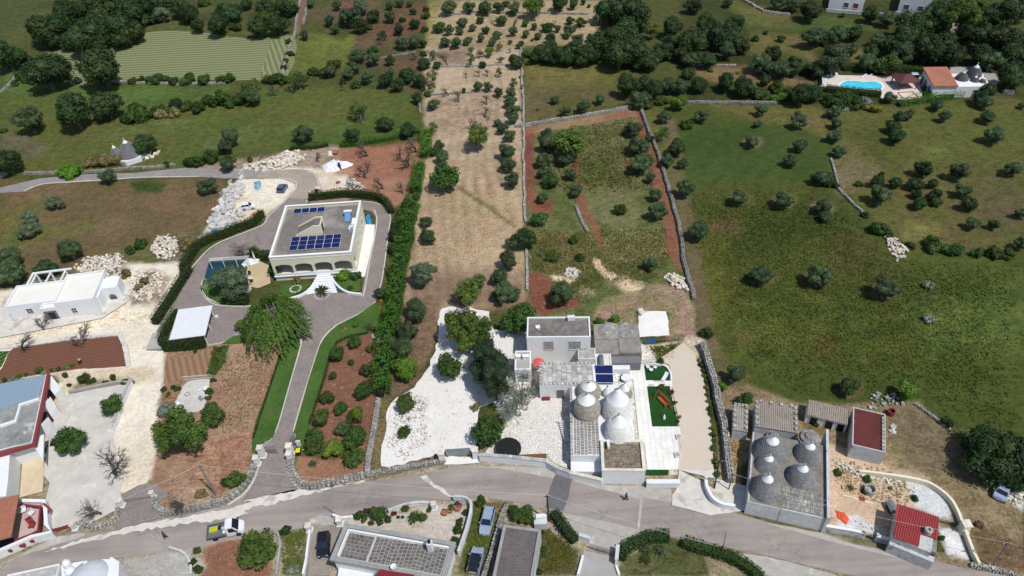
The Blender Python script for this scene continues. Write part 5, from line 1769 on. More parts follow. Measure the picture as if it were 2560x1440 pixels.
# right annex with arched opening and drum wall
nh.box('side_wing', nh.W, nh.W + .25, 1.2, nh.D * .8, -.1, 3.1, WHITE2)
ax0, ay0 = nh.W + .25, nh.D * .45
nh.part(MB().prism([(ax0, ay0), (ax0 + 2.4, ay0 - .2), (ax0 + 2.8, ay0 + .5), (ax0 + 2.6, ay0 + 3.2), (ax0, ay0 + 3.4)], -.1, 3.1), 'side_porch', WHITE2)
nh.part(MB().tube([(ax0 + 1.3, ay0 - .13, .9), (ax0 + 1.3, ay0 - .17, .9)], .65, 16).box(ax0 + .65, ax0 + 1.95, ay0 - .17, ay0 - .12, .0, .9), 'arched_doorway_shade', plain('recess_shade', (0, 0, 0)))  # flat arch in the same grey paints the shade inside the doorway
ground('house_plinth', [nh.wp(gx0 - 4, -3.6), nh.wp(nh.W + .6, -1.6), nh.wp(nh.W + 4.4, 2.4), nh.wp(nh.W + 4.4, nh.D - 1), nh.wp(nh.W, nh.D + .5), nh.wp(gx0 - 4, nh.D + 1)], CEMENT)

# ---- stone-built farmhouse group in the middle
fh = Bld('farmhouse', 'white farmhouse with long grey flat roof behind the trulli', 'M 435,375 1155,370 1145,140 440,145', 6.0)
fh.block(5.75, 6.0, .25, WHITE, ROOFDK)
for px_, w_, h_ in (('M 682,485', 1.5, 1.9), ('M 975,480', 1.9, 1.9)):
    u_, _ = fh.loc(px_, 4.0)
    fh.opening('f', u_, 3.1, w_, h_, mat('louvre_shutter', (176, 172, 166), (150, 146, 142), 4, 1), STONEL, shutter=STEEL)
hx, hy = fh.loc('M 935,165', 6.1)
box_thing('water_tank', 'white box tank on the far edge of the farmhouse roof', 'tank', fh.wp(hx, hy), 5.75, [('body', WPL, [(-.6, .6, -.3, .3, .1, .9)]), ('foot', STEEL, [(-.5, -.4, -.3, .3, 0, .1), (.4, .5, -.3, .3, 0, .1)])])
hx, hy = fh.loc('M 560,265', 5.8)
box_thing('roof_hatch', 'small white hatch on the farmhouse roof', 'hatch', fh.wp(hx, hy), 5.75, [('frame', WPL, [(-.3, .3, -.3, .3, 0, .22)]), ('lid', WHITE2, [(-.36, .36, -.36, .36, .221, .3)])])
hx, hy = fh.loc('M 572,293', 5.8)
box_thing('roof_vent', 'smaller pale vent beside the hatch on the farmhouse roof', 'vent', fh.wp(hx, hy), 5.75, [('pipe', CONC, [(-.15, .15, -.15, .15, 0, .2)]), ('cap', CONC, [(-.22, .22, -.22, .22, .201, .27)])])
# courtyard level below it
an = Bld('annex', 'small grey-roofed annex at the left of the farmhouse court', 'M 300,740 485,738 480,525 303,525', 3.2, 'outbuilding')
an.block(3.05, 3.2, .25, WHITE, CONC)
an.opening('f', an.W * .62, .9, 1.1, 1.2, mat('grey_glass', (96, 108, 118), (80, 92, 102), 2, 1, rough=.3))
an.part(MB().box(.2, .9, an.D * .55, an.D * .68, 3.05, 3.7).box(1.3, 2.3, an.D * .55, an.D * .66, 3.05, 3.7), 'chimney', WHITE2)
an.part(MB().box(.15, .95, an.D * .53, an.D * .7, 3.701, 3.78).box(1.25, 2.35, an.D * .53, an.D * .68, 3.701, 3.78), 'chimney_cap', WHITE2)

mb_ = Bld('stone_roof_block', 'low white block with slabbed limestone roof behind the trulli', 'M 573,912 1215,885 1200,645 585,655', 3.6)
mb_.block(3.35, 3.45, .4, WHITE, MORTAR)
slabs(mb_.o, 'roof_slab', [(.45, .45), (mb_.W - .45, .45), (mb_.W - .45, mb_.D - .45), (.45, mb_.D - .45)], math.pi / 2, .75, .5, 3.355, .06, mat('pale_roof_stone', (212, 208, 200), (172, 168, 162), 1.6, .4, bump=.4, vary=.55), gap=.03)


def edge_stones(b, x0, x1, y0, y1, z, sides, w=.42, step=.62, h=.16, m=None):
    me = MB().box(-.5, .5, -.5, .5, 0, 1).mesh('edge_block', m or STONE)
    for sd in sides:
        L_ = (x1 - x0) if sd in 'fb' else (y1 - y0)
        n = int(L_ / step)
        for i in range(n):
            u = (i + .5) * L_ / n
            p = {'f': (x0 + u, y0 + w / 2), 'b': (x0 + u, y1 - w / 2), 'l': (x0 + w / 2, y0 + u), 'r': (x1 - w / 2, y0 + u)}[sd]
            inst(me, 'edge_block', b.o, (p[0], p[1], z), (0, 0, rnd.uniform(-.05, .05)), (step * .72, w, h) if sd in 'fb' else (w, step * .72, h))


edge_stones(mb_, 0, mb_.W, 0, mb_.D, 3.45, 'fbl')
mb_.opening('f', mb_.W * .37, .1, 1.2, 2.1, plain('brown_door', (120, 108, 112), .6), STONEL, 'door')
ax1, ay1 = fh.loc('M 1015,610', 3.4)
ax2, ay2 = fh.loc('M 1205,490', 3.4)
sq = fh
lk = MB().box(ax1, ax2, ay1, ay2 + .0, -.2, 3.3)
fh.part(lk, 'low_link_block', WHITE)
slabs(fh.o, 'roof_slab', [(ax1 + .1, ay1 + .1), (ax2 - .1, ay1 + .1), (ax2 - .1, ay2 - .1), (ax1 + .1, ay2 - .1)], 0, .55, .7, 3.3, .07, STONE, gap=.06)
# flat white roof with oil tank, heater panels
fr = Bld('flat_white_block', 'low white roof terrace carrying the dark solar panel', 'M 1215,880 1400,875 1385,560 1210,560', 3.0, 'outbuilding')
fr.block(2.85, 3.0, .2, WHITE, mat('white_roof_coat', (232, 230, 222), (214, 210, 202), 1, .3, bump=.1, c3=(196, 190, 180), pos=.6))
tx, ty = fr.loc('M 1272,650', 3.3)
tk_ = MB()
tk_.tube([fr.wp(tx, ty - 1.3, 3.35), fr.wp(tx, ty - 1.25, 3.35), fr.wp(tx, ty + 1.25, 3.35), fr.wp(tx, ty + 1.3, 3.35)], [.3, .42, .42, .3], 14)
solo(tk_, 'storage_tank', mat('grey_green_tank', (112, 126, 126), (98, 112, 112), 1, 1), 'long grey-green tank lying on the white roof behind the solar panel', 'tank', True)
s0 = fr.loc('M 1228,875', 3.1)
sp = empty('solar_collector', 'dark blue two-row solar panel beside the slabbed roof', 'solar panel', fr.wp(fr.loc('M 1305,795', 3.1)[0], fr.loc('M 1305,795', 3.1)[1], 2.9), math.atan2(fr.U.y, fr.U.x))
for j in (0, 1):
    e_ = bpy.data.objects.new('panel', panel)
    COL.objects.link(e_)
    e_.parent = sp
    e_.location, e_.rotation_euler, e_.scale = (0, -.9 + j * 1.64, .3 + j * .3), (.18, 0, 0), (2.9, 1.6, 1.2)
    inst(cell, 'cells', e_)
part(MB().box(-1.4, -1.3, -1.7, 1.5, 0, .16).box(1.3, 1.4, -1.7, 1.5, 0, .16), 'support', STEEL, sp, local=True)

# ---- the white trulli
tr = Bld('white_trulli', 'whitewashed trullo house with domed cones facing the road', 'N 740,1170 1065,1180 1065,300 745,320', 2.9)
TW = tr.W
zt = 2.9
cr = []
bl = tr.loc('N 745,1030', 3.0)
trr = tr.loc('N 1370,700', 3.0)
back = tr.loc('N 760,320', 3.0)
front = tr.loc('N 760,1028', 3.0)
rx = trr[0]
L0 = MB().box(0, rx, front[1], back[1], -.2, 2.85)
tr.part(L0, 'wall', WHITE)
sw_, _ = tr.loc('N 1045,1000', 2.9)
dl, dr_ = tr.loc('N 1062,1185', 3.3), tr.loc('N 1495,1190', 3.3)
bb = tr.loc('N 1100,880', 3.3)
tr.block(3.0, 3.3, .32, WHITE, MORTAR, x0=dl[0], x1=dr_[0], y0=dl[1], y1=bb[1], pn='front_block_wall', cope=STONEL)
slabs(tr.o, 'roof_slab', [(dl[0] + .35, dl[1] + .35), (dr_[0] - .35, dl[1] + .35), (dr_[0] - .35, bb[1] - .35), (dl[0] + .35, bb[1] - .35)], 0, .42, .55, 3.0, .05,
      mat('lichened_roof_stone', (150, 138, 116), (96, 86, 72), 2.2, .35, bump=.4, c3=(196, 186, 164), pos=.6, vary=.5), gap=.04, lim=300)
slabs(tr.o, 'roof_slab', [(.5, front[1] + .1), (dl[0] - .15, front[1] + .1), (dl[0] - .15, front[1] + 7.2), (.5, front[1] + 7.2)], math.pi / 2, .55, .48, 2.85, .06,
      mat('grey_roof_stone', (160, 154, 146), (126, 121, 115), 2.2, .35, bump=.4, vary=.35), gap=.085, lim=300)
edge_stones(tr, 0, rx, front[1], back[1], 2.86, 'l', .4, .62, .14)
# small forecourt block
fl = tr.loc('N 740,1165', 1.5)
tr.part(MB().box(0, dl[0] - .01, dl[1] + 1.2, front[1] - .001, -.1, 1.25), 'low_terrace', WHITE)
ac_unit('white cooling unit on the low terrace before the trulli', tr.wp(*tr.loc('N 1005,1055', 1.3)), 1.26, math.pi / 2 * 0, 1.4)
ac_unit('white cooling unit on the lichened front roof', tr.wp(*tr.loc('N 1122,935', 3.3)), 3.05, math.pi / 2, 1.1)
TBR = mat('lichen_brown_trullo_stone', (182, 174, 160), (140, 134, 124), 1.6, .4, bump=.8, c3=(210, 196, 172), pos=.58)
TWH = mat('whitewashed_trullo_stone', (242, 241, 236), (204, 204, 200), 4.5, .5, bump=.9)


def cone_at(b, base_l, base_r, apex, zb, m, capf, **k):
    """cone from the left and right ends of its foot and its tip in the photo"""
    l, r_ = b.loc(base_l, zb), b.loc(base_r, zb)
    cx, cy = (l[0] + r_[0]) / 2, (l[1] + r_[1]) / 2
    R_ = math.hypot(l[0] - r_[0], l[1] - r_[1]) / 2
    # height: tip pixel above the centre
    best = min((abs(b.loc(apex, zb + h_)[1] - cy), h_) for h_ in [i * .05 for i in range(6, 200)])
    return cone(b.o, (cx, cy), R_, best[1], m, None, zb, capf=capf, **k)


cone_at(tr, 'N 805,410', 'N 1050,420', 'N 930,310', 2.85, TBR, .3, bulge=.35, courses=14, skirt=.1, jit=.015)
cone_at(tr, 'N 765,585', 'N 1045,600', 'N 930,430', 2.85, TBR, .3, bulge=.35, courses=18, skirt=.1, jit=.015)
cone_at(tr, 'N 1195,420', 'N 1365,425', 'N 1265,320', 2.85, TBR, .42, bulge=.2, courses=12, skirt=.1)
cone_at(tr, 'N 1060,425', 'N 1160,430', 'N 1120,358', 2.85, TWH, .5, bulge=.25, courses=8, skirt=.1)
cone_at(tr, 'N 1045,590', 'N 1375,600', 'N 1190,375', 2.85, TWH, .42, bulge=.2, courses=20, skirt=.1, jit=.02)
cone_at(tr, 'N 1062,800', 'N 1372,810', 'N 1233,635', 2.85, TWH, .36, bulge=.18, courses=20, skirt=.1, jit=.02)
for dy in (.2, .38, .55, .72):
    yy = front[1] + (back[1] - front[1]) * dy
    tr.opening('l', yy, .2, .9, 1.9, DARK, WHITE, 'door' if dy in (.38,) else 'window')
# white tiled terrace
tp = [tr.loc(q, 0) for q in ('N 1385,285', 'N 1160,285', 'N 1160,130', 'N 1480,135', 'N 1498,290', 'N 1755,290', 'N 1765,345', 'N 1508,350', 'N 1560,755', 'N 1850,755', 'N 1830,1182', 'N 1492,1182')]
tr.part(MB().prism([(p[0], p[1]) for p in tp], -.05, .13), 'terrace_base', MORTAR)
slabs(tr.o, 'terrace_slab', tp, math.pi / 2, .8, 1.3, .13, .03, SLABW, gap=.014, zj=.001, lim=300)

# ruined low roofs with flattened cone stumps
ru = Bld('old_stables', 'low grey roofs of old stables with two levelled cone rings', 'M 1210,555 1730,545 1690,215 1185,230', 2.6, 'outbuilding')
GRF = mat('lichened_grey_roof', (160, 154, 146), (128, 123, 118), .9, .25, bump=.4, c3=(176, 150, 116), pos=.64)
ru.part(MB().box(0, ru.W, ru.D * .48, ru.D, -.2, 2.6).box(0, ru.W * .52, 0, ru.D * .48, -.2, 2.35).box(ru.W * .525, ru.W, .1, ru.D * .48, -.2, 2.5), 'roof_block', GRF)
for fx in (.36, .72):
    mbx = MB()
    mbx.lathe((ru.W * fx, ru.D * .76, 2.6), [(2.1, -.1), (1.9, .18), (1.3, .42), (.6, .5), (.1, .52)], 22, jit=.04)
    ru.part(mbx, 'cone_stump', CHIANC)
ru.part(MB().box(ru.W * .33, ru.W * .96, -1.7, -.2, -.1, 2.0), 'lean_to', mat('grey_corrugated', (134, 134, 134), (112, 112, 114), 5, .4))
ru.part(MB().box(ru.W * .33, ru.W * .72, -2.6, -1.71, -.1, 1.5), 'white_ledge', WHITE)

# ---- the grey trulli complex
gt = Bld('grey_trulli', 'unrestored grey trulli with six stepped stone cones on one platform', 'U 342,1300 955,1398 990,850 398,735', 3.1)
GW, GD = gt.W, gt.D
PLT = mat('platform_stone', (150, 143, 134), (116, 110, 103), 1.5, .3, bump=.4, c3=(182, 176, 166), pos=.6)
gt.part(MB().box(0, GW, 0, GD, -.2, 3.05), 'wall', GREYW)
gt.box('platform', .25, GW - .01, .02, GD - .02, 3.052, 3.1, PLT)
slabs(gt.o, 'roof_slab', [(GW * .43, .15), (GW - .4, .15), (GW - .4, GD * .30), (GW * .43, GD * .30)], 0, .6, .6, 3.1, .05, CHIANC, gap=.04)
gt.part(MB().box(GW, GW + .35, -.3, GD + 2.6, -.2, 3.7), 'side_wall', GREYW)
gt.part(MB().box(-.02, GW * .44, -.06, -.002, -.1, 2.9).box(GW * .44, GW + .3, -.12, -.002, -.1, 3.0), 'front_plaster', mat('pale_grey_screed', (222, 222, 220), (196, 197, 198), 1.2, .3, bump=.3, c3=(172, 170, 168), pos=.62))
CST = mat('grey_trullo_stone', (150, 150, 150), (104, 105, 108), 3.5, .6, bump=.8, c3=(176, 176, 172), pos=.62)
for bl_, br_, ap in (('U 385,895', 'U 665,905', 'U 575,780'), ('U 402,1000', 'U 608,1010', 'U 556,935'), ('U 358,1195', 'U 612,1205', 'U 522,1083'),
                     ('U 712,905', 'U 945,930', 'U 855,828'), ('U 648,1095', 'U 890,1110', 'U 806,1005')):
    cone_at(gt, bl_, br_, ap, 3.1, CST, .24, bulge=.14, courses=12, jit=.012, n=48, skirt=.05)
for bl_, br_, ap, in (('U 480,785', 'U 610,790', 'U 545,740'), ('U 745,790', 'U 935,800', 'U 880,770')):
    l_, r_ = gt.loc(bl_, 3.1), gt.loc(br_, 3.1)
    mbx = MB()
    R_ = math.hypot(l_[0] - r_[0], l_[1] - r_[1]) / 2
    mbx.lathe(((l_[0] + r_[0]) / 2, (l_[1] + r_[1]) / 2, 3.1), [(R_, -.1), (R_ * .97, .3), (R_ * .8, .32), (R_ * .78, .7), (R_ * .5, .75), (R_ * .4, 1.05), (.1, 1.1)], 26, jit=.03)
    gt.part(mbx, 'broken_cone', CHIANC)


def coppi(b, x0, x1, y0, y1, z, m, pitch=.28, axis='y', rise=0.0, name='roof_tiles', r=.09):
    """rows of curved tiles running along an axis"""
    mb = MB()
    L_ = (x1 - x0) if axis == 'y' else (y1 - y0)
    n = int(L_ / pitch)
    for i in range(n):
        u = (i + .5) * L_ / n
        prof = [(-pitch / 2, 0), (-pitch * .3, r * .8), (0, r), (pitch * .3, r * .8), (pitch / 2, 0)]
        vs = []
        for k, zz in prof:
            if axis == 'y':
                vs += [(x0 + u + k, y0, z + zz), (x0 + u + k, y1, z + zz + rise)]
            else:
                vs += [(x0, y0 + u + k, z + zz), (x1, y0 + u + k, z + zz + rise)]
        fs = [(2 * j, 2 * j + 2, 2 * j + 3, 2 * j + 1) for j in range(4)]
        mb.add(vs, fs)
    return b.part(mb, name, m)


OLDT = mat('old_clay_tile', (170, 158, 144), (132, 125, 116), 2.5, .5, bump=.5, c3=(184, 150, 110), pos=.58)
for nm_, lab, cor, zz in (('tiled_barn', 'taller barn with pale old tiles weighed down by stones behind the grey trulli', 'U 402,690 748,722 750,520 425,480', 3.6),
                          ('tiled_shed', 'narrow tiled shed left of the taller barn', 'U 228,708 345,722 362,520 245,505', 2.6)):
    b_ = Bld(nm_, lab, cor, zz, 'outbuilding')
    b_.box('wall', 0, b_.W, 0, b_.D, -.2, zz - .25, GREYW)
    coppi(b_, .05, b_.W - .05, -.1, b_.D, zz - .25, OLDT, .3)
    me_ = MB().box(-.5, .5, -.5, .5, 0, 1).mesh('weight_stone', STONE)
    for sd in 'lrb':
        n_ = 5 if sd != 'b' else 4
        for i in range(n_):
            p_ = {'l': (.22, (i + .5) * b_.D / n_), 'r': (b_.W - .22, (i + .5) * b_.D / n_), 'b': ((i + .5) * b_.W / n_, b_.D - .2)}[sd]
            inst(me_, 'weight_stone', b_.o, (p_[0], p_[1], zz - .16), (0, 0, rnd.uniform(-.1, .1)), (.4, .5, .25))
sh2 = Bld('low_shed', 'low tiled sheep shed with dark door openings in the dry grass', 'U 812,612 1150,668 1165,545 848,475', 2.2, 'outbuilding')
sh2.box('wall', 0, sh2.W, .4, sh2.D, -.2, 2.0, WHITE)
coppi(sh2, 0, sh2.W, .2, sh2.D, 2.0, OLDT, .3)
for u in (.2, .58, .86):
    sh2.opening('f', sh2.W * u, 0, 1.0, 1.6, DARK, GREYW, 'door', y0=.4)
rs = Bld('rusty_shed', 'grey block shed with rust-red corrugated roof', 'U 1185,845 1450,890 1455,600 1195,530', 3.0, 'outbuilding')
rs.block(2.86, 3.0, .14, GREYW, mat('rust_underlay', (116, 56, 44), (96, 46, 38), 2, 1))
coppi(rs, .16, rs.W - .5, .16, rs.D - .16, 2.88, mat('rust_red_sheet', (112, 52, 44), (88, 40, 36), 2.5, .5, rough=.7, bump=.3, c3=(146, 74, 56), pos=.63), .3, 'x', r=.05, name='corrugated_sheet')
me_ = MB().box(-.5, .5, -.5, .5, 0, 1).mesh('weight_block', STONE)
for i in range(9):
    inst(me_, 'weight_block', rs.o, (rs.W - .3, (i + .6) * rs.D / 10, 2.88), (0, 0, 0), (.4, .55, .3))
# ---- red roofed hut by the road
rh = Bld('red_roof_hut', 'small hut with ribbed red metal roof beside the road', 'L 1255,1055 1520,1140 1710,850 1290,715', 3.2, 'hut')
c_ = [rh.loc(q, 3.2) for q in ('L 1255,1055', 'L 1510,1140', 'L 1525,1020', 'L 1695,1070', 'L 1710,850', 'L 1290,715')]
rh.part(MB().prism(c_, 3.05, 3.2), 'roof_sheet', plain('red_metal_roof', (172, 66, 66), .45))
x_a, x_b = min(p[0] for p in c_), max(p[0] for p in c_)
y_a, y_b = min(p[1] for p in c_), max(p[1] for p in c_)
rib = MB().box(-.035, .035, 0, 1, 0, .07).mesh('rib', plain('red_metal_rib', (140, 48, 52), .5))
n_ = 16
for i in range(n_ + 1):
    x = c_[0][0] + .05 + (c_[4][0] - c_[0][0] - .1) * i / n_
    yb_ = c_[0][1] + .05 if x < c_[1][0] else c_[2][1] + .1
    yt_ = (c_[5][1] + (c_[4][1] - c_[5][1]) * (x - c_[5][0]) / (c_[4][0] - c_[5][0])) - .05
    inst(rib, 'rib', rh.o, (x, yb_, 3.2), (0, 0, 0), (1, yt_ - yb_, 1))
x1h = c_[4][0] - .15
rh.part(MB().box(.1, x1h, c_[2][1] - 2.0, y_b - .5, -.1, 3.04), 'wall', GREYW)
d_ = [rh.loc(q, 2.7) for q in ('L 1510,1140', 'L 1685,1210', 'L 1690,1080', 'L 1525,1025')]
rh.part(MB().prism(d_, -.1, 2.7), 'stone_oven_block', CHIANC)
rh.part(MB().box(.1, d_[1][0], d_[0][1] - 1.0, d_[0][1] - .2, -.1, 2.0), 'front_wall', GREYW)
chx, chy = rh.loc('L 1610,980', 3.8)
rh.part(MB().lathe((chx, chy, 3.2), [(.5, -.4), (.5, .7), (.42, .75), (.2, .78), (.2, .5)], 16), 'chimney', CONC)

# ---- big patterned roof in the foreground
pr = Bld('slate_patterned_house', 'white house with patterned grey stone-slab roof in the foreground', 'I 1060,1290 2200,1480 2325,1115 1205,895', 3.6)
pc = [pr.loc(q, 3.6) for q in ('I 1060,1290', 'I 2160,1520', 'I 2325,1115', 'I 1205,895')]
pr.part(MB().box(.35, pr.W - .35, .35, pr.D - .35, -.1, 3.3), 'wall', WHITE)
rim = mat('grey_coping', (166, 166, 164), (142, 142, 140), 2, .3, bump=.3)
pr.block(3.35, 3.6, .6, rim, MORTAR, z0=3.3, pn='coping_rim')
pr.part(MB().box(.75, pr.W - .75, pr.D - 1.0, pr.D - .75, 3.36, 3.62).box(.75, .95, .75, pr.D - 1.0, 3.36, 3.62), 'white_upstand', WHITE)
SLT = mat('dark_stone_slab', (118, 114, 112), (94, 91, 90), 2.5, .6, bump=.4, vary=.45)
cut = pr.W * .30
slabs(pr.o, 'roof_slab', [(1.1, .8), (cut, .8), (cut, pr.D - 1.05), (1.1, pr.D - 1.05)], 0, .5, .62, 3.35, .05, SLT, gap=.05, jit=.04, lim=110)
slabs(pr.o, 'roof_slab', [(cut + .25, .8), (pr.W - .8, .8), (pr.W - .8, pr.D - 1.05), (cut + .25, pr.D - 1.05)], math.pi / 2, .58, .5, 3.35, .05, SLT, gap=.065, jit=.05, lim=190)
qx, qy = pr.loc('I 2075,1120', 4.0)
chm = empty('roof_chimney', 'white chimney with dark pipe on the patterned roof', 'chimney', pr.wp(qx, qy - .5, 3.35), math.atan2(pr.U.y, pr.U.x))
part(MB().box(-.3, .3, -.35, .35, 0, 1.9), 'stack', WHITE, chm, local=True)
part(MB().tube([(0, 0, 1.9), (0, 0, 2.35)], .22, 12), 'pipe', IRON, chm, local=True)
qx, qy = pr.loc('I 1705,1375', 3.6)
ant = empty('satellite_dish', 'small white dish beside the maroon roof on the patterned roof', 'dish', pr.wp(qx, qy, 3.4), 1.0)
part(MB().tube([(0, 0, 0), (0, 0, .8)], .03, 6), 'mast', STEEL, ant, local=True)
part(MB().lathe((0, 0, .8), [(.05, 0), (.3, .08), (.42, .2)], 16, cap=False), 'bowl', WPL, ant, local=True)
# maroon lean-to and lower white volume at its foot
ml = [pr.loc(q, 2.9) for q in ('I 1460,1445', 'I 1900,1480', 'I 1870,1410', 'I 1545,1370')]
pr.part(MB().prism([pr.loc(q, 4.0) for q in ('I 1460,1500', 'I 1940,1560', 'I 1900,1425', 'I 1560,1372')], 3.7, 4.0), 'maroon_roof', plain('maroon_sheet', (128, 40, 50), .5))
pr.part(MB().prism([pr.loc(q, 1.2) for q in ('I 1120,1560', 'I 1700,1660', 'I 1640,1440', 'I 1150,1345')], -.1, 1.2), 'lower_terrace', WHITE)

# ---- foreground building with dark roof
dk = Bld('dark_roof_garage', 'long low garage with dark grey flat roof at the bottom of the photo', 'J 440,1760 850,1780 1030,985 660,930', 3.0, 'garage')
dk.block(2.8, 3.0, .3, GREYW, brick_mat('brown_grey_roof', (112, 104, 102), (98, 92, 92), (124, 116, 112), .6, .4, .1, .02, bump=.1), cope=mat('grey_coping', (0, 0, 0)))

# ---- bottom-left grey stone house with plastered cones
bl_ = Bld('roadside_trullo', 'plastered trullo and slabbed roof at the bottom left corner', 'H 0,1600 520,1500 600,1230 60,1345', 2.8)
bl_.box('wall', 0, bl_.W, 0, bl_.D, -.1, 2.7, WHITE)
slabs(bl_.o, 'roof_slab', [(.1, .1), (bl_.W - .1, .1), (bl_.W - .1, bl_.D - .3), (.1, bl_.D - .3)], 0, .5, .6, 2.7, .06, mat('light_roof_stone', (196, 194, 186), (164, 162, 156), 2, .4, bump=.3, vary=.3), gap=.05)
PLS = mat('bluish_plaster', (206, 210, 212), (184, 190, 194), 1, .2, bump=.4)
rt = empty('plastered_trullo', 'rounded grey-white plastered cones beside the roadside roof', 'house', W1('H 820,1330', 0))
part(MB().prism([(p.x, p.y) for p in W('H 610,1245 930,1195 1130,1190 1190,1250 1180,1420 1150,1700 560,1700 620,1400', 2.2)], -.1, 2.2), 'wall', WHITE, rt)
for q, R_, hh, nm in (('H 880,1370', 2.6, 1.3, 'plastered_cone'), ('H 700,1500', 2.0, 1.2, 'plastered_cone')):
    c0 = W1(q, 2.2)
    mbx = MB()
    mbx.lathe((c0.x, c0.y, 2.15), [(R_, 0), (R_ * .93, hh * .2), (R_ * .75, hh * .5), (R_ * .45, hh * .8), (R_ * .2, hh * .95), (.1, hh)], 28)
    part(mbx, nm, PLS, rt, smooth=True)
for q, r0, h0 in (('H 660,1230', .55, 3.4), ('H 850,1225', .4, 3.0), ('H 680,1290', .7, 2.9)):
    c0 = W1(q, 2.9)
    part(MB().lathe((c0.x, c0.y, 2.0), [(r0, 0), (r0 * .95, h0 - 2.4), (r0 * .6, h0 - 2.1), (.05, h0 - 2.0)], 14), 'chimney_pot', WHITE, rt)
wl = MB().prism([(p.x, p.y) for p in W('H 1095,1190 1115,1170 1195,1220 1190,1300 1150,1325', 1.2)], 0, 1.3)
solo(wl, 'wall_block', WHITE, 'white wedge-shaped wall end beside the plastered cones', 'wall')

# ---- left house with red trim
lh = empty('red_trimmed_house', 'white house with dark red trimmed flat roof at the left edge', 'house', W1('G 400,900', 0))
zR = 4.2
rf = W('G -500,800 -100,690 585,520 540,760 400,1385 100,1450 -600,1700', zR)
part(MB().prism([(p.x, p.y) for p in rf], zR - .3, zR), 'roof', mat('patchy_grey_roof', (164, 164, 162), (128, 128, 126), .8, .2, bump=.3, c3=(196, 196, 192), pos=.58), lh)
trim = MB()
ribbon(trim, W('G 600,525 555,760 420,1400 180,1460 -200,1560', zR), .42, zR - .45, zR + .22)
part(trim, 'red_trim', REDP, lh)
trim = MB()
ribbon(trim, W('G 578,525 530,760 398,1375 170,1425 -200,1520', zR), .16, zR - .1, zR + .12)
part(trim, 'white_kerb', WPL, lh)
bl3 = W('G -300,700 540,535 470,830 240,880 -10,960 -300,1050', zR + .1)
cs_ = MB()
uu = (bl3[1] - bl3[0]).normalized()
vv_ = Vector((-uu.y, uu.x, 0))
part(MB().prism([(p.x, p.y) for p in bl3], zR + .01, zR + .08), 'corrugated_base', plain('pale_blue_sheet', (150, 172, 188), .5), lh)
for i in range(56):
    p = bl3[1] - uu * (.3 + i * .32)
    # rib running front to back, clipped to the sheet
    a_, b_ = None, None
    for k in range(0, 200):
        q = p - vv_ * (k * .08)
        if inside((q.x, q.y), [(w.x, w.y) for w in bl3]):
            if a_ is None:
                a_ = q
            b_ = q
    if a_ is not None and (b_ - a_).length > .3:
        cs_.obox(((a_ + b_) / 2), vv_, (b_ - a_).length, .14, zR + .082, zR + .14)
part(cs_, 'corrugated_sheet', plain('pale_blue_sheet', (0, 0, 0)), lh)
part(MB().prism([(p.x, p.y) for p in W('G 240,890 480,815 490,835 260,905 200,1110 0,1180 0,1150 180,1090', zR + .3)], zR, zR + .35), 'white_upstand', WHITE, lh)
wlb = W('G -600,900 480,600 560,700 520,900 440,1330 380,1500 -600,1800', 0)
part(MB().prism([(p.x, p.y) for p in W('G -500,820 -80,720 545,600 500,790 380,1360 150,1410 -600,1650', zR - .4)], -.2, zR - .31), 'wall', WHITE, lh)
for a_, b_, c3_, d_ in (('G 600,590', 'G 740,770', 'G 730,700', 0), ('G 585,850', 'G 690,1020', 0, 0), ('G 555,1100', 'G 640,1280', 0, 0)):
    p, q = W1(a_, zR - .4), W1(b_, .9)
    w_ = MB()
    d0 = Vector((q.x - p.x, q.y - p.y, 0))
    u_ = d0.normalized()
    n_ = Vector((-u_.y, u_.x, 0)) * .0 + Vector((.35, 1.0, 0)).normalized() * .75
    b0, b1 = Vector((p.x, p.y, 0)), Vector((q.x, q.y, 0))
    vs = []
    for off in (-n_, n_):
        vs += [b0 + off + Vector((0, 0, 0)), b1 + off, b1 + off + Vector((0, 0, 1.5)), b0 + off + Vector((0, 0, zR - .35))]
    w_.add(vs, [(0, 1, 2, 3), (7, 6, 5, 4), (0, 4, 5, 1), (1, 5, 6, 2), (2, 6, 7, 3), (3, 7, 4, 0)])
    part(w_, 'buttress', WHITE, lh)
for q in ('G 640,840', 'G 620,1120'):
    c0 = W1(q, 1.0)
    part(MB().box(c0.x - 1.9, c0.x - .2, c0.y - 1.0, c0.y + 1.2, 0, 2.2), 'dark_bay', plain('dark_red_door', (70, 24, 30), .6), lh)
# gable part at H
part(MB().prism([(p.x, p.y) for p in W('H 0,-100 360,20 350,40 100,110 80,400 60,560 -400,620 -400,-100', 3.4)], -.1, 3.4), 'side_wing', WHITE, lh)
part(MB().prism([(p.x, p.y) for p in W('H 250,20 440,-60 430,200 350,80', 3.2)], 2.9, 3.2), 'canopy', WHITE, lh)
# terrace with terracotta canopy
tc = empty('roadside_portico', 'terracotta-roofed porch with white and red terrace by the road', 'house', W1('H 150,800', 0))
rf = W('H -300,650 188,545 110,965 -300,1080', 3.3)
part(MB().prism([(p.x, p.y) for p in rf], 3.1, 3.3), 'canopy_roof', TERRAC, tc)
part(MB().prism([(p.x, p.y) for p in W('H -300,600 170,560 100,940 -300,1040', 3.0)], -.1, 2.6), 'wall', plain('dark_opening', (0, 0, 0)), tc)  # solid block coloured near-black, painting the shade under the canopy
part(MB().prism([(p.x, p.y) for p in W('H 200,640 400,640 380,880 330,920 180,985 140,900', .9)], -.1, .9), 'terrace_floor', mat('pink_terrace_tile', (206, 180, 172), (190, 164, 158), .8, .3), tc)
par = MB()
for ln in ('H 220,640 400,660 395,700 375,900 320,930 140,1000', ):
    ribbon(par, W(ln, 1.6), .22, .9, 1.55)
part(par, 'parapet', REDP, tc)
wt = MB()
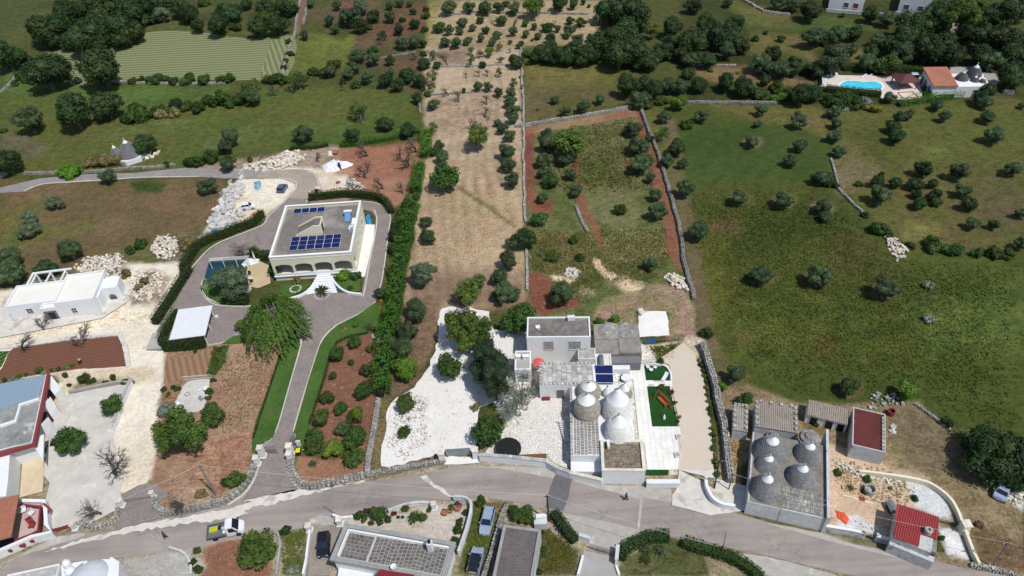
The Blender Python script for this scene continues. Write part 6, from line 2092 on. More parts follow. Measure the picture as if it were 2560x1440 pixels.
ribbon(wt, W('H 225,625 460,630 470,700 480,860 530,940 330,985 0,1130 -300,1240', .9), .5, -.1, 1.5)
part(wt, 'street_wall', WHITE, tc)
rs_ = MB()
ribbon(rs_, W('H 440,640 500,690 490,730', 1.5), .3, 1.5, 1.7)
part(rs_, 'red_coping', REDP, tc)
for q in ('H 320,970', 'H 230,1015', 'H 100,1065'):
    c0 = W1(q, 1.0)
    part(MB().box(c0.x - .35, c0.x + .35, c0.y - .62, c0.y - .1, .5, 1.1), 'wall_niche', REDP, tc)

# ---- the house by the pool
ph = Bld('pool_house', 'white house with terracotta tiled roof beside the pool', 'Q 1595,490 1830,470 1745,315 1505,325', 3.4)
ph.box('wall', 0.1, ph.W - .1, .1, ph.D - .1, -.1, 3.2, WHITE)
ph.part(MB().add([(-.2, -.2, 3.0), (ph.W + .1, -.2, 3.0), (ph.W + .1, ph.D + .2, 3.9), (-.2, ph.D + .2, 3.9), (-.2, -.2, 3.2), (ph.W + .1, -.2, 3.2), (ph.W + .1, ph.D + .2, 4.1), (-.2, ph.D + .2, 4.1)],
                 [(0, 3, 2, 1), (4, 5, 6, 7), (0, 1, 5, 4), (1, 2, 6, 5), (2, 3, 7, 6), (3, 0, 4, 7)]), 'roof', TERRAC)
coppi(ph, -.2, ph.W + .1, -.2, ph.D + .2, 3.2, mat('terracotta_tile', (0, 0, 0)), .5, rise=.9, name='tile_rows', r=.07)
BLUED = plain('blue_door', (38, 60, 120), .5)
for u in (.25, .6, .85):
    ph.opening('l', ph.D * u, .1, 1.2, 2.2, BLUED, WHITE, 'door', label='blue shuttered door')
ph.box('side_block', ph.W - .1, ph.W + 7.5, 0, ph.D * .5, -.1, 2.9, WHITE)
ph.opening('f', ph.W + 4.5, 1.2, .8, .8, GLASS, WHITE)
ph.box('roof_link', ph.W - .1, ph.W + 3, ph.D * .5, ph.D - 1, -.1, 2.8, WHITE)
DKC = mat('dark_trullo_stone', (118, 118, 118), (84, 85, 88), 3, .6, bump=.8)
pt = empty('pool_trulli', 'cluster of four dark stone trullo cones behind the pool house', 'house', W1('Q 2000,480', 0))


def wcone(parent, l, r_, ap, zb, m, capf=.2, **k):
    a_, b_ = W1(l, zb), W1(r_, zb)
    c = (a_ + b_) / 2
    R_ = (a_ - b_).length / 2
    best = min((abs(W1(ap, zb + i * .1).y - c.y), i * .1) for i in range(6, 110))
    return cone(parent, (c.x, c.y), R_, best[1], m, None, zb, capf=capf, local=False, **k)


part(MB().prism([(p.x, p.y) for p in W('Q 1950,545 2140,520 2180,480 2110,370 1900,380 1830,440', 1.6)], -.1, 2.0), 'wall', WHITE, pt)
wcone(pt, 'Q 1810,425', 'Q 1970,430', 'Q 1915,330', 2.6, DKC, .15, courses=10, n=28)
wcone(pt, 'Q 1940,370', 'Q 2110,375', 'Q 2065,260', 2.4, DKC, .25, courses=10, n=28)
wcone(pt, 'Q 1965,455', 'Q 2085,455', 'Q 2050,380', 2.4, DKC, .2, courses=8, n=28)
wcone(pt, 'Q 2050,470', 'Q 2160,480', 'Q 2100,405', 2.2, DKC, .15, courses=8, n=28)
# small trullo beside the lane
st_ = empty('old_small_trullo', 'small grey twin-coned trullo with whitewash splashes in the meadow', 'house', W1('A 930,1170', 0))
part(MB().prism([(p.x, p.y) for p in W('A 840,1200 940,1215 1050,1180 1060,1130 850,1150', .8)], -.1, 1.2), 'wall', WHITE, st_)
wcone(st_, 'A 832,1160', 'A 920,1165', 'A 850,1080', 1.1, CST, .22, courses=9, n=24, bulge=.05)
wcone(st_, 'A 890,1150', 'A 1052,1150', 'A 925,1040', 1.1, CST, .18, courses=11, n=28, bulge=.05)
# houses at the top edge
for lab, fr_, h_, wins in (('white house with grey shutters cut by the top edge, left one', 'C 1095,70 1340,85 1375,-120 1130,-135', 3.6, (.5, .78)),
                           ('white house cut by the top edge, right one with buttress wall', 'C 1610,90 1820,110 1900,-120 1680,-140', 4.6, (.25, .72))):
    b_ = Bld('hill_house', lab, fr_, 0.0)
    b_.block(h_ - .3, h_, .3, WHITE, ROOFDK)
    for u in wins:
        b_.opening('f', b_.W * u, .9, 1.4, 1.5, REDP if u == .78 else mat('grey_glass', (0, 0, 0)), WHITE)
    b_.box('yard_wall', -.5, b_.W + 8, -2.4, -2.1, 0, 1.0, GREYW)

# ---------------------------------------------------------------- dry stone walls
def along(line, step):
    out = []
    for a, b in zip(line[:-1], line[1:]):
        L = (b - a).length
        n = max(1, int(L / step))
        for i in range(n):
            out.append((a.lerp(b, i / n), (b - a).normalized()))
    return out


WST = mat('wall_stone', (184, 180, 172), (118, 116, 112), 3.0, .6, bump=.6, c3=(222, 216, 204), pos=.58, vary=.5)
WCORE = mat('wall_core', (140, 136, 128), (104, 100, 94), 2.5, .6, bump=.7)
STONE_ME = []
for i in range(6):
    _m = MB().stone((0, 0, 0), .5)
    _m2 = MB()
    _m2.stone((0, 0, 0), .56, 1, 1, .9)
    STONE_ME.append(_m2.mesh('stone', WST))
PALE_ME = [MB().stone((0, 0, 0), .56).mesh('stone', STONEL) for _ in range(5)]


WTHIN = .72


def stone_wall(s, label, w=.7, h=1.0, sz=.3, smooth=0, rubble=.25, single=0, name='dry_stone_wall', me=None, cat='wall', m=None):
    line = W(s, 0)
    if smooth:
        line = smooth_line(line, smooth)
    if not single and w < .95:
        w, h = w * WTHIN, h * .7
    if not single:      # old walls wander and sag
        line = [p for p in along(line, 2.0)]
        line = [p + Vector((-d.y, d.x, 0)) * rnd.uniform(-.18, .18) for p, d in line]
    c0 = line[len(line) // 2]
    o = empty(name, label, cat, (c0.x, c0.y, 0))
    core = MB()
    ribbon(core, line, w * .86, -.1, h * .84)
    part(core, 'core', WCORE, o)
    st = MB()
    cnt = 0
    for p, d in along(line, sz * .92):
        n = Vector((-d.y, d.x, 0))
        k = max(2, int(round(w / sz)))
        for i in range(k):
            off = (i + .5) / k - .5
            q = p + n * off * w + d * rnd.uniform(-.08, .08)
            z = h * rnd.uniform(.84, 1.0)
            if rnd.random() < rubble * .25:
                z -= .15
            if cnt < single:
                e_ = inst(rnd.choice(me or STONE_ME), 'stone', o, (q.x - c0.x, q.y - c0.y, z), (rnd.uniform(-.2, .2), rnd.uniform(-.2, .2), rnd.uniform(0, 6.28)),
                          (sz * rnd.uniform(.9, 1.25), sz * rnd.uniform(.9, 1.2), sz * rnd.uniform(.6, .9)))
                cnt += 1
            else:
                st.stone((q.x, q.y, z), sz * .56, rnd.uniform(.85, 1.3), rnd.uniform(.85, 1.2), .7)
        for sd in (-1, 1):
            for zz in [h * f for f in ((.2, .55) if h > .6 else (.3,))]:
                q = p + n * sd * w * .46 + d * rnd.uniform(-.1, .1)
                st.stone((q.x, q.y, zz), sz * .56, rnd.uniform(.8, 1.2), rnd.uniform(.8, 1.2), .8)
    if st.v:
        part(st, 'wall_stones', m or WST, o, kind='stuff')
    return o


stone_wall('B 2225,790 2250,850 2300,990 2330,1040 2390,1230 2450,1430 S 2300,560 2350,900 2400,1050 2440,1200', 'long grey dry stone wall dividing the walled field from the green field', .86, 1.1, .32)
stone_wall('U -20,60 30,200 80,340 110,500 150,700 175,850 190,1000 205,1150 215,1270', 'dark dry stone wall beside the beige gravel drive', 1.0, 1.3, .34)
stone_wall('B 1310,942 1375,942 1700,885 2000,835 2225,790', 'pale dry stone wall along the far side of the walled field', .9, 1.0, .34)
stone_wall('B 1345,350 1350,480 1362,700 1368,940 S 1052,0 1060,240 1062,400 1075,560', 'thin dry stone wall running down the straw field edge', .5, .7, .3)
stone_wall('S 1070,720 1080,900 1085,1050 1092,1150', 'short pale wall between straw field and red soil', .5, .6, .3)
stone_wall('S 1075,740 1110,800 1140,885', 'crumbling spur wall in the weeds below the round tree', .4, .4, .28)
stone_wall('S 1470,375 1500,460 1570,580 1600,630', 'low ruined wall inside the walled field', .7, .6, .34)
solo_heap = []


def heap(s, label, n, r=.3, h=.7, me=None, single=60, m=None, name='stone_heap', flat=.6):
    poly_ = [(p.x, p.y) for p in W(s, 0)]
    x0, x1 = min(p[0] for p in poly_), max(p[0] for p in poly_)
    y0, y1 = min(p[1] for p in poly_), max(p[1] for p in poly_)
    cx, cy = (x0 + x1) / 2, (y0 + y1) / 2
    o = empty(name, label, 'stones', (cx, cy, 0))
    st = MB()
    c = 0
    tries = 0
    while c < n and tries < n * 20:
        tries += 1
        x, y = rnd.uniform(x0, x1), rnd.uniform(y0, y1)
        if not inside((x, y), poly_):
            continue
        if rnd.random() < .3:      # strays lying round the foot
            x, y = cx + (x - cx) * 1.25, cy + (y - cy) * 1.25
        e_ = 1 - max(abs(x - cx) / (x1 - x0 + .1), abs(y - cy) / (y1 - y0 + .1)) * 1.7
        z = max(0.0, h * e_ * rnd.uniform(.3, 1.0))
        rr = r * rnd.uniform(.5, 1.3)
        if c < single:
            inst(rnd.choice(me or PALE_ME), 'stone', o, (x - cx, y - cy, z + rr * .2), (rnd.uniform(-.4, .4), rnd.uniform(-.4, .4), rnd.uniform(0, 6.28)), (rr * 2, rr * 1.7, rr * 1.1))
        else:
            st.stone((x, y, z + rr * .2), rr, 1, 1, flat)
        c += 1
    if st.v:
        part(st, 'stones', m or STONEL, o, kind='stuff')
    return o


BLK = mat('pale_quarry_block', (216, 214, 208), (180, 178, 172), 1.5, .4, bump=.4, vary=.35)
BLK_ME = [MB().stone((0, 0, 0), .58).mesh('stone_block', BLK) for _ in range(5)]
heap('E 570,180 640,200 530,330 560,500 600,560 520,640 400,690 260,740 200,800 250,640 320,540 380,380 460,260', 'long bank of big pale quarry blocks beside the white car', 210, .62, .5, BLK_ME, 210)
heap('E 640,260 560,280 540,400 600,330', 'few pale blocks near the bare tree', 14, .5, .2, BLK_ME, 14)
heap('W 60,330 230,320 460,260 560,160 740,180 780,250 640,330 560,370 300,380 100,380', 'tall pile of white rubble north of the lane', 260, .42, 1.2, PALE_ME, 160)
heap('D 1560,530 1680,480 1770,560 1750,640 1700,700 1560,680 1540,600', 'conical rubble pile of broken pale stone by the brown field', 240, .3, 1.6, PALE_ME, 120)
heap('D 760,830 900,700 1190,680 1230,760 1200,900 1080,930 960,850', 'broad rubble spread behind the new white house', 330, .28, .7, PALE_ME, 120)
heap('D 1310,900 1500,820 1640,860 1620,1020 1500,1130 1300,1080', 'weedy mound of rubble on the building site', 240, .28, .6, PALE_ME, 120)
heap('S 2180,940 2230,915 2330,950 2350,1040 2250,1020', 'white stone pile against the long wall', 130, .3, .9, PALE_ME, 80)
heap('S 1390,880 1440,865 1495,900 1480,945 1400,945', 'bluish-white rubble pile in the walled field', 110, .24, .6, BLK_ME, 60)
heap('T 1570,550 1640,570 1740,650 1660,710 1600,620', 'pinkish rubble heap at the end of the field wall', 170, .3, 1.0, PALE_ME, 90)
heap('L 600,330 760,310 900,400 1260,470 1240,520 900,440 780,380', 'broken white stones along the low curved wall', 90, .22, .3, PALE_ME, 90)
heap('L 2000,1000 L 700,860 1140,960 1140,1040 720,930', 'scattered stones on the white rubble by the roadside wall', 60, .14, .1, PALE_ME, 60)
heap('A 960,1180 1060,1140 1170,1140 1130,1180 1010,1210', 'stone heap before the old twin-coned trullo', 70, .45, .8, PALE_ME, 60)
heap('U 1380,430 1560,440 1560,520 1420,540 1320,560 1330,480', 'dark scrap and stones behind the rusty shed', 60, .3, .4, STONE_ME, 60)
heap('U 1500,690 1540,700 1520,740 1480,730', 'few white stones right of the rusty shed', 12, .3, .2, BLK_ME, 12)
heap('M 1680,90 1730,70 1740,130 1690,140', 'stack of white stone offcuts at the corner of the white slab', 14, .4, .7, BLK_ME, 14)
heap('W 1500,560 1600,600 1560,650 1400,650 1360,560 1450,500', 'grey brushwood and rubble pile east of the white clearing', 120, .3, 1.0, STONE_ME, 80)
heap('X 2500,1238 2560,1225 2560,1262 2530,1262', 'white stones near the right photo edge', 40, .3, .3, PALE_ME, 40)
# walls by the road (stones one by one)
stone_wall('H 2560,180 2540,300 2480,430 2380,540 2240,625 2160,645 2000,690 1860,715 1720,740 1640,730 1580,680 1550,600', 'curved mortared stone wall left of the driveway mouth', .75, .9, .42, 3, single=260)
stone_wall('I 680,260 670,350 700,450 760,520 850,555 960,545 1100,510 1250,480 1440,440', 'curved mortared stone wall right of the driveway mouth', .8, .9, .42, 3, single=260)
stone_wall('I 1440,440 1600,410 1800,370 2000,335 2220,300', 'stone wall below the white gravel yard', .55, .7, .4, single=120)
stone_wall('I 1440,430 1440,300 1470,150 1490,40 F 2310,1200 2330,1080', 'stone wall between the orchard and the white gravel yard', .6, .8, .4, single=160)
stone_wall('H 1190,700 1170,780 1090,840 980,875 860,865 800,830', 'low round stone planter wall by the left gate', .7, .5, .42, 3, single=70)
stone_wall('J 680,740 620,850 570,1050 510,1260 450,1440 400,1600', 'rough stone wall between the parked cars and the garage', .6, .9, .36, single=150)
stone_wall('A 0,1330 60,1290 110,1290', 'grey stone wall corner at the far left of the lane', .9, 1.2, .4)
stone_wall('A 190,1295 420,1290 620,1290 880,1265 1180,1245 1380,1225', 'low grey stone wall along the lane', .7, .7, .4)
stone_wall('A 2235,0 2210,130 2195,250 2150,380 2110,520 2105,600', 'dry stone wall between hay field and lane', .6, .8, .4)
stone_wall('A 2290,30 2270,130 2255,210', 'short wall on the far side of the top lane', .6, .8, .4)
stone_wall('A 440,615 650,615 940,615 1300,630 1740,620', 'field wall below the hay field', .6, .7, .4)
stone_wall('A 0,690 60,650 130,560 180,515', 'small wall at the left photo edge', .6, .7, .4)
stone_wall('B 750,125 1000,95 1400,100 1900,110', 'terrace wall across the dry orchard', .6, .8, .4)
stone_wall('B 640,500 900,495 1200,485 1320,490', 'low terrace wall between the straw strips', .5, .5, .36)
stone_wall('B 660,710 900,695 1240,680', 'grassy terrace step in the straw field', .4, .3, .36)
stone_wall('B 590,760 600,850 590,900', 'short wall left of the straw field', .5, .8, .4)
stone_wall('B 280,440 420,415 620,380', 'grassy terrace wall on the brown terraces', .4, .4, .36)
stone_wall('C 20,770 300,770 560,770 800,778', 'grey wall at the edge of the wood left of the pool', .7, .9, .42)
stone_wall('C 1200,820 1380,812', 'short grey wall below the pool slope', .7, .9, .42)
stone_wall('C 130,490 480,492', 'thin wall across the brown clearing', .4, .5, .4)
stone_wall('C 470,0 620,90 760,110 880,115', 'wall on the hill below the top houses', .6, .8, .45)
stone_wall('T 1190,0 1240,210 1310,280 1400,370 1470,460', 'curved dry stone wall across the far fields', .5, .6, .36)
stone_wall('C 2410,695 2550,695', 'wall at the right edge below the dark wood', .8, 1.2, .45)
stone_wall('D 0,1040 200,980', 'low rubble wall at the left edge behind the new house', .5, .5, .36)
stone_wall('L 2030,1340 2200,1370 2400,1420 2560,1480', 'white rubble wall at the bottom right corner', .5, .5, .34, single=100)
stone_wall('U 1700,520 1850,630 1980,730 2100,830', 'thin wall along the dry grass right of the sheds', .35, .5, .3)


def wall(s, label, w, h, m, cope=None, smooth=0, name='wall', z0=-.1, cw=.06):
    line = W(s, 0)
    if smooth:
        line = smooth_line(line, smooth)
    c0 = line[len(line) // 2]
    o = empty(name, label, 'wall', (c0.x, c0.y, 0))
    mb = MB()
    ribbon(mb, line, w, z0, h)
    part(mb, 'face', m, o)
    if cope:
        mb = MB()
        ribbon(mb, line, w + cw * 2, h + .002, h + .08)
        part(mb, 'coping', cope, o)
    return o


wall('J 400,285 700,305 1065,350 1170,415 1290,455', 'long low whitewashed roadside wall below the crazy paving', .4, 1.5, WHITE, STONE, name='roadside_wall')
wall('J 1295,455 1450,490 1620,530', 'white roadside wall section before the low terrace', .4, 1.3, WHITE, STONEL, name='roadside_wall')
wall('J 2060,545 2390,545', 'pale wall below the small sunken lawn', .6, 1.2, WHITE, WHITE, name='roadside_wall')
wall('L 560,985 800,1025 940,1055', 'grey roadside wall left of the small gate opening', .3, 1.2, GREYW, WHITE, name='roadside_wall')
wall('L 1060,1085 1240,1130', 'grey roadside wall right of the small gate opening', .3, 1.2, GREYW, WHITE, name='roadside_wall')
wall('L 900,420 1180,455 1500,510 1650,570 1800,690 1880,820 1920,930', 'curved low concrete wall round the white rubble', .35, .9, CREAM, None, 4, name='curved_wall')
wall('L 1945,990 1990,1110 2040,1240 2090,1340', 'low concrete wall going down to the road at the right', .35, .9, CREAM, None, name='curved_wall')
wall('U 10,1130 15,1200 60,1290 130,1340 240,1360', 'curved white wall at the mouth of the gravel drive', .4, 1.2, WHITE2, None, 4, name='curved_wall', )
wall('G 1650,650 1600,760 1530,930 1440,1190', 'white parapet wall between concrete yard and cream track', .4, 1.2, WHITE, CONC, name='yard_wall')
wall('G 870,770 1100,715 1450,645 1640,645', 'low yard wall below the small fruit trees', .25, .7, CONC, None, name='yard_wall')
wall('I 1100,860 1180,890 1300,880', 'low white wall stub left of the patterned house', .3, 1.0, WHITE, None, name='garden_wall')
wall('I 1650,810 1800,755 1950,730 2080,735', 'low curved garden wall beside the road', .25, .7, WHITE, GREYW, 3, name='garden_wall')
wall('I 2300,690 2420,700 2480,770 2440,980 2350,1240', 'white garden wall right of the patterned house', .25, 1.2, WHITE, GREYW, 3, name='garden_wall')
wall('I 870,990 850,1130 830,1300 800,1440', 'thin pale wall beside the black car yard', .3, .7, WHITE, None, name='garden_wall')
wall('I 540,1010 570,1130 545,1300 530,1440', 'stone edging wall of the red soil plot', .3, .4, CONC, None, name='garden_wall')
wall('H 1700,1085 1860,1150 1920,1290 1900,1440', 'curved kerb wall below the road at the left', .3, .5, GREYW, None, 3, name='garden_wall')
wall('J 1390,1075 1500,1110', 'grey gate wall left of the sliding gate', .4, 1.3, WHITE, GREYW, name='gate_wall')
wall('J 1775,1190 1760,1340', 'white gate wall right of the sliding gate', .35, 1.6, WHITE, GREYW, name='gate_wall')
wall('J 1430,1250 1380,1440', 'low wall left of the concrete drive', .3, .5, WHITE, None, name='drive_wall')
wall('J 1760,1350 1790,1440', 'low wall right of the concrete drive', .3, .5, WHITE, None, name='drive_wall')
wall('X 1372,880 1376,895 1378,1165', 'narrow shade passage wall', .1, .05, WHITE) if False else None
wall('G 1490,35 1560,180 1605,440', 'white kerb wall at the corner of the ploughed plot', .8, .35, CEMENT, None, name='kerb_wall')
wall('G -60,210 420,150 800,95 1480,30', 'white kerb bank above the ploughed plot', .9, .25, CEMENT, None, name='kerb_wall')
# kerbs of the drive
KERB = mat('pale_kerb', (214, 208, 196), (190, 184, 172), 2, .4, bump=.3)


def kerb(s, w=.28, h=.12, smooth=4, name='kerb'):
    mb = MB()
    line = W(s, 0)
    ribbon(mb, smooth_line(line, smooth) if smooth else line, w, -.02, h)
    o = solo(mb, name, KERB, None, None)
    o['kind'] = 'structure'


kerb('I 500,0 490,40 400,140 330,200 F 1340,1440 1390,1380 1430,1280 1520,960 1625,600 1620,520 1590,470', .3)
kerb('I 800,180 740,110 710,0 F 1570,1380 1580,1300 1700,900 1800,590 1850,500 1950,410 2130,320 2240,250 2300,200', .3)
kerb('I 340,290 340,360 290,500 200,620 40,730', .35, .1)
kerb('I 665,260 640,350 650,420 690,500 770,570', .3, .1)
kerb('E 0,1250 60,1110 200,940 330,840 520,760 700,690 800,640 850,560 1000,420 1100,320 1125,240 1060,195 950,182', .28)
kerb('E 480,98 900,98 1200,98 1300,135 1345,230 1330,290 1240,390 1228,430', .25)
kerb('A 180,1425 300,1375 500,1358 800,1340 1050,1322 1480,1315', .3)
kerb('E 1780,415 1900,428 2010,475 2065,560 2050,700 1985,1180 1950,1290', .22)
kerb('E 1900,500 1930,590 1905,790 1860,1000 1800,1340 1770,1355 1640,1345', .25)
kerb('E 360,1440 230,1380 175,1290 190,1200', .3)
kerb('F 730,50 740,120 800,190 870,225 960,236 1100,240 1200,235', .25)
kerb('F 790,590 930,562 1030,505 1060,495', .2)

# ---------------------------------------------------------------- hedges
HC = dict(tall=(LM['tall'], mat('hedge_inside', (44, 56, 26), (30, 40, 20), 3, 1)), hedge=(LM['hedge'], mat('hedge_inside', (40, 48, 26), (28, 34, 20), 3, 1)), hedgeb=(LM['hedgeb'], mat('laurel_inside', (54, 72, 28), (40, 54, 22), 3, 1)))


def hedge(s, label, w=1.4, h=1.6, kind='hedge', smooth=3, dens=34, size=.11, rough=.12, name='hedge'):
    line = W(s, 0)
    if smooth:
        line = smooth_line(line, smooth)
    c0 = line[len(line) // 2]
    o = empty(name, label, 'hedge', (c0.x, c0.y, 0))
    lm, cm = HC[kind]
    mb = MB()
    ribbon(mb, line, w * (.8 - rough), -.05, h * (.88 - rough * .9))
    part(mb, 'branches', cm, o)
    L_ = sum((b - a).length for a, b in zip(line[:-1], line[1:]))
    n = int(L_ * (w + 2 * h) * dens)
    pos, nr = np.zeros((n, 3)), np.zeros((n, 3))
    segs = [(a, b, (b - a).length) for a, b in zip(line[:-1], line[1:])]
    cum = np.cumsum([q[2] for q in segs])
    for i in range(n):
        u = rnd.uniform(0, L_)
        j = min(int(np.searchsorted(cum, u)), len(segs) - 1)
        a, b, l = segs[j]
        t_ = (u - (cum[j] - l)) / max(l, 1e-6)
        p = a.lerp(b, t_)
        d = (b - a).normalized()
        nn = Vector((-d.y, d.x, 0))
        r = rnd.uniform(0, w + 2 * h)
        lump = 1 + rough * (math.sin(u * .9 + r * .9) * .5 + math.sin(u * 1.7 - r * 2.3 + 1) * .35 + math.sin(u * 4.3 + r * 3.1) * .25)
        if r < w:
            q = p + nn * (r - w / 2) * lump
            z = h * lump + rnd.uniform(-.1, .06)
            nv = Vector((0, 0, 1))
        else:
            sd = 1 if r < w + h else -1
            z = rnd.uniform(0.03, 1) * h * lump
            q = p + nn * sd * (w / 2 * lump * (1 - .08 * (z / h) ** 3) + rnd.uniform(-.08, .05))
            nv = nn * sd + Vector((0, 0, .25))
        pos[i] = (q.x - c0.x, q.y - c0.y, z)
        nr[i] = nv
    # end caps
    nr += NR.normal(size=nr.shape) * .45
    me_ = leaves_mesh('foliage', lm, pos, nr, size, .7)
    f_ = bpy.data.objects.new('foliage', me_)
    COL.objects.link(f_)
    f_.parent = o
    return o


hedge('E 790,560 700,650 560,700 400,770 280,810 150,880 60,1000 0,1120 D 1900,830 1750,1080 1600,1310 1560,1370', 'long clipped dark hedge along the west side of the villa drive', 1.5, 1.9)
hedge('F 405,632 600,622 775,600', 'clipped hedge across the front of the carport', 1.2, 2.55, smooth=0)
hedge('F 385,610 440,470 535,330', 'clipped hedge along the left side of the carport', .8, 2.55, smooth=0)
hedge('E 1260,400 1400,385 1600,365 1800,375 1960,400 2040,470 2080,540', 'clipped hedge round the back of the villa', 1.4, 1.8)
hedge('E 690,930 740,970 860,1000', 'dark clipped hedge left of the villa porch', 1.6, 1.8, smooth=0)
hedge('F 990,205 1160,205', 'square clipped hedge behind the willow', 1.9, 1.9, smooth=0)
hedge('B 650,1000 640,1080 650,1120 620,1180', 'bright green laurel hedge at the far corner of the red plot', 2.6, 2.0, 'hedgeb', rough=.25)
hedge('B 600,1240 580,1340 560,1440 S 200,240', 'bright green laurel hedge beside the red plot', 2.6, 2.0, 'hedgeb', rough=.25)
hedge('S 180,370 140,500 120,640 80,800 50,960 40,1100 0,1300 O 130,300 80,420 60,600 50,760 40,880', 'tall dark green hedge between villa drive and straw field', 2.5, 2.4, 'tall', rough=.42, dens=40, size=.15)
hedge('B 0,1090 110,1080 280,1055 420,1030 520,1000 610,980', 'bright green hedge between meadow and red plot', 1.8, 1.2, 'hedgeb', rough=.35)
hedge('W 650,120 850,110 1000,100 1130,70', 'dark bushy hedge behind the white rubble', 1.8, 1.0, 'hedge', rough=.4)
hedge('J 1130,840 1190,900 1260,1010 1350,1110', 'dark clipped hedge beside the lamp post', 1.5, 1.5, smooth=0)
hedge('J 1800,1290 1830,1210 1950,1130 2100,1075 2290,1070', 'curved clipped hedge of the roadside lawn', 1.5, 1.4, 'hedge', dens=44)
hedge('J 2430,1120 2560,1170 X 1790,1385 1850,1410 1900,1450', 'second curved clipped hedge at the bottom of the photo', 1.5, 1.3, 'hedge', dens=44)
hedge('C 1210,520 1500,525 1800,545', 'dark hedge behind the swimming pool', 2.0, 1.6)
hedge('C 1620,790 1750,765 1900,745 2100,700 2230,680', 'yellow-green hedge below the pool house', 3.0, 1.6, 'hedgeb', rough=.35, dens=20)
hedge('C 1080,675 1200,690 1350,705 1490,715', 'dark hedge in front of the pool deck', 2.4, 1.4)
hedge('F 2230,480 2060,515 1950,570 1890,700 1850,850 1760,1130 1700,1300', 'thin rust-brown box edging right of the lawn', .35, .3, 'hedge', dens=30, name='box_edging')
hedge('F 1470,565 1460,640 1400,820 1340,1000 1260,1240 1200,1430', 'thin box edging left of the lawn', .4, .35, 'hedge', dens=30, name='box_edging')
# seedlings in a row beside the beige drive
ORDN = [a.split()[0] for a in ORD[1:]]
ORDN = ['first'] + ORDN + ['%s-%s' % (a, b) for a in ('twenty', 'thirty') for b in ['first', 'second', 'third', 'fourth', 'fifth', 'sixth', 'seventh', 'eighth', 'ninth']]
pts_row = along(W('K 495,20 530,130 560,250 580,400 605,560 620,700 640,850 650,1000 665,1150 690,1290 720,1400'), 1.05)
for i, (p, d) in enumerate(pts_row):
    kk = ('fruit', 'shrub', 'loose', 'bright')[i % 4] if i % 5 else 'shrubd'
    u_, v_ = to_px(p.x, p.y, .3)
    plant({'loose': 'fruit'}.get(kk, kk), u_, v_, rnd.uniform(11, 19), 'young plant by the drive wall, %s from the far end' % ORDN[i], 'young plants along the drive wall')
# vine-like shrubs on gravel bed edge
for i, (p, d) in enumerate(along(W('J 70,235 X 1050,1156 I 1960,330 1760,360 1560,390', 0), 1.1)):
    if i % 2 == 0:
        u_, v_ = to_px(p.x, p.y, .2)
        plant(rnd.choice(['shrubd', 'shrub']), u_, v_, rnd.uniform(9, 15), 'small half dry plant behind the gravel yard wall, %s from the left' % ORDN[i // 2], 'small plants in the gravel yard bed')
for i, (p, d) in enumerate(along(W('G 60,600 250,560 480,500 640,480 820,440 1000,400', 0), .9)):
    u_, v_ = to_px(p.x, p.y, .2)
    plant(rnd.choice(['shrub', 'shrubg', 'fruit', 'shrubb']), u_, v_, rnd.uniform(8, 15), 'vegetable plant along the lower edge of the ploughed plot, %s from the left' % ORDN[i], 'vegetables at the plot edge')

# ---------------------------------------------------------------- poles and wires
POLE = mat('weathered_pole', (150, 144, 136), (112, 106, 100), 4, 1, bump=.3)
POLED = mat('dark_wood_pole', (84, 76, 68), (62, 56, 50), 4, 1, bump=.3)


def pole(base, top, label, r=.14, m=None, hmax=12, cross=True, name='utility_pole'):
    b = W1(base, 0)
    bp = px(top)[0]
    best = min((((P(bp[0], bp[1], i * .1) - Vector((b.x, b.y, i * .1))).length), i * .1) for i in range(20, int(hmax * 10)))
    h = best[1]
    t_ = P(bp[0], bp[1], h)
    lean = Vector((t_.x - b.x, t_.y - b.y, 0))
    if lean.length > .5:
        lean = lean.normalized() * .5
    o = empty(name, label, 'pole', (b.x, b.y, 0))
    tp_ = b + lean + Vector((0, 0, h))
    part(MB().tube([b - Vector((0, 0, .3)), tp_], [r, r * .7], 10), 'shaft', m or POLE, o)
    if cross:
        part(MB().box(tp_.x - .5, tp_.x + .5, tp_.y - .04, tp_.y + .04, h - .35, h - .27), 'bracket', IRON, o)
        for k in (-.4, 0, .4):
            part(MB().lathe((tp_.x + k, tp_.y, h - .27), [(.05, 0), (.06, .08), (.03, .16)], 8), 'insulator', WPL, o)
    return tp_


t1_ = pole('H 2160,545', 'H 1990,250', 'concrete utility pole in the red soil left of the driveway', .16)
pole('H 2165,610', 'H 2020,400', 'thin strut pole beside the concrete utility pole', .06, cross=False)
t2_ = pole('J 1090,890', 'J 1070,630', 'dark wooden pole beside the hedge and the garage', .15, POLED)
t3_ = pole('X 2481,1417', 'X 2520,1357', 'slim utility pole at the bottom right corner', .1)
t4_ = pole('X 1806,1384', 'X 1815,1331', 'short thin post in the lawn beside the road', .07, cross=False)
t5_ = pole('K 655,1450', 'K 715,1130', 'dark leaning pole at the foot of the beige drive', .12, POLED)
t6_ = pole('K 815,1460', 'K 868,1280', 'grey post left of the grey trulli', .1)


def wire(a, b, label, sag=.6, r=.022):
    pts_ = []
    for i in range(17):
        f_ = i / 16
        q = a.lerp(b, f_)
        q.z -= sag * 4 * f_ * (1 - f_)
        pts_.append(q)
    solo(MB().tube(pts_, r, 4), 'overhead_wire', plain('pale_cable', (206, 204, 200), .6), label, 'wire')


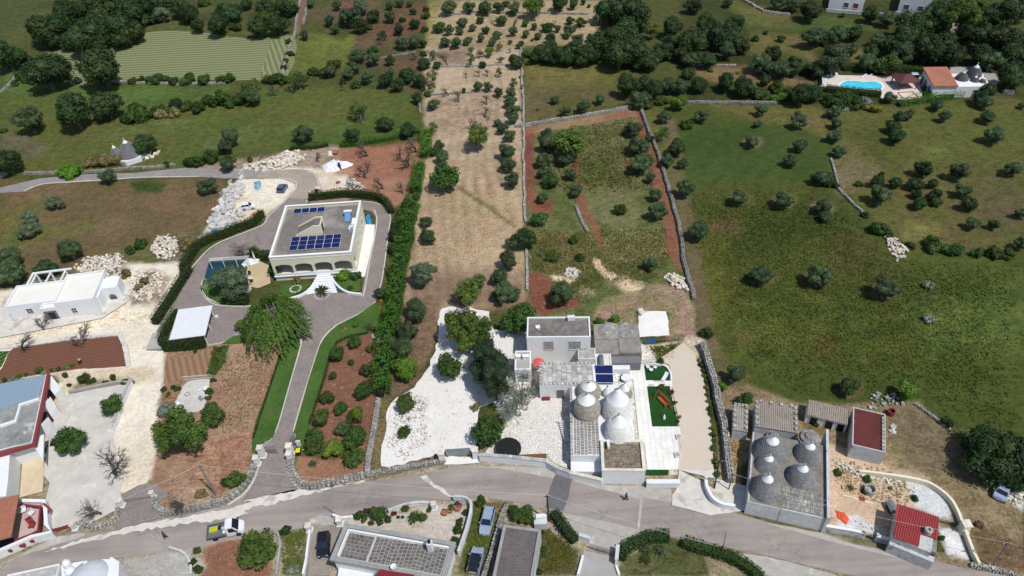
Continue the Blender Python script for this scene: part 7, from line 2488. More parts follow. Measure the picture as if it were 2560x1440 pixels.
wire(t1_, t2_, 'pale overhead wire from the left concrete pole to the dark road pole', .8)
tL = W1('H -500,1130', 7.0)
wire(t1_, W1('H 480,880', 5.5), 'overhead wire from the concrete pole toward the red trimmed porch', .5)
wire(t2_, W1('J 2700,1120', 7.0), 'overhead wire from the dark pole toward the bottom right', .5)
wire(t6_, W1('L 600,690', 4.5), 'upper wire crossing the grey trulli roofs', .2, .015)
wire(W1('L -50,570', 4.5), t3_, 'wire crossing the rubble yard to the corner pole', .6, .018)
wire(t3_, W1('L 2700,1170', 7), 'wire leaving the corner pole to the right', .1)

# ---------------------------------------------------------------- gates, pillars
def pillar(q, label, w=.7, h=1.9, m=None, cap=True, name='gate_pillar', zpx=0.0):
    c = W1(q, zpx)
    o = empty(name, label, 'pillar', (c.x, c.y, 0))
    part(MB().box(-w / 2, w / 2, -w / 2, w / 2, -.05, h), 'shaft', m or WHITE, o, local=True)
    part(MB().box(-w / 2 - .08, w / 2 + .08, -w / 2 - .08, w / 2 + .08, h + .002, h + .16), 'cap', STONEL, o, local=True)
    part(MB().box(-w / 2 - .1, w / 2 + .1, -w / 2 - .1, w / 2 + .1, -.05, .25), 'plinth', m or WHITE, o, local=True)
    return c


pillar('I 395,245', 'tall pillar left of the villa gate', .8, 2.2)
pillar('I 345,325', 'lower pillar left of the villa gate', .7, 1.7)
pillar('I 680,225', 'tall pillar right of the villa gate', .8, 2.2)
pillar('I 670,280', 'lower pillar right of the villa gate', .7, 1.6)
pillar('I 2185,290', 'white pillar left of the grey sheet gate', .8, 2.0)
pillar('I 2520,260', 'white pillar right of the grey sheet gate', .8, 2.0)
pillar('H 1225,660', 'white pillar left of the concrete yard gate', .7, 1.4)
pillar('H 1545,580', 'small pillar right of the concrete yard gate', .5, 1.4)
pillar('H 760,890', 'white pillar of the red edged gate', .6, 1.2)
pillar('I 860,985', 'white pillar left of the black car yard', .7, 1.3)
pillar('I 1165,925', 'white pillar right of the black car yard', .7, 1.3)
pillar('I 2105,770', 'white pillar of the garden entrance by the road', .6, 1.3)
pillar('L 1945,985', 'square cream pillar at the end of the curved wall', 1.0, 1.6, CREAM)
pillar('L 945,1060', 'rusty post left of the small gate opening', .15, 1.6, CONC, name='gate_post')
pillar('L 1065,1090', 'rusty post right of the small gate opening', .15, 1.6, CONC, name='gate_post')


def bar_gate(a, b, label, h=1.6, n=12, m=None, arch=.3, name='iron_gate', sheet=False):
    A_, B_ = W1(a, 0), W1(b, 0)
    o = empty(name, label, 'gate', ((A_.x + B_.x) / 2, (A_.y + B_.y) / 2, 0))
    m = m or IRON
    d = B_ - A_
    fr_ = MB()
    for z in (.15, h * .55):
        fr_.tube([A_ + Vector((0, 0, z)), B_ + Vector((0, 0, z))], .03, 4)
    fr_.tube([A_ + d * (i / 8) + Vector((0, 0, h + arch * (i / 8) * 1.0)) for i in range(9)], .03, 4)
    part(fr_, 'rail', m, o)
    for i in range(n + 1):
        p = A_ + d * (i / n)
        part(MB().tube([p + Vector((0, 0, .05)), p + Vector((0, 0, h + arch * i / n))], .022, 4), 'bar', m, o)
    if sheet:
        u = d.normalized()
        part(MB().obox(((A_ + B_) / 2), u, d.length, .03, .1, h), 'sheet', sheet, o)
    return o


bar_gate('I 410,215', 'I 540,215', 'open iron gate leaf at the left pillar', 1.5, 9)
bar_gate('I 670,190', 'I 730,90', 'open iron gate leaf at the right pillar', 1.7, 9)
bar_gate('I 2225,250', 'I 2470,235', 'grey sheet metal gate of the white gravel yard', 1.9, 6, STEEL, 0, 'sheet_gate', mat('grey_gate_sheet', (150, 160, 158), (136, 146, 144), 1, .4, bump=.05))
bar_gate('H 1240,640', 'H 1520,590', 'long dark bar gate of the concrete yard', 1.1, 14, STEEL, 0)
bar_gate('H 530,925', 'H 730,875', 'red low gate beside the porch', .8, 8, REDP, 0, 'red_gate', REDP)
bar_gate('J 1500,1170', 'J 1710,1230', 'grey sliding bar gate at the concrete drive', 1.3, 16, STEEL, 0, 'sliding_gate')
bar_gate('L 1710,900', 'L 1900,950', 'iron gate lying between hut and cream pillar', 1.3, 10, IRON, 0)
bar_gate('J 1700,1250', 'J 1760,1330', 'short end of the sliding gate', 1.3, 5, IRON, 0) if False else None
# white pergola frame over the pond
pg = empty('white_pergola', 'white slatted pergola beam beside the pond net', 'pergola', W1('E 430,1020', 0))
A_, B_ = W1('E 245,1010', 2.2), W1('E 640,985', 2.2)
for k in range(4):
    off = Vector((0, .28 * k, 0))
    part(MB().tube([A_ + off, B_ + off], .05, 4), 'beam', WPL, pg)
for f_ in (.02, .35, .68, .98):
    q = A_.lerp(B_, f_)
    part(MB().box(q.x - .06, q.x + .06, q.y - .06, q.y + .06, 0, 2.15), 'post', WPL, pg)
o = ground('pond', 'E 250,1035 590,1015 590,1090 560,1180 240,1200 210,1180', TEAL)
solo(MB().prism([(p.x, p.y) for p in W('E 640,1000 760,1005 750,1030 690,1030 600,1075 580,1060', .0)], 0, .45), 'stone_bench', WHITE2, 'white curved bench beside the pond', 'bench')

# ---------------------------------------------------------------- vehicles
def car(q0, q1, wid, paint, label, name='parked_car', z=.75, kind='wagon', hgt=1.45, group=None):
    """q0 rear, q1 front, photo points at bonnet height"""
    a, b = W1(q0, z), W1(q1, z)
    L_ = (b - a).length
    c = (a + b) / 2
    ang = math.atan2(b.y - a.y, b.x - a.x)
    o = empty(name, label, 'car', (c.x, c.y, 0), ang, group)
    hw = wid / 2
    # body: stations along x
    st = [(-.5, .45, .62, .80), (-.47, .28, .86, .92), (-.40, .24, .93, .98), (-.15, .22, .95, 1.0), (.12, .22, .94, 1.0), (.30, .24, .90, .98), (.42, .27, .82, .93), (.48, .32, .68, .84), (.5, .42, .56, .74)]
    if kind == 'hatch':
        st[0] = (-.5, .4, .7, .84)
    vs, fs = [], []
    for (x, zb, zt_, wk) in st:
        X_ = x * L_
        w_ = hw * wk
        vs += [(X_, -w_, zb), (X_, -w_ * 1.0, zt_ * .78), (X_, -w_ * .9, zt_), (X_, w_ * .9, zt_), (X_, w_, zt_ * .78), (X_, w_, zb)]
    n = len(st)
    for i in range(n - 1):
        for k in range(6):
            fs.append((i * 6 + k, (i + 1) * 6 + k, (i + 1) * 6 + (k + 1) % 6, i * 6 + (k + 1) % 6))
    fs += [tuple(range(5, -1, -1)), tuple((n - 1) * 6 + k for k in range(6))]
    part(MB().add(vs, fs), 'body', paint, o, local=True)
    # glasshouse
    cfg = {'wagon': (-.49, -.42, .06, .24), 'hatch': (-.49, -.40, .04, .24), 'saloon': (-.36, -.22, .06, .24), 'suv': (-.49, -.44, .05, .2), 'black': (-.49, -.42, .04, .22)}[kind]
    xb, xt0, xt1, xf = [v_ * L_ for v_ in cfg]
    zb, zt_ = .91, hgt
    wb, wt_ = hw * .88, hw * .72
    V8 = [(xb, -wb, zb), (xf, -wb, zb), (xf, wb, zb), (xb, wb, zb), (xt0, -wt_, zt_), (xt1, -wt_, zt_), (xt1, wt_, zt_), (xt0, wt_, zt_)]
    V8 = [(p[0], p[1], p[2] - .06 if i < 4 else p[2]) for i, p in enumerate(V8)]
    part(MB().add(V8, [(0, 1, 5, 4), (2, 3, 7, 6)]), 'side_window', GLASS, o, local=True)
    part(MB().add(V8, [(1, 2, 6, 5)]), 'windscreen', GLASS, o, local=True)
    part(MB().add(V8, [(3, 0, 4, 7)]), 'rear_window', GLASS, o, local=True)
    rf_ = MB()
    rf_.add([(xt0 - .04, -wt_ - .02, zt_ - .03), (xt1 + .04, -wt_ - .02, zt_ - .03), (xt1 + .04, wt_ + .02, zt_ - .03), (xt0 - .04, wt_ + .02, zt_ - .03),
             (xt0 + .06, -wt_ + .08, zt_ + .05), (xt1 - .08, -wt_ + .08, zt_ + .05), (xt1 - .08, wt_ - .08, zt_ + .05), (xt0 + .06, wt_ - .08, zt_ + .05)],
            [(4, 5, 6, 7), (0, 1, 5, 4), (1, 2, 6, 5), (2, 3, 7, 6), (3, 0, 4, 7)])
    part(rf_, 'roof', paint, o, local=True)
    pl_ = MB()
    for sy in (-1, 1):
        for (x0_, x1_) in ((xb, xt0), (xf, xt1), ((xb + xf) / 2 - .1, (xt0 + xt1) / 2)):
            pl_.tube([(x0_, sy * wb * 1.005, zb - .05), (x1_, sy * wt_ * 1.01, zt_)], .045, 4)
    part(pl_, 'window_pillar', paint, o, local=True)
    if kind == 'wagon2':
        pass
    for sx in (-.31, .31):
        for sy in (-1, 1):
            y0_, y1_ = sy * hw * .78, sy * hw * 1.0
            w_ = part(MB().tube([(sx * L_, y0_, .32), (sx * L_, y1_, .32)], .32, 16), 'wheel', RUBBER, o, local=True)
            rim = bpy.data.objects.new('rim', MB().tube([(sx * L_, y1_, .32), (sx * L_, y1_ + sy * .012, .32)], .19, 12).mesh('rim', STEEL))
            COL.objects.link(rim)
            rim.parent = w_
    for sy in (-1, 1):
        part(MB().box(.455 * L_, .485 * L_, sy * hw * .62 - .16, sy * hw * .62 + .16, .52, .70), 'headlight', plain('lamp_glass', (220, 226, 230), .2), o, local=True)
        part(MB().box(-.502 * L_, -.47 * L_, sy * hw * .66 - .1, sy * hw * .66 + .1, .58, .82), 'tail_light', plain('red_lamp', (150, 24, 24), .3), o, local=True)
        part(MB().box(xf - .45, xf - .25, sy * (hw * 1.0), sy * (hw * 1.0 + .14), .86, .98), 'wing_mirror', paint, o, local=True)
    part(MB().box(.482 * L_, .503 * L_, -hw * .7, hw * .7, .26, .42), 'bumper', paint, o, local=True)
    part(MB().box(.503 * L_, .508 * L_, -.26, .26, .3, .4), 'number_plate', WPL, o, local=True)
    return o


SILV = plain('silver_paint', (186, 200, 222), .25, .35, .6)
BLKP = plain('black_paint', (30, 31, 36), .2, .0, .6)
WHT = plain('white_car_paint', (244, 245, 246), .25, 0, .5)
BLUP = plain('steel_blue_paint', (104, 120, 156), .25, .3, .6)
car('J 500,750', 'J 440,1015', 1.75, SILV, 'silver estate car parked nose-down on the grass strip by the road')
o_ = car('J 325,1405', 'J 385,1145', 1.8, SILV, 'silver car with black glass roof on the grass strip, nearer the bottom edge', kind='hatch')
for c_ in o_.children:
    if c_.name.startswith('roof'):
        c_.data.materials[0] = GLASS
        c_['label'] = 'black glass roof'
car('I 1000,1000', 'I 985,1245', 1.75, BLKP, 'black estate car parked beside the patterned roof house', kind='black')
car('E 575,465', 'E 712,448', 1.5, WHT, 'small white hatchback on the pale gravel below the quarry blocks', kind='hatch', hgt=1.42)
car('E 955,310', 'E 1005,235', 1.7, BLUP, 'grey-blue estate car parked inside the bend of the drive')
car('Q 1430,395', 'Q 1290,390', 1.85, plain('pale_blue_paint', (190, 206, 220), .3, .2), 'pale blue off-road car parked behind the gazebo', kind='suv', hgt=1.7)
car('X 2510,1218', 'X 2498,1245', 1.75, SILV, 'pale car half under the dark tree at the right edge', kind='hatch')

# pickup with drop-side bed
a, b = W1('H 2075,930', .9), W1('H 2440,850', .9)
L_ = (b - a).length
c = (a + b) / 2
pk = empty('pickup_truck', 'white single-cab truck with open grey load bed driving on the road', 'truck', (c.x, c.y, 0), math.atan2(b.y - a.y, b.x - a.x))
hw = .98
x0, x1 = -L_ / 2, L_ / 2
cabx = x0 + L_ * .53
vs, fs = [], []
for (x, zt_, wk, zb) in ((cabx, 2.05, .92, .35), (cabx + .15, 2.12, .96, .35), (cabx + L_ * .20, 2.12, .96, .35), (cabx + L_ * .34, 1.25, .98, .35), (x1 - .25, 1.0, .92, .35), (x1 - .03, .8, .78, .38), (x1, .6, .7, .45)):
    w_ = hw * wk
    top = w_ * (.82 if zt_ > 1.6 else .92)
    vs += [(x, -w_, zb), (x, -w_, min(1.0, zt_ * .8)), (x, -top, zt_), (x, top, zt_), (x, w_, min(1.0, zt_ * .8)), (x, w_, zb)]
for i in range(6):
    for k in range(6):
        fs.append((i * 6 + k, (i + 1) * 6 + k, (i + 1) * 6 + (k + 1) % 6, i * 6 + (k + 1) % 6))
fs += [tuple(range(5, -1, -1)), tuple(36 + k for k in range(6))]
part(MB().add(vs, fs), 'cab', WHT, pk, local=True)
xw0, xw1 = cabx + L_ * .205, cabx + L_ * .335
part(MB().add([(xw0, -.7, 2.12), (xw1, -.84, 1.28), (xw1, .84, 1.28), (xw0, .7, 2.12)], [(0, 1, 2, 3)]).add([(xw0 + .02, -.7, 2.135), (xw1 + .02, -.84, 1.295), (xw1 + .02, .84, 1.295), (xw0 + .02, .7, 2.135)], [(0, 1, 2, 3)]), 'windscreen', GLASS, pk, local=True)
for sy in (-1, 1):
    part(MB().add([(cabx + .35, sy * .925, 1.15), (xw1 - .15, sy * .955, 1.12), (xw0, sy * .84, 1.95), (cabx + .4, sy * .83, 1.95)], [(0, 1, 2, 3)] if sy < 0 else [(3, 2, 1, 0)]), 'side_window', GLASS, pk, local=True)
    part(MB().box(xw1 - .2, xw1 - .05, sy * 1.0, sy * 1.2, 1.2, 1.45), 'wing_mirror', IRON, pk, local=True)
    part(MB().box(x1 - .2, x1 - .06, sy * .62 - .18, sy * .62 + .18, .72, .88), 'headlight', plain('lamp_glass', (0, 0, 0)), pk, local=True)
GREYP = plain('grey_bed_paint', (118, 126, 132), .5, .2)
part(MB().box(x0, cabx - .1, -1.02, 1.02, .78, .86), 'load_bed', GREYP, pk, local=True)
for sy in (-1, 1):
    part(MB().box(x0, cabx - .1, sy * 1.02 - .03, sy * 1.02 + .03, .86, 1.22), 'side_board', GREYP, pk, local=True)
part(MB().box(x0 - .03, x0 + .03, -1.05, 1.05, .86, 1.22), 'tailboard', GREYP, pk, local=True)
part(MB().box(x0 + .3, x1 - .6, -.4, .4, .4, .77), 'chassis', IRON, pk, local=True)
for sx in (x0 + L_ * .2, x0 + L_ * .84):
    for sy in (-1, 1):
        part(MB().tube([(sx, sy * .72, .36), (sx, sy * .99, .36)], .36, 16), 'wheel', RUBBER, pk, local=True)


def on_truck(x, y, z=0.86):
    u = Vector((math.cos(pk.rotation_euler.z), math.sin(pk.rotation_euler.z), 0))
    w_ = Vector((-u.y, u.x, 0))
    return Vector((c.x, c.y, z)) + u * x + w_ * y


yb = empty('yellow_crate', 'yellow crates with netting on the truck bed', 'crate', on_truck(x0 + .85, .25), pk.rotation_euler.z)
YEL = plain('yellow_plastic', (206, 200, 50), .5)
for i in range(3):
    part(MB().box(-.55 + i * .38, -.2 + i * .38, -.4, .4, 0, .28), 'crate_side', YEL, yb, local=True)
for nm, xx, yy, mm, r_ in (('black_sack', x0 + 1.75, .35, RUBBER, .33), ('blue_sack', x0 + 2.15, .1, plain('pale_blue_sack', (160, 186, 200), .7), .36), ('white_sack', x0 + 2.3, -.5, WPL, .28)):
    q = on_truck(xx, yy)
    solo(MB().lathe((q.x, q.y, q.z), [(r_ * .7, 0), (r_, r_ * .5), (r_ * .85, r_ * 1.1), (r_ * .3, r_ * 1.5), (.03, r_ * 1.6)], 10, jit=.08), nm, mm, nm.replace('_', ' ') + ' on the truck bed behind the cab', 'sack', True)

# ---------------------------------------------------------------- people
def person(loc, face, label, shirt, trousers, bent=0.0, skin=(150, 108, 84), hat=None, stride=.25):
    o = empty('person', label, 'person', (loc.x, loc.y, 0), face)

    def sk(nm, chain, radii, edges, m):
        me = bpy.data.meshes.new(nm)
        me.from_pydata(chain, edges, [])
        ob = bpy.data.objects.new(nm, me)
        COL.objects.link(ob)
        md = ob.modifiers.new('skin', 'SKIN')
        for i, r in enumerate(radii):
            me.skin_vertices[0].data[i].radius = (r, r)
        me.skin_vertices[0].data[0].use_root = True
        ob.modifiers.new('sub', 'SUBSURF').levels = 1
        ob.modifiers['sub'].render_levels = 1
        me.materials.append(m)
        ob.parent = o
        return ob
    s, cth = math.sin(bent), math.cos(bent)
    hip = Vector((0, 0, .95 - .1 * bent))
    up = Vector((s, 0, cth))
    chest = hip + up * .38
    neck = hip + up * .56
    headb = neck + up * .07 + Vector((.03, 0, 0))
    headt = headb + (up + Vector((.3 * s, 0, 0))) .normalized() * .2
    V_ = [hip, chest, neck, headb, headt]
    R_ = [.15, .17, .07, .085, .095]
    E_ = [(0, 1), (1, 2), (2, 3), (3, 4)]
    for sd, ph_ in ((-1, stride), (1, -stride)):
        b = len(V_)
        V_ += [hip + Vector((0, sd * .1, -.05)), Vector((ph_ * .5 + .06, sd * .11, .5)), Vector((ph_, sd * .11, .09)), Vector((ph_ + .18, sd * .12, .04))]
        R_ += [.1, .065, .045, .04]
        E_ += [(0, b), (b, b + 1), (b + 1, b + 2), (b + 2, b + 3)]
        b = len(V_)
        sh = chest + Vector((0, sd * .2, .1 * cth))
        hand = sh + (Vector((.15 - ph_ * .5, sd * .05, -.5)) if bent < .5 else Vector((.1, sd * .0, -.52)))
        V_ += [sh, sh.lerp(hand, .5) + Vector((-.03, sd * .06, 0)), hand, hand + Vector((.02, 0, -.09))]
        R_ += [.07, .045, .035, .03]
        E_ += [(1, b), (b, b + 1), (b + 1, b + 2), (b + 2, b + 3)]
    sk('body', [tuple(q) for q in V_], R_, E_, plain('skin', skin, .6))
    sk('shirt', [tuple(hip + up * .02), tuple(chest), tuple(chest + up * .13), tuple(chest + Vector((0, -.2, .1 * cth))), tuple(chest + Vector((0, .2, .1 * cth))),
                 tuple(V_[10].lerp(V_[11], .2) if False else V_[9].lerp(V_[10], .9)), tuple(V_[17].lerp(V_[18], .9) if len(V_) > 18 else V_[13])],
       [.17, .195, .1, .09, .09, .06, .06], [(0, 1), (1, 2), (1, 3), (1, 4), (3, 5), (4, 6)], shirt)
    tv = [tuple(hip + Vector((0, 0, .02)))]
    tr_, te = [.165], []
    for sd, ph_ in ((-1, stride), (1, -stride)):
        b = len(tv)
        tv += [tuple(hip + Vector((0, sd * .1, -.08))), (ph_ * .5 + .06, sd * .11, .5), (ph_, sd * .11, .12)]
        tr_ += [.115, .085, .07]
        te += [(0, b), (b, b + 1), (b + 1, b + 2)]
    sk('trousers', tv, tr_, te, trousers)
    hb = MB().lathe((headt.x, headt.y, headt.z - .06), [(.105, 0), (.1, .07), (.06, .13), (.01, .15)], 12)
    ob = part(hb, 'hair', hat or plain('dark_hair', (44, 34, 30), .8), o, local=True, smooth=True)
    return o


person(W1('J 1862,682'), math.radians(200), 'person in a bright blue top walking on the road', plain('bright_blue_cloth', (40, 84, 190), .8), plain('navy_cloth', (34, 38, 62), .8))
person(W1('G 1005,400'), math.radians(100), 'person in a pale blue shirt bending over the ploughed plot', plain('pale_blue_cloth', (170, 184, 208), .8), plain('black_cloth', (30, 30, 44), .8), bent=1.25, stride=.12)
person(W1('H 1665,985'), math.radians(60), 'person in black walking by the road edge left of the truck', plain('black_cloth', (0, 0, 0)), plain('black_cloth', (0, 0, 0)), stride=.2)

# ---------------------------------------------------------------- yard and garden things
# trampoline
c0 = W1('J 680,165', .6)
tp_ = empty('trampoline', 'round black trampoline with net posts in the paved yard', 'trampoline', (c0.x, c0.y, 0))
part(MB().lathe((0, 0, .62), [(1.75, 0), (1.75, .02)], 26), 'mat', RUBBER, tp_, local=True)
part(MB().lathe((0, 0, .6), [(1.76, 0), (2.0, 0), (2.0, .06), (1.76, .06)], 26, cap=False), 'rim', plain('dark_blue_pad', (32, 36, 48), .6), tp_, local=True)
for k in range(6):
    t_ = k * math.pi / 3 + .3
    x, y = 1.95 * math.cos(t_), 1.95 * math.sin(t_)
    part(MB().tube([(x, y, 0), (x, y, 2.2)], .03, 5), 'post', STEEL, tp_, local=True)
for k in range(0, 10):
    t_ = k * math.pi / 9 * .95 + .1
    x, y = 1.93 * math.cos(t_), 1.93 * math.sin(t_)
    part(MB().tube([(x, y, .6), (x, y, 2.1)], .008, 3), 'net_cord', plain('net_grey', (150, 150, 150), .8), tp_, local=True)
# parasol
c0 = W1('M 565,640', 2.3)
um = empty('red_parasol', 'faded red parasol on the cream farmhouse terrace', 'parasol', (c0.x, c0.y, 0))
part(MB().tube([(0, 0, 0), (0, 0, 2.4)], .03, 6), 'pole', STEEL, um, local=True)
part(MB().lathe((0, 0, 1.95), [(1.05, 0), (1.03, .03), (.5, .32), (.05, .52)], 8), 'canopy', plain('faded_red_canvas', (226, 96, 100), .8), um, local=True)
# garden swing
c0 = W1('M 1965,1090', .5)
sw = empty('garden_swing', 'orange wooden swing bench on the farmhouse lawn', 'swing bench', (c0.x, c0.y, 0), math.radians(-62))
part(MB().box(-1.0, 1.0, -.35, .35, .45, .52), 'seat', WOOD, sw, local=True)
part(MB().box(-1.0, 1.0, .35, .42, .5, 1.15), 'backrest', WOOD, sw, local=True)
for sx in (-1.3, 1.3):
    part(MB().tube([(sx, -.75, 0), (sx, 0, 1.95)], .05, 5).tube([(sx, .75, 0), (sx, 0, 1.95)], .05, 5), 'frame_leg', WOOD, sw, local=True)
part(MB().tube([(-1.35, 0, 1.95), (1.35, 0, 1.95)], .05, 5), 'top_beam', WOOD, sw, local=True)
part(MB().tube([(-.95, 0, .5), (-.95, 0, 1.9)], .015, 4).tube([(.95, 0, .5), (.95, 0, 1.9)], .015, 4), 'chain', IRON, sw, local=True)
# garden statue, chairs, lounger
c0 = W1('M 1980,1290', .2)
stt = empty('garden_statue', 'small white stone figure on the farmhouse lawn', 'statue', (c0.x, c0.y, 0), .4)
part(MB().box(-.25, .25, -.2, .2, 0, .2), 'base', WHITE, stt, local=True)
part(MB().lathe((0, 0, .2), [(.22, 0), (.26, .15), (.18, .4), (.2, .55), (.09, .66), (.12, .78), (.1, .88), (.02, .95)], 12), 'figure', WHITE, stt, local=True, smooth=True)


def chair(q, label, rot, m=None, cat='chair', name='garden_chair', s=1.0):
    c0 = W1(q, .3)
    o = empty(name, label, cat, (c0.x, c0.y, 0), rot)
    m = m or WPL
    part(MB().box(-.26 * s, .26 * s, -.26 * s, .26 * s, .4, .45), 'seat', m, o, local=True)
    part(MB().box(-.26 * s, .26 * s, .22 * s, .28 * s, .45, .92), 'backrest', m, o, local=True)
    for x in (-.22, .22):
        for y in (-.22, .22):
            part(MB().box(x * s - .025, x * s + .025, y * s - .025, y * s + .025, 0, .4), 'leg', m, o, local=True)
    return o


def table(q, label, w=.5, m=None, h=.72, round_=True):
    c0 = W1(q, h)
    o = empty('garden_table', label, 'table', (c0.x, c0.y, 0))
    if round_:
        part(MB().lathe((0, 0, h), [(w, -.03), (w, 0)], 18), 'tabletop', m or WPL, o, local=True)
    else:
        part(MB().box(-w, w, -w * .6, w * .6, h - .03, h), 'tabletop', m or WPL, o, local=True)
    part(MB().tube([(0, 0, 0), (0, 0, h - .03)], .05, 8).lathe((0, 0, 0), [(.25, 0), (.22, .04)], 12), 'stand', m or WPL, o, local=True)
    return o


def lounger(q, label, rot, m=None, group=None):
    c0 = W1(q, .3)
    o = empty('sun_lounger', label, 'sun lounger', (c0.x, c0.y, 0), rot, group)
    m = m or WPL
    part(MB().box(-.3, .3, -.9, .35, .25, .32), 'bed', m, o, local=True)
    part(MB().add([(-.3, .35, .26), (.3, .35, .26), (.3, .85, .6), (-.3, .85, .6), (-.3, .35, .32), (.3, .35, .32), (.3, .85, .66), (-.3, .85, .66)],
                  [(0, 3, 2, 1), (4, 5, 6, 7), (0, 1, 5, 4), (1, 2, 6, 5), (2, 3, 7, 6), (3, 0, 4, 7)]), 'backrest', m, o, local=True)
    for x in (-.27, .27):
        for y in (-.8, .5):
            part(MB().box(x - .03, x + .03, y - .03, y + .03, 0, .25), 'leg', m, o, local=True)


lounger('M 1990,820', 'white lounger on the small upper farmhouse lawn', -.6)
table('M 1835,735', 'small white round table on the upper farmhouse lawn', .35)
chair('M 1800,712', 'white chair left of the round table on the upper lawn', .5)
chair('M 1880,715', 'white chair right of the round table on the upper lawn', -.5)
table('M 1550,825', 'white round table on the tiled terrace behind the trulli', .8)
chair('M 1505,838', 'small dark chair beside the white terrace table', .3, IRON)
lounger('M 1450,800', 'folded white lounger on the terrace by the solar panel', 0)
box_thing('storage_chest', 'dark red chest before the slab-roofed block', 'chest', W1('M 655,1078'), 0, [('body', REDP, [(-.6, .6, -.3, .3, 0, .5)]), ('lid', plain('faded_red_lid', (130, 40, 50), .5), [(-.63, .63, -.33, .33, .501, .58)])])
for q, lab in (('K 255,880', 'small white step lamp at the terrace edge, farther one'), ('K 240,1085', 'small white step lamp at the terrace edge, nearer one')):
    box_thing('terrace_block', lab.replace('step lamp', 'box frame'), 'planter', W1(q), 0.13, [('box', WPL, [(-.4, .4, -.45, .45, 0, .35)]), ('lid', CONC, [(-.3, .3, -.35, .35, .351, .38)])])
# spiral stair and bench by the passage
c0 = W1('N 680,790', .5)
lad = empty('outdoor_staircase', 'slim white metal stair lying along the trulli side passage', 'staircase', (c0.x, c0.y, 0), .1)
part(MB().box(-.35, -.28, -2.0, 2.0, .6, .75).box(.28, .35, -2.0, 2.0, .6, .75), 'stringer', WPL, lad, local=True)
for i in range(9):
    part(MB().box(-.28, .28, -1.8 + i * .42, -1.6 + i * .42, .62, .66), 'tread', WPL, lad, local=True)
# terrace chairs by the villa pond
table('E 665,1180', 'white table on the sandy terrace of the villa', .45, WPL, .72, False)
chair('E 655,1140', 'brown chair behind the white table on the sandy terrace', 0, WOODD)
chair('E 678,1215', 'brown chair in front of the white table on the sandy terrace', math.pi, WOODD)
c0 = W1('E 615,1300', 0)
fo = empty('garden_fountain', 'round white stone basin at the edge of the sandy terrace', 'fountain', (c0.x, c0.y, 0))
part(MB().lathe((0, 0, 0), [(1.15, 0), (1.15, .4), (.95, .42), (.92, .2), (.1, .2)], 24), 'basin', WHITE2, fo, local=True)
part(MB().lathe((0, 0, .2), [(.3, 0), (.15, .3), (.35, .5), (.05, .6)], 12), 'fountain_bowl', STONE, fo, local=True)
pc_ = empty('closed_parasol', 'closed white parasol beside the dark hedge', 'parasol', W1('E 715,1010', 0))
part(MB().lathe((0, 0, .5), [(.22, 0), (.2, .8), (.06, 1.9), (.02, 2.1)], 10), 'canopy', WPL, pc_, local=True)
part(MB().tube([(0, 0, 0), (0, 0, .5)], .04, 6), 'pole', STEEL, pc_, local=True)
# round planters at the stairs
for q, lab, r_ in (('E 1385,1350', 'round paved planter ring round the cycad palm', 1.4), ('E 1118,1295', 'ring of pale stones round the small tree', 1.0)):
    c0 = W1(q, 0)
    o = empty('planter_ring', lab, 'planter', (c0.x, c0.y, 0))
    n_ = 18
    for k in range(n_):
        t_ = 2 * math.pi * k / n_
        inst(BLK_ME[k % 5], 'stone', o, (r_ * math.cos(t_), r_ * math.sin(t_), .1), (0, 0, t_), (.42, .34, .3))
# blue tarp covered pool behind the villa, red and orange tarps
def tarp(s, label, m, h=.5, name='tarpaulin', cat='tarpaulin', n=26):
    poly_ = [(p.x, p.y) for p in W(s, .1)]
    cx, cy = sum(p[0] for p in poly_) / len(poly_), sum(p[1] for p in poly_) / len(poly_)
    rings = 6
    vs = []
    pp_ = wob([Vector((p[0], p[1], 0)) for p in poly_], .5, .12)
    m_ = len(pp_)
    for r_ in range(rings):
        f_ = 1 - r_ / rings
        for p in pp_:
            x, y = cx + (p.x - cx) * f_, cy + (p.y - cy) * f_
            vs.append((x, y, .03 + h * (1 - f_ ** 3) * rnd.uniform(.55, 1)))
    vs.append((cx, cy, h))
    fs = []
    for r_ in range(rings - 1):
        for i in range(m_):
            fs.append((r_ * m_ + i, r_ * m_ + (i + 1) % m_, (r_ + 1) * m_ + (i + 1) % m_, (r_ + 1) * m_ + i))
    for i in range(m_):
        fs.append(((rings - 1) * m_ + i, (rings - 1) * m_ + (i + 1) % m_, rings * m_))
    return solo(MB().add(vs, fs), name, m, label, cat)


tarp('E 1830,540 1860,540 1880,640 1860,655 1825,640 1815,590', 'bright blue tarpaulin cover behind the villa', plain('blue_tarp', (60, 150, 210), .4), .7)
tarp('E 665,540 735,512 750,545 705,575', 'red tarpaulin by the end of the long hedge', plain('red_tarp', (222, 70, 62), .6), .25)
tarp('L 670,775 760,800 825,880 780,925 690,850', 'orange-red plastic sheet on the rubble yard', plain('orange_tarp', (240, 92, 50), .5), .25)
tarp('E 700,215 770,210 775,280 740,300 705,290', 'light blue wrapped heap under the bare tree', plain('pale_blue_tarp', (130, 176, 196), .5), .8)
tarp('W 1040,330 1130,300 1190,255 1250,290 1450,300 1430,330 1300,370 1240,400 1090,415', 'heap of crumpled white plastic sheeting north of the villa', plain('white_plastic', (244, 246, 250), .5), 1.4)
tarp('W 1250,335 1300,335 1300,375 1250,380', 'dark blue sheet lying on the white plastic heap', plain('navy_sheet', (40, 48, 66), .5), 1.6)
tarp('E 1515,212 1560,205 1565,230 1520,240', 'small red striped board on the white clearing', plain('brick_board', (146, 86, 74), .7), .1, 'board', 'board')
tarp('W 1120,150 1180,145 1190,200 1130,200', 'white and blue bags by the orange bin north of the villa', WPL, .8, 'bag_pile', 'bags')
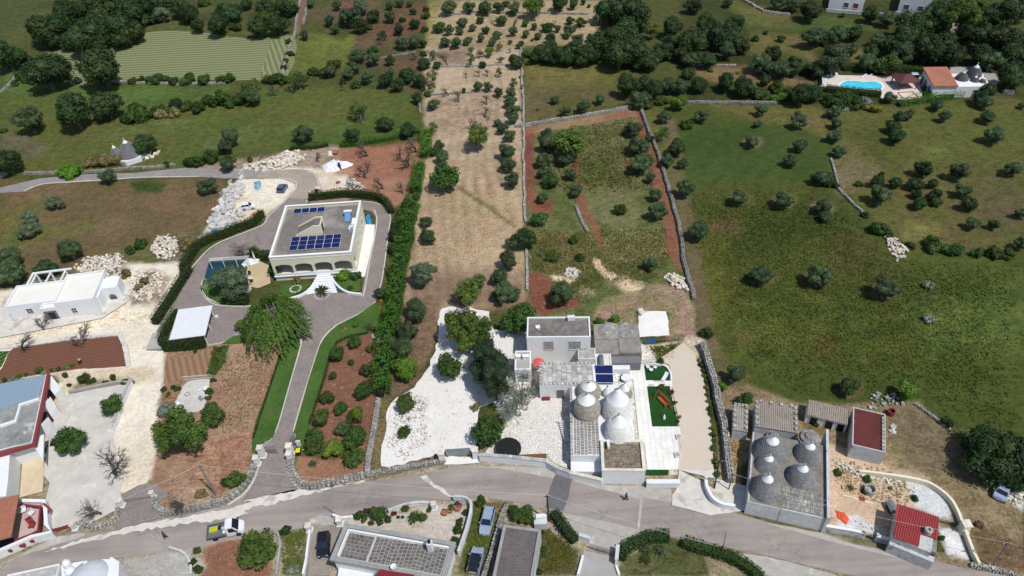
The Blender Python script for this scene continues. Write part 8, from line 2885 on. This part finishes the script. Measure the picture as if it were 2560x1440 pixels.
box_thing('metal_bin', 'rust orange square bin beside the white bags', 'bin', W1('W 1225,180'), 0, [('body', plain('rust_orange', (176, 84, 50), .7), [(-.6, .6, -.6, .6, 0, .9)]), ('rim', WPL, [(-.65, .65, -.65, -.6, .85, .95), (-.65, .65, .6, .65, .85, .95)])])


def pallet(q, label, w=1.0, h=.9, m=None, rot=0.0, loadm=None):
    c0 = W1(q, 0)
    o = empty('loaded_pallet', label, 'pallet', (c0.x, c0.y, 0), rot)
    for k in (-.45, 0, .45):
        part(MB().box(-w / 2, w / 2, k - .05, k + .05, 0, .1), 'bearer', WOODD, o, local=True)
    for i in range(5):
        part(MB().box(-w / 2 + i * w / 5 + .02, -w / 2 + (i + 1) * w / 5 - .02, -.5, .5, .101, .13), 'deck_board', WOOD, o, local=True)
    lo = part(MB().box(-w / 2 + .05, w / 2 - .05, -.45, .45, .131, h), 'load', loadm or BLK, o, local=True)
    for i in range(3):
        part(MB().box(-w / 2 + .03, w / 2 - .03, -.47, .47, .25 + i * .22, .27 + i * .22), 'strap_band', CONC, o, local=True)
    return o


pallet('E 1350,320', 'grey stone-loaded pallet farther from the villa hedge', 1.3, 1.2)
pallet('E 1415,370', 'low grey pallet beside the villa hedge', 1.3, .7)
pallet('E 1275,350', 'beige tub pallet at the hedge end', 1.0, .8, loadm=CREAM)
pallet('D 2150,440', 'blue-wrapped pallet below the quarry blocks', 1.3, .8, loadm=plain('blue_wrap', (120, 150, 180), .5))
pallet('D 2290,370', 'pale wrapped pallet below the quarry blocks', 1.2, .7, loadm=plain('pale_blue_tarp', (0, 0, 0)))
mx = empty('cement_mixer', 'black cement mixer by the end of the villa hedge', 'cement mixer', W1('E 1335,350', 0), .6)
part(MB().lathe((0, 0, .7), [(.15, 0), (.42, .2), (.45, .55), (.28, .8), (.24, .8)], 16, cap=False), 'drum', RUBBER, mx, local=True)
part(MB().tube([(-.6, -.3, 0), (0, 0, .75), (.6, .3, 0)], .05, 5).tube([(-.6, .3, 0), (0, 0, .75), (.6, -.3, 0)], .05, 5), 'stand', IRON, mx, local=True)
part(MB().tube([(-.6, -.45, .3), (-.6, -.35, .3)], .3, 14), 'wheel', RUBBER, mx, local=True)
tb = empty('timber_stack', 'bundle of pale poles and pipes at the hedge end', 'timber', W1('D 2060,520', 0), 1.0)
for i in range(8):
    part(MB().tube([(-1.8 + rnd.uniform(-.3, .3), -.4 + i * .11, .1 + .05 * (i % 3)), (1.8, -.4 + i * .1 + rnd.uniform(-.1, .1), .1 + .05 * (i % 3))], .05, 5), 'pole', WPL if i % 2 else STEEL, tb, local=True)
# bin, ovens, barrels, table with oil press etc
wb = empty('wheelie_bin', 'black wheeled bin with bright yellow lid inside the villa gate', 'bin', W1('I 755,225', 0), .1)
part(MB().add([(-.22, -.26, 0), (.22, -.26, 0), (.22, .22, 0), (-.22, .22, 0), (-.3, -.36, 1.0), (.3, -.36, 1.0), (.3, .36, 1.0), (-.3, .36, 1.0)],
              [(0, 3, 2, 1), (4, 5, 6, 7), (0, 1, 5, 4), (1, 2, 6, 5), (2, 3, 7, 6), (3, 0, 4, 7)]), 'body', RUBBER, wb, local=True)
part(MB().box(-.32, .32, -.38, .4, 1.002, 1.08), 'lid', plain('yellow_lid', (236, 226, 30), .5), wb, local=True)
box_thing('utility_box', 'small white cabinet behind the wheeled bin', 'cabinet', W1('I 755,140'), 0, [('body', WPL, [(-.3, .3, -.2, .2, 0, 1.1)]), ('roof_cap', GREYW, [(-.34, .34, -.24, .24, 1.101, 1.18)])])
for q, lab, m_, r_, h_ in (('L 1010,600', 'open grey concrete well ring beside the black tub', CONC, .75, .9), ('L 965,600', 'flat black rubber tub beside the concrete ring', RUBBER, .5, .3),
                           ('U 1490,595', 'dark red round barrel beside the rusty shed', REDP, .55, .9), ('F 610,1035', 'dark round stone on the small paved plot', plain('dark_brown_stone', (84, 70, 70), .8), .42, .3)):
    c0 = W1(q, 0)
    solo(MB().lathe((c0.x, c0.y, 0), [(r_, 0), (r_, h_), (r_ * .85, h_), (r_ * .85, h_ * .3), (.02, h_ * .3)], 20), 'round_tub', m_, lab, 'tub')
for q, lab in (('I 2340,780', 'terracotta pot of the reddish shrub'), ('I 2265,800', 'terracotta pot of the dark green shrub'), ('I 2210,825', 'grey pot of the small conifer')):
    c0 = W1(q, 0)
    solo(MB().lathe((c0.x, c0.y, 0), [(.28, 0), (.42, .5), (.45, .5), (.45, .58), (.36, .58), (.3, .5), (.02, .5)], 16), 'plant_pot', TERRAC, lab + ' in the gravel garden', 'pot')
# white metal swan-neck gate frame at the carport
gf = empty('iron_bench', 'ornate white iron frame standing beside the carport hedge', 'frame', W1('F 290,560', 0), 1.15)
for k in range(3):
    part(MB().box(-1.9 + k * 1.8, -1.84 + k * 1.8, -.5, .5, .0, .06).box(-1.9 + k * 1.8, -1.84 + k * 1.8, -.03, .03, .06, 1.0), 'stand', WPL, gf, local=True)
for k in range(4):
    part(MB().tube([(-1.9, 0, .25 + k * .25), (1.8, 0, .25 + k * .25)], .03, 5), 'rail', WPL, gf, local=True)
ground('ramp', 'F 240,635 300,480 390,480 390,630', CONC)
# small paved plot with rail in the vegetable garden
ground('stone_plot', 'F 490,1195 510,1100 575,960 620,920 700,905 820,900 800,1000 765,1160 700,1200', mat('white_worn_slab', (216, 212, 202), (190, 186, 176), 1.2, .4, bump=.3, c3=(160, 158, 150), pos=.6), .1, .7)
rl = empty('white_railing', 'white balustrade rail at the head of the small paved plot', 'railing', W1('F 700,885', 0))
A_, B_ = W1('F 570,900', 0), W1('F 825,880', 0)
for z in (.1, .8):
    part(MB().tube([A_ + Vector((0, 0, z)), B_ + Vector((0, 0, z))], .04, 4), 'rail', WPL, rl)
for i in range(22):
    p = A_.lerp(B_, i / 21)
    part(MB().tube([p, p + Vector((0, 0, .8))], .03, 4), 'baluster', WPL, rl)
table('F 770,970', 'white table on the small paved plot', .5)
for q, lab, r_ in (('F 525,1115', 'white bench at the lower left of the small paved plot', .8), ('F 720,990', 'white chair left of the table on the small paved plot', 0), ('F 735,1075', 'grey chair at the right of the small paved plot', 1.0)):
    chair(q, lab, r_, WPL if 'white' in lab else STEEL)
for q, lab in (('F 2285,520', 'white garden chair beside the tall hedge, farther one'), ('F 2328,555', 'white board standing beside the tall hedge'), ('F 2297,600', 'white garden chair beside the tall hedge, nearer one')):
    chair(q, lab, rnd.uniform(0, 3), WPL)
# terrace furniture by the portico
for q, lab, r_ in (('H 265,740', 'white plastic chairs stacked on the pink terrace', .4), ('H 345,765', 'white chair in the corner of the pink terrace', -.5), ('H 335,850', 'dark red chair on the pink terrace', .8), ('H 350,890', 'second dark red chair at the pink terrace wall', 0)):
    c0 = chair(q, lab, r_, REDP if 'red' in lab else WPL, s=1.5)
    c0.location.z = .9
# quarry tub, logs, L items
bm_ = empty('timber_beam', 'long pale beam lying in the rubble yard', 'beam', W1('L 895,675', 0), math.atan2(W1('L 1020,710').y - W1('L 770,640').y, W1('L 1020,710').x - W1('L 770,640').x))
part(MB().box(-2.0, 2.0, -.12, .12, 0, .12), 'beam', STONEL, bm_, local=True)
part(MB().box(.2, .9, -.1, .5, .121, .2), 'brick_slab', REDP, bm_, local=True)
sh_ = empty('steel_tank', 'dark and white oil tank against the left side of the red roof hut', 'tank', W1('L 1225,780', 0), 0)
part(MB().tube([(0, -.8, .8), (0, .8, .8)], .5, 14), 'drum', STEEL, sh_, local=True)
part(MB().box(-.4, -.3, -.6, .6, 0, .8).box(.3, .4, -.6, .6, 0, .8), 'cradle', IRON, sh_, local=True)
# bamboo fence and blue mesh behind the farmhouse
bf = empty('cane_fence', 'rough cane fence with blue netting behind the gravel drive', 'fence', W1('M 1960,430', 0))
A_, B_ = W1('M 1765,460', 0), W1('M 2200,410', 0)
for i in range(34):
    p = A_.lerp(B_, i / 33)
    hh = 1.3 * rnd.uniform(.9, 1.1)
    part(MB().tube([p, p + Vector((rnd.uniform(-.05, .05), 0, hh))], .035, 4), 'cane', WOODD if i % 3 else POLE, bf)
part(MB().tube([A_ + Vector((0, 0, .9)), B_ + Vector((0, 0, .9))], .03, 4), 'cross_rail', POLE, bf)
part(MB().obox(A_.lerp(B_, .14), (B_ - A_), (B_ - A_).length * .26, .04, .1, 1.3), 'blue_net', plain('blue_net', (50, 110, 160), .6), bf)
ir = empty('terrace_railing', 'rusty red railing above the farmhouse terrace', 'railing', W1('M 1750,650', 0))
A_, B_ = W1('M 1605,680', 0.3), W1('M 1900,670', .3)
for i in range(26):
    p = A_.lerp(B_, i / 25)
    part(MB().tube([p, p + Vector((0, 0, 1.0))], .02, 4), 'baluster', plain('rust_brown', (120, 84, 74), .7), ir)
part(MB().tube([A_ + Vector((0, 0, 1)), B_ + Vector((0, 0, 1))], .03, 4), 'handrail', plain('rust_brown', (0, 0, 0)), ir)
cf = MB()
ribbon(cf, smooth_line(W('M 1760,690 1920,690 2010,720 2055,800 2060,870', 0), 4), .22, 0, .35)
solo(cf, 'garden_kerb', WHITE2, 'curved white kerb round the small upper farmhouse lawn', 'kerb')
box_thing('cold_frame', 'low grey roller box on the vine arbour wall', 'cabinet', W1('J 1005,890', .8), 0, [('body', GREYW, [(-.9, .9, -.7, .7, 0, 1.2)]), ('lid', WPL, [(-.6, .9, .1, .7, 1.201, 1.5)])])

# ---------------------------------------------------------------- swimming pool
pool = smooth_line(W('Q 600,480 660,448 760,445 860,455 950,450 1020,470 1045,510 1010,540 900,535 850,548 780,545 640,520 600,510 600,480', 0), 5)[:-1]
t = NT('pool_water')
f = t.noise(1.5, t.pos(), 3)
t.bump(f, .15, .05)
PW = t.fin(t.ramp(f, [(0.3, lin((60, 196, 220))), (.7, lin((104, 222, 238)))]), .08, 0, .5)
cx = sum((p for p in pool), Vector((0, 0, 0))) / len(pool)
rim_ = [cx + (p - cx) * 1.1 for p in pool]
ground('pool_rim', rim_, WHITE2)
po_ = ground('pool_water', pool, PW)
edge = MB()
ribbon(edge, [cx + (p - cx) * 1.05 for p in pool] + [cx + (pool[0] - cx) * 1.05], .35, 0, .22)
solo(edge, 'pool_edge', WHITE2, 'white raised edge of the kidney-shaped swimming pool', 'pool edge')
gz = empty('wooden_gazebo', 'dark brown square-roofed gazebo between pool and house', 'gazebo', W1('Q 1270,500', 0), .05)
part(MB().add([(-2.6, -2.4, 2.3), (2.6, -2.4, 2.3), (2.6, 2.4, 2.3), (-2.6, 2.4, 2.3), (0, 0, 3.6), (-2.6, -2.4, 2.2), (2.6, -2.4, 2.2), (2.6, 2.4, 2.2), (-2.6, 2.4, 2.2)],
              [(0, 1, 4), (1, 2, 4), (2, 3, 4), (3, 0, 4), (8, 7, 6, 5), (0, 5, 6, 1), (1, 6, 7, 2), (2, 7, 8, 3), (3, 8, 5, 0)]), 'roof', plain('brown_shingle', (96, 56, 50), .8), gz, local=True)
for x in (-2.2, 2.2):
    for y in (-2, 2):
        part(MB().box(x - .09, x + .09, y - .09, y + .09, 0, 2.2), 'post', WOODD, gz, local=True)
pe = empty('wooden_pergola', 'dark open pergola frame left of the gazebo', 'pergola', W1('Q 1180,440', 0), .05)
for x in (-1.8, 1.8):
    for y in (-1.4, 1.4):
        part(MB().box(x - .08, x + .08, y - .08, y + .08, 0, 2.3), 'post', WOODD, pe, local=True)
for k in range(6):
    part(MB().box(-1.9 + k * .74, -1.8 + k * .74, -1.7, 1.7, 2.3, 2.42), 'beam', WOODD, pe, local=True)
for i, (q, r_) in enumerate((('Q 485,390', .7), ('Q 525,385', .7), ('Q 415,420', 1.4), ('Q 420,445', 1.4), ('Q 440,470', 1.3), ('Q 460,490', 1.3), ('Q 850,382', -1.2), ('Q 905,380', -1.5), ('Q 570,375', .2))):
    lounger(q, ('white sun lounger at the left end of the pool deck, %s from the back' if i < 6 else 'white sun lounger at the far edge of the pool deck, %s of three') % ORDN[i if i < 6 else i - 6], r_, group='loungers round the pool, %s' % ('left end' if i < 6 else 'far edge'))
for i, q in enumerate(('Q 490,365', 'Q 525,362')):
    o = empty('small_parasol', 'cream parasol %s of the two at the left end of the pool' % ('left' if i == 0 else 'right'), 'parasol', W1(q, 0))
    part(MB().lathe((0, 0, 1.9), [(.7, 0), (.4, .2), (.05, .35)], 10), 'canopy', CREAM, o, local=True)
    part(MB().tube([(0, 0, 0), (0, 0, 2.0)], .04, 5), 'pole', STEEL, o, local=True)
hl = empty('pool_ladder', 'white pool ladder rails at the far side of the pool', 'ladder', W1('Q 678,440', 0))
for x in (-.3, .3):
    part(MB().tube([(x, -.5, -.0), (x, -.4, .9), (x, .1, 1.0), (x, .5, .0)], .04, 5), 'handrail', WPL, hl, local=True)
sq_ = empty('square_fire_pit', 'square brick-edged bed on the paved corner by the gazebo', 'planter', W1('Q 1320,597', 0))
for x0_, x1_, y0_, y1_ in ((-2.0, 2.0, -1.6, -1.4), (-2.0, 2.0, 1.4, 1.6), (-2.0, -1.8, -1.4, 1.4), (1.8, 2.0, -1.4, 1.4)):
    part(MB().box(x0_, x1_, y0_, y1_, 0, .35), 'brick_edge', TERRAC, sq_, local=True)
part(MB().box(-1.79, 1.79, -1.39, 1.39, 0, .2), 'infill', GREYW, sq_, local=True)
pf = MB()
ribbon(pf, W('Q 385,385 395,500'), .12, 0, 1.3)
solo(pf, 'dark_fence', IRON, 'dark screen fence at the left end of the pool deck', 'fence')

# ---------------------------------------------------------------- grass tufts, weeds, leaf litter
def scatter(name, s, n, size, mats, kind='stuff', h=1.0, jitter=1, asp=.4, cond=None, lay=1.0):
    """upright tufts: each three crossed blades"""
    poly_ = [(p.x, p.y) for p in W(s, 0)]
    x0, x1 = min(p[0] for p in poly_), max(p[0] for p in poly_)
    y0, y1 = min(p[1] for p in poly_), max(p[1] for p in poly_)
    pts_ = NR.uniform((x0, y0), (x1, y1), (n * 3, 2))
    keep = np.zeros(len(pts_), bool)
    m_ = len(poly_)
    for i in range(m_):
        a, b = poly_[i], poly_[(i + 1) % m_]
        if a[1] != b[1]:
            keep ^= ((a[1] > pts_[:, 1]) != (b[1] > pts_[:, 1])) & (pts_[:, 0] < (b[0] - a[0]) * (pts_[:, 1] - a[1]) / (b[1] - a[1]) + a[0])
    pts_ = pts_[keep]
    cl = fbm(pts_[:, 0], pts_[:, 1], 2.5, 31, 3) + NR.uniform(0, 1.1, len(pts_))
    order = np.argsort(-cl)
    pts_ = pts_[order[:n]]
    # thin out towards the edge of the stand
    dm = np.full(len(pts_), 1e9)
    for i in range(m_):
        a, b = poly_[i], poly_[(i + 1) % m_]
        dx, dy = b[0] - a[0], b[1] - a[1]
        tt = np.clip(((pts_[:, 0] - a[0]) * dx + (pts_[:, 1] - a[1]) * dy) / max(dx * dx + dy * dy, 1e-6), 0, 1)
        dm = np.minimum(dm, np.hypot(pts_[:, 0] - a[0] - tt * dx, pts_[:, 1] - a[1] - tt * dy))
    fade = max(1.0, .12 * math.sqrt((x1 - x0) * (y1 - y0)))
    pts_ = pts_[NR.uniform(0, 1, len(pts_)) < np.clip(dm / fade, .02, 1)]
    n = len(pts_)
    k = 3
    pos = np.repeat(np.concatenate([pts_, np.full((n, 1), .0)], 1), k, 0)
    pos[:, :2] += NR.normal(size=(n * k, 2)) * size * .35
    pos[:, 2] = .02 + size * .25 * NR.uniform(.5, 1.2, n * k) * h
    nr = NR.normal(size=(n * k, 3))
    nr[:, 2] = np.abs(nr[:, 2]) * lay + .3
    me_ = leaves_mesh(name, mats, pos, nr, size, asp)
    if mats in FOLLOW:
        gc = ground_col(pts_[:, 0], pts_[:, 1]) * NR.uniform(.75, 1.4, (n, 1)) * (1.25 if 'dry' in name else 1) * (1 + NR.uniform(0, 1, (n, 1)) * np.array([.25, .12, 0]))
        at_ = me_.attributes.new('cover', 'FLOAT_COLOR', 'FACE')
        at_.data.foreach_set('color', np.concatenate([np.repeat(gc, k, 0), np.ones((n * k, 1))], 1).astype(np.float32).ravel())
    o = bpy.data.objects.new(name, me_)
    COL.objects.link(o)
    o['kind'] = kind
    return o


FOLLOW = []
t = NT('field_grass_blade')
at = t.n('ShaderNodeAttribute', attribute_name='cover')
FG = t.fin(at.outputs['Color'], .9, 0, .1)
FOLLOW.append(FG)


def weedmat(name, a_, b_):
    t = NT(name)
    co = t.pos()
    f_ = t.math('ADD', t.math('MULTIPLY', t.noise(1.2, co, 4, .7), .6), t.math('MULTIPLY', t.noise(.12, co, 3), .4))
    t.l(t.ramp(f_, [(.36, lin(a_)), (.64, lin(b_))]), t.b.inputs['Base Color'])
    t.b.inputs['Roughness'].default_value = .9
    t.b.inputs['Specular IOR Level'].default_value = .1
    return t.m


GW_ = weedmat('green_grass_blade', (70, 84, 36), (112, 118, 56))
DG_ = weedmat('dark_grass_blade', (70, 80, 34), (110, 108, 50))
ST_ = weedmat('straw_blade', (150, 136, 96), (190, 170, 124))
MG_ = weedmat('meadow_blade', (78, 98, 44), (112, 122, 64))
scatter('grass', 'X 1700,500 1780,470 2080,480 2230,640 2560,660 2560,1150 2300,1000 2020,1000 1850,940 1790,860 1750,700', 22000, .2, FG)
scatter('grass', 'S 1150,560 1600,560 1700,700 2200,560 2220,820 2100,1000 1700,1000 1500,1180 1300,940 1100,880', 9000, .24, FG)
scatter('grass', 'B 1460,1000 2200,860 2300,1100 2400,1440 1500,1440', 7000, .28, FG)
scatter('dry_grass', 'S 1650,560 2200,540 2210,760 1720,840', 3500, .3, FG)
scatter('dry_grass', 'U 180,780 330,770 280,1100 240,1380 205,1050', 1500, .25, FG)
scatter('stubble', 'S 260,180 1040,30 1050,520 760,820 200,980 180,640', 2500, .16, FG, h=.5)
scatter('weeds', 'M 1800,480 2150,440 2100,640 1900,640', 900, .22, GW_)
scatter('weeds', 'L 640,250 1200,360 1500,560 1400,760 1100,740 640,560', 600, .18, ST_)
scatter('leaf_litter', 'O 60,1250 110,900 300,850 420,900 420,1240 200,1380', 1500, .26, weedmat('fallen_leaf', (70, 72, 44), (112, 100, 66)), h=.2, asp=.7)
scatter('leaf_litter', 'O 300,820 700,860 720,1000 400,1200', 350, .2, BARK, h=.2, asp=.7)
scatter('weeds', 'F 840,600 985,590 960,740 860,860 775,870', 900, .25, LM['green'])
scatter('crop_rows', 'F 870,640 1450,600 1380,900 1180,1400 800,1400 880,950', 700, .16, GW_)
scatter('weeds', 'J 320,720 560,720 400,1400 200,1400', 1500, .2, GW_)
scatter('weeds', 'I 560,1010 840,960 820,1400 560,1400', 900, .2, GW_)
scatter('weeds', 'J 1050,930 1380,1180 1340,1420 1000,1420', 900, .2, DG_)
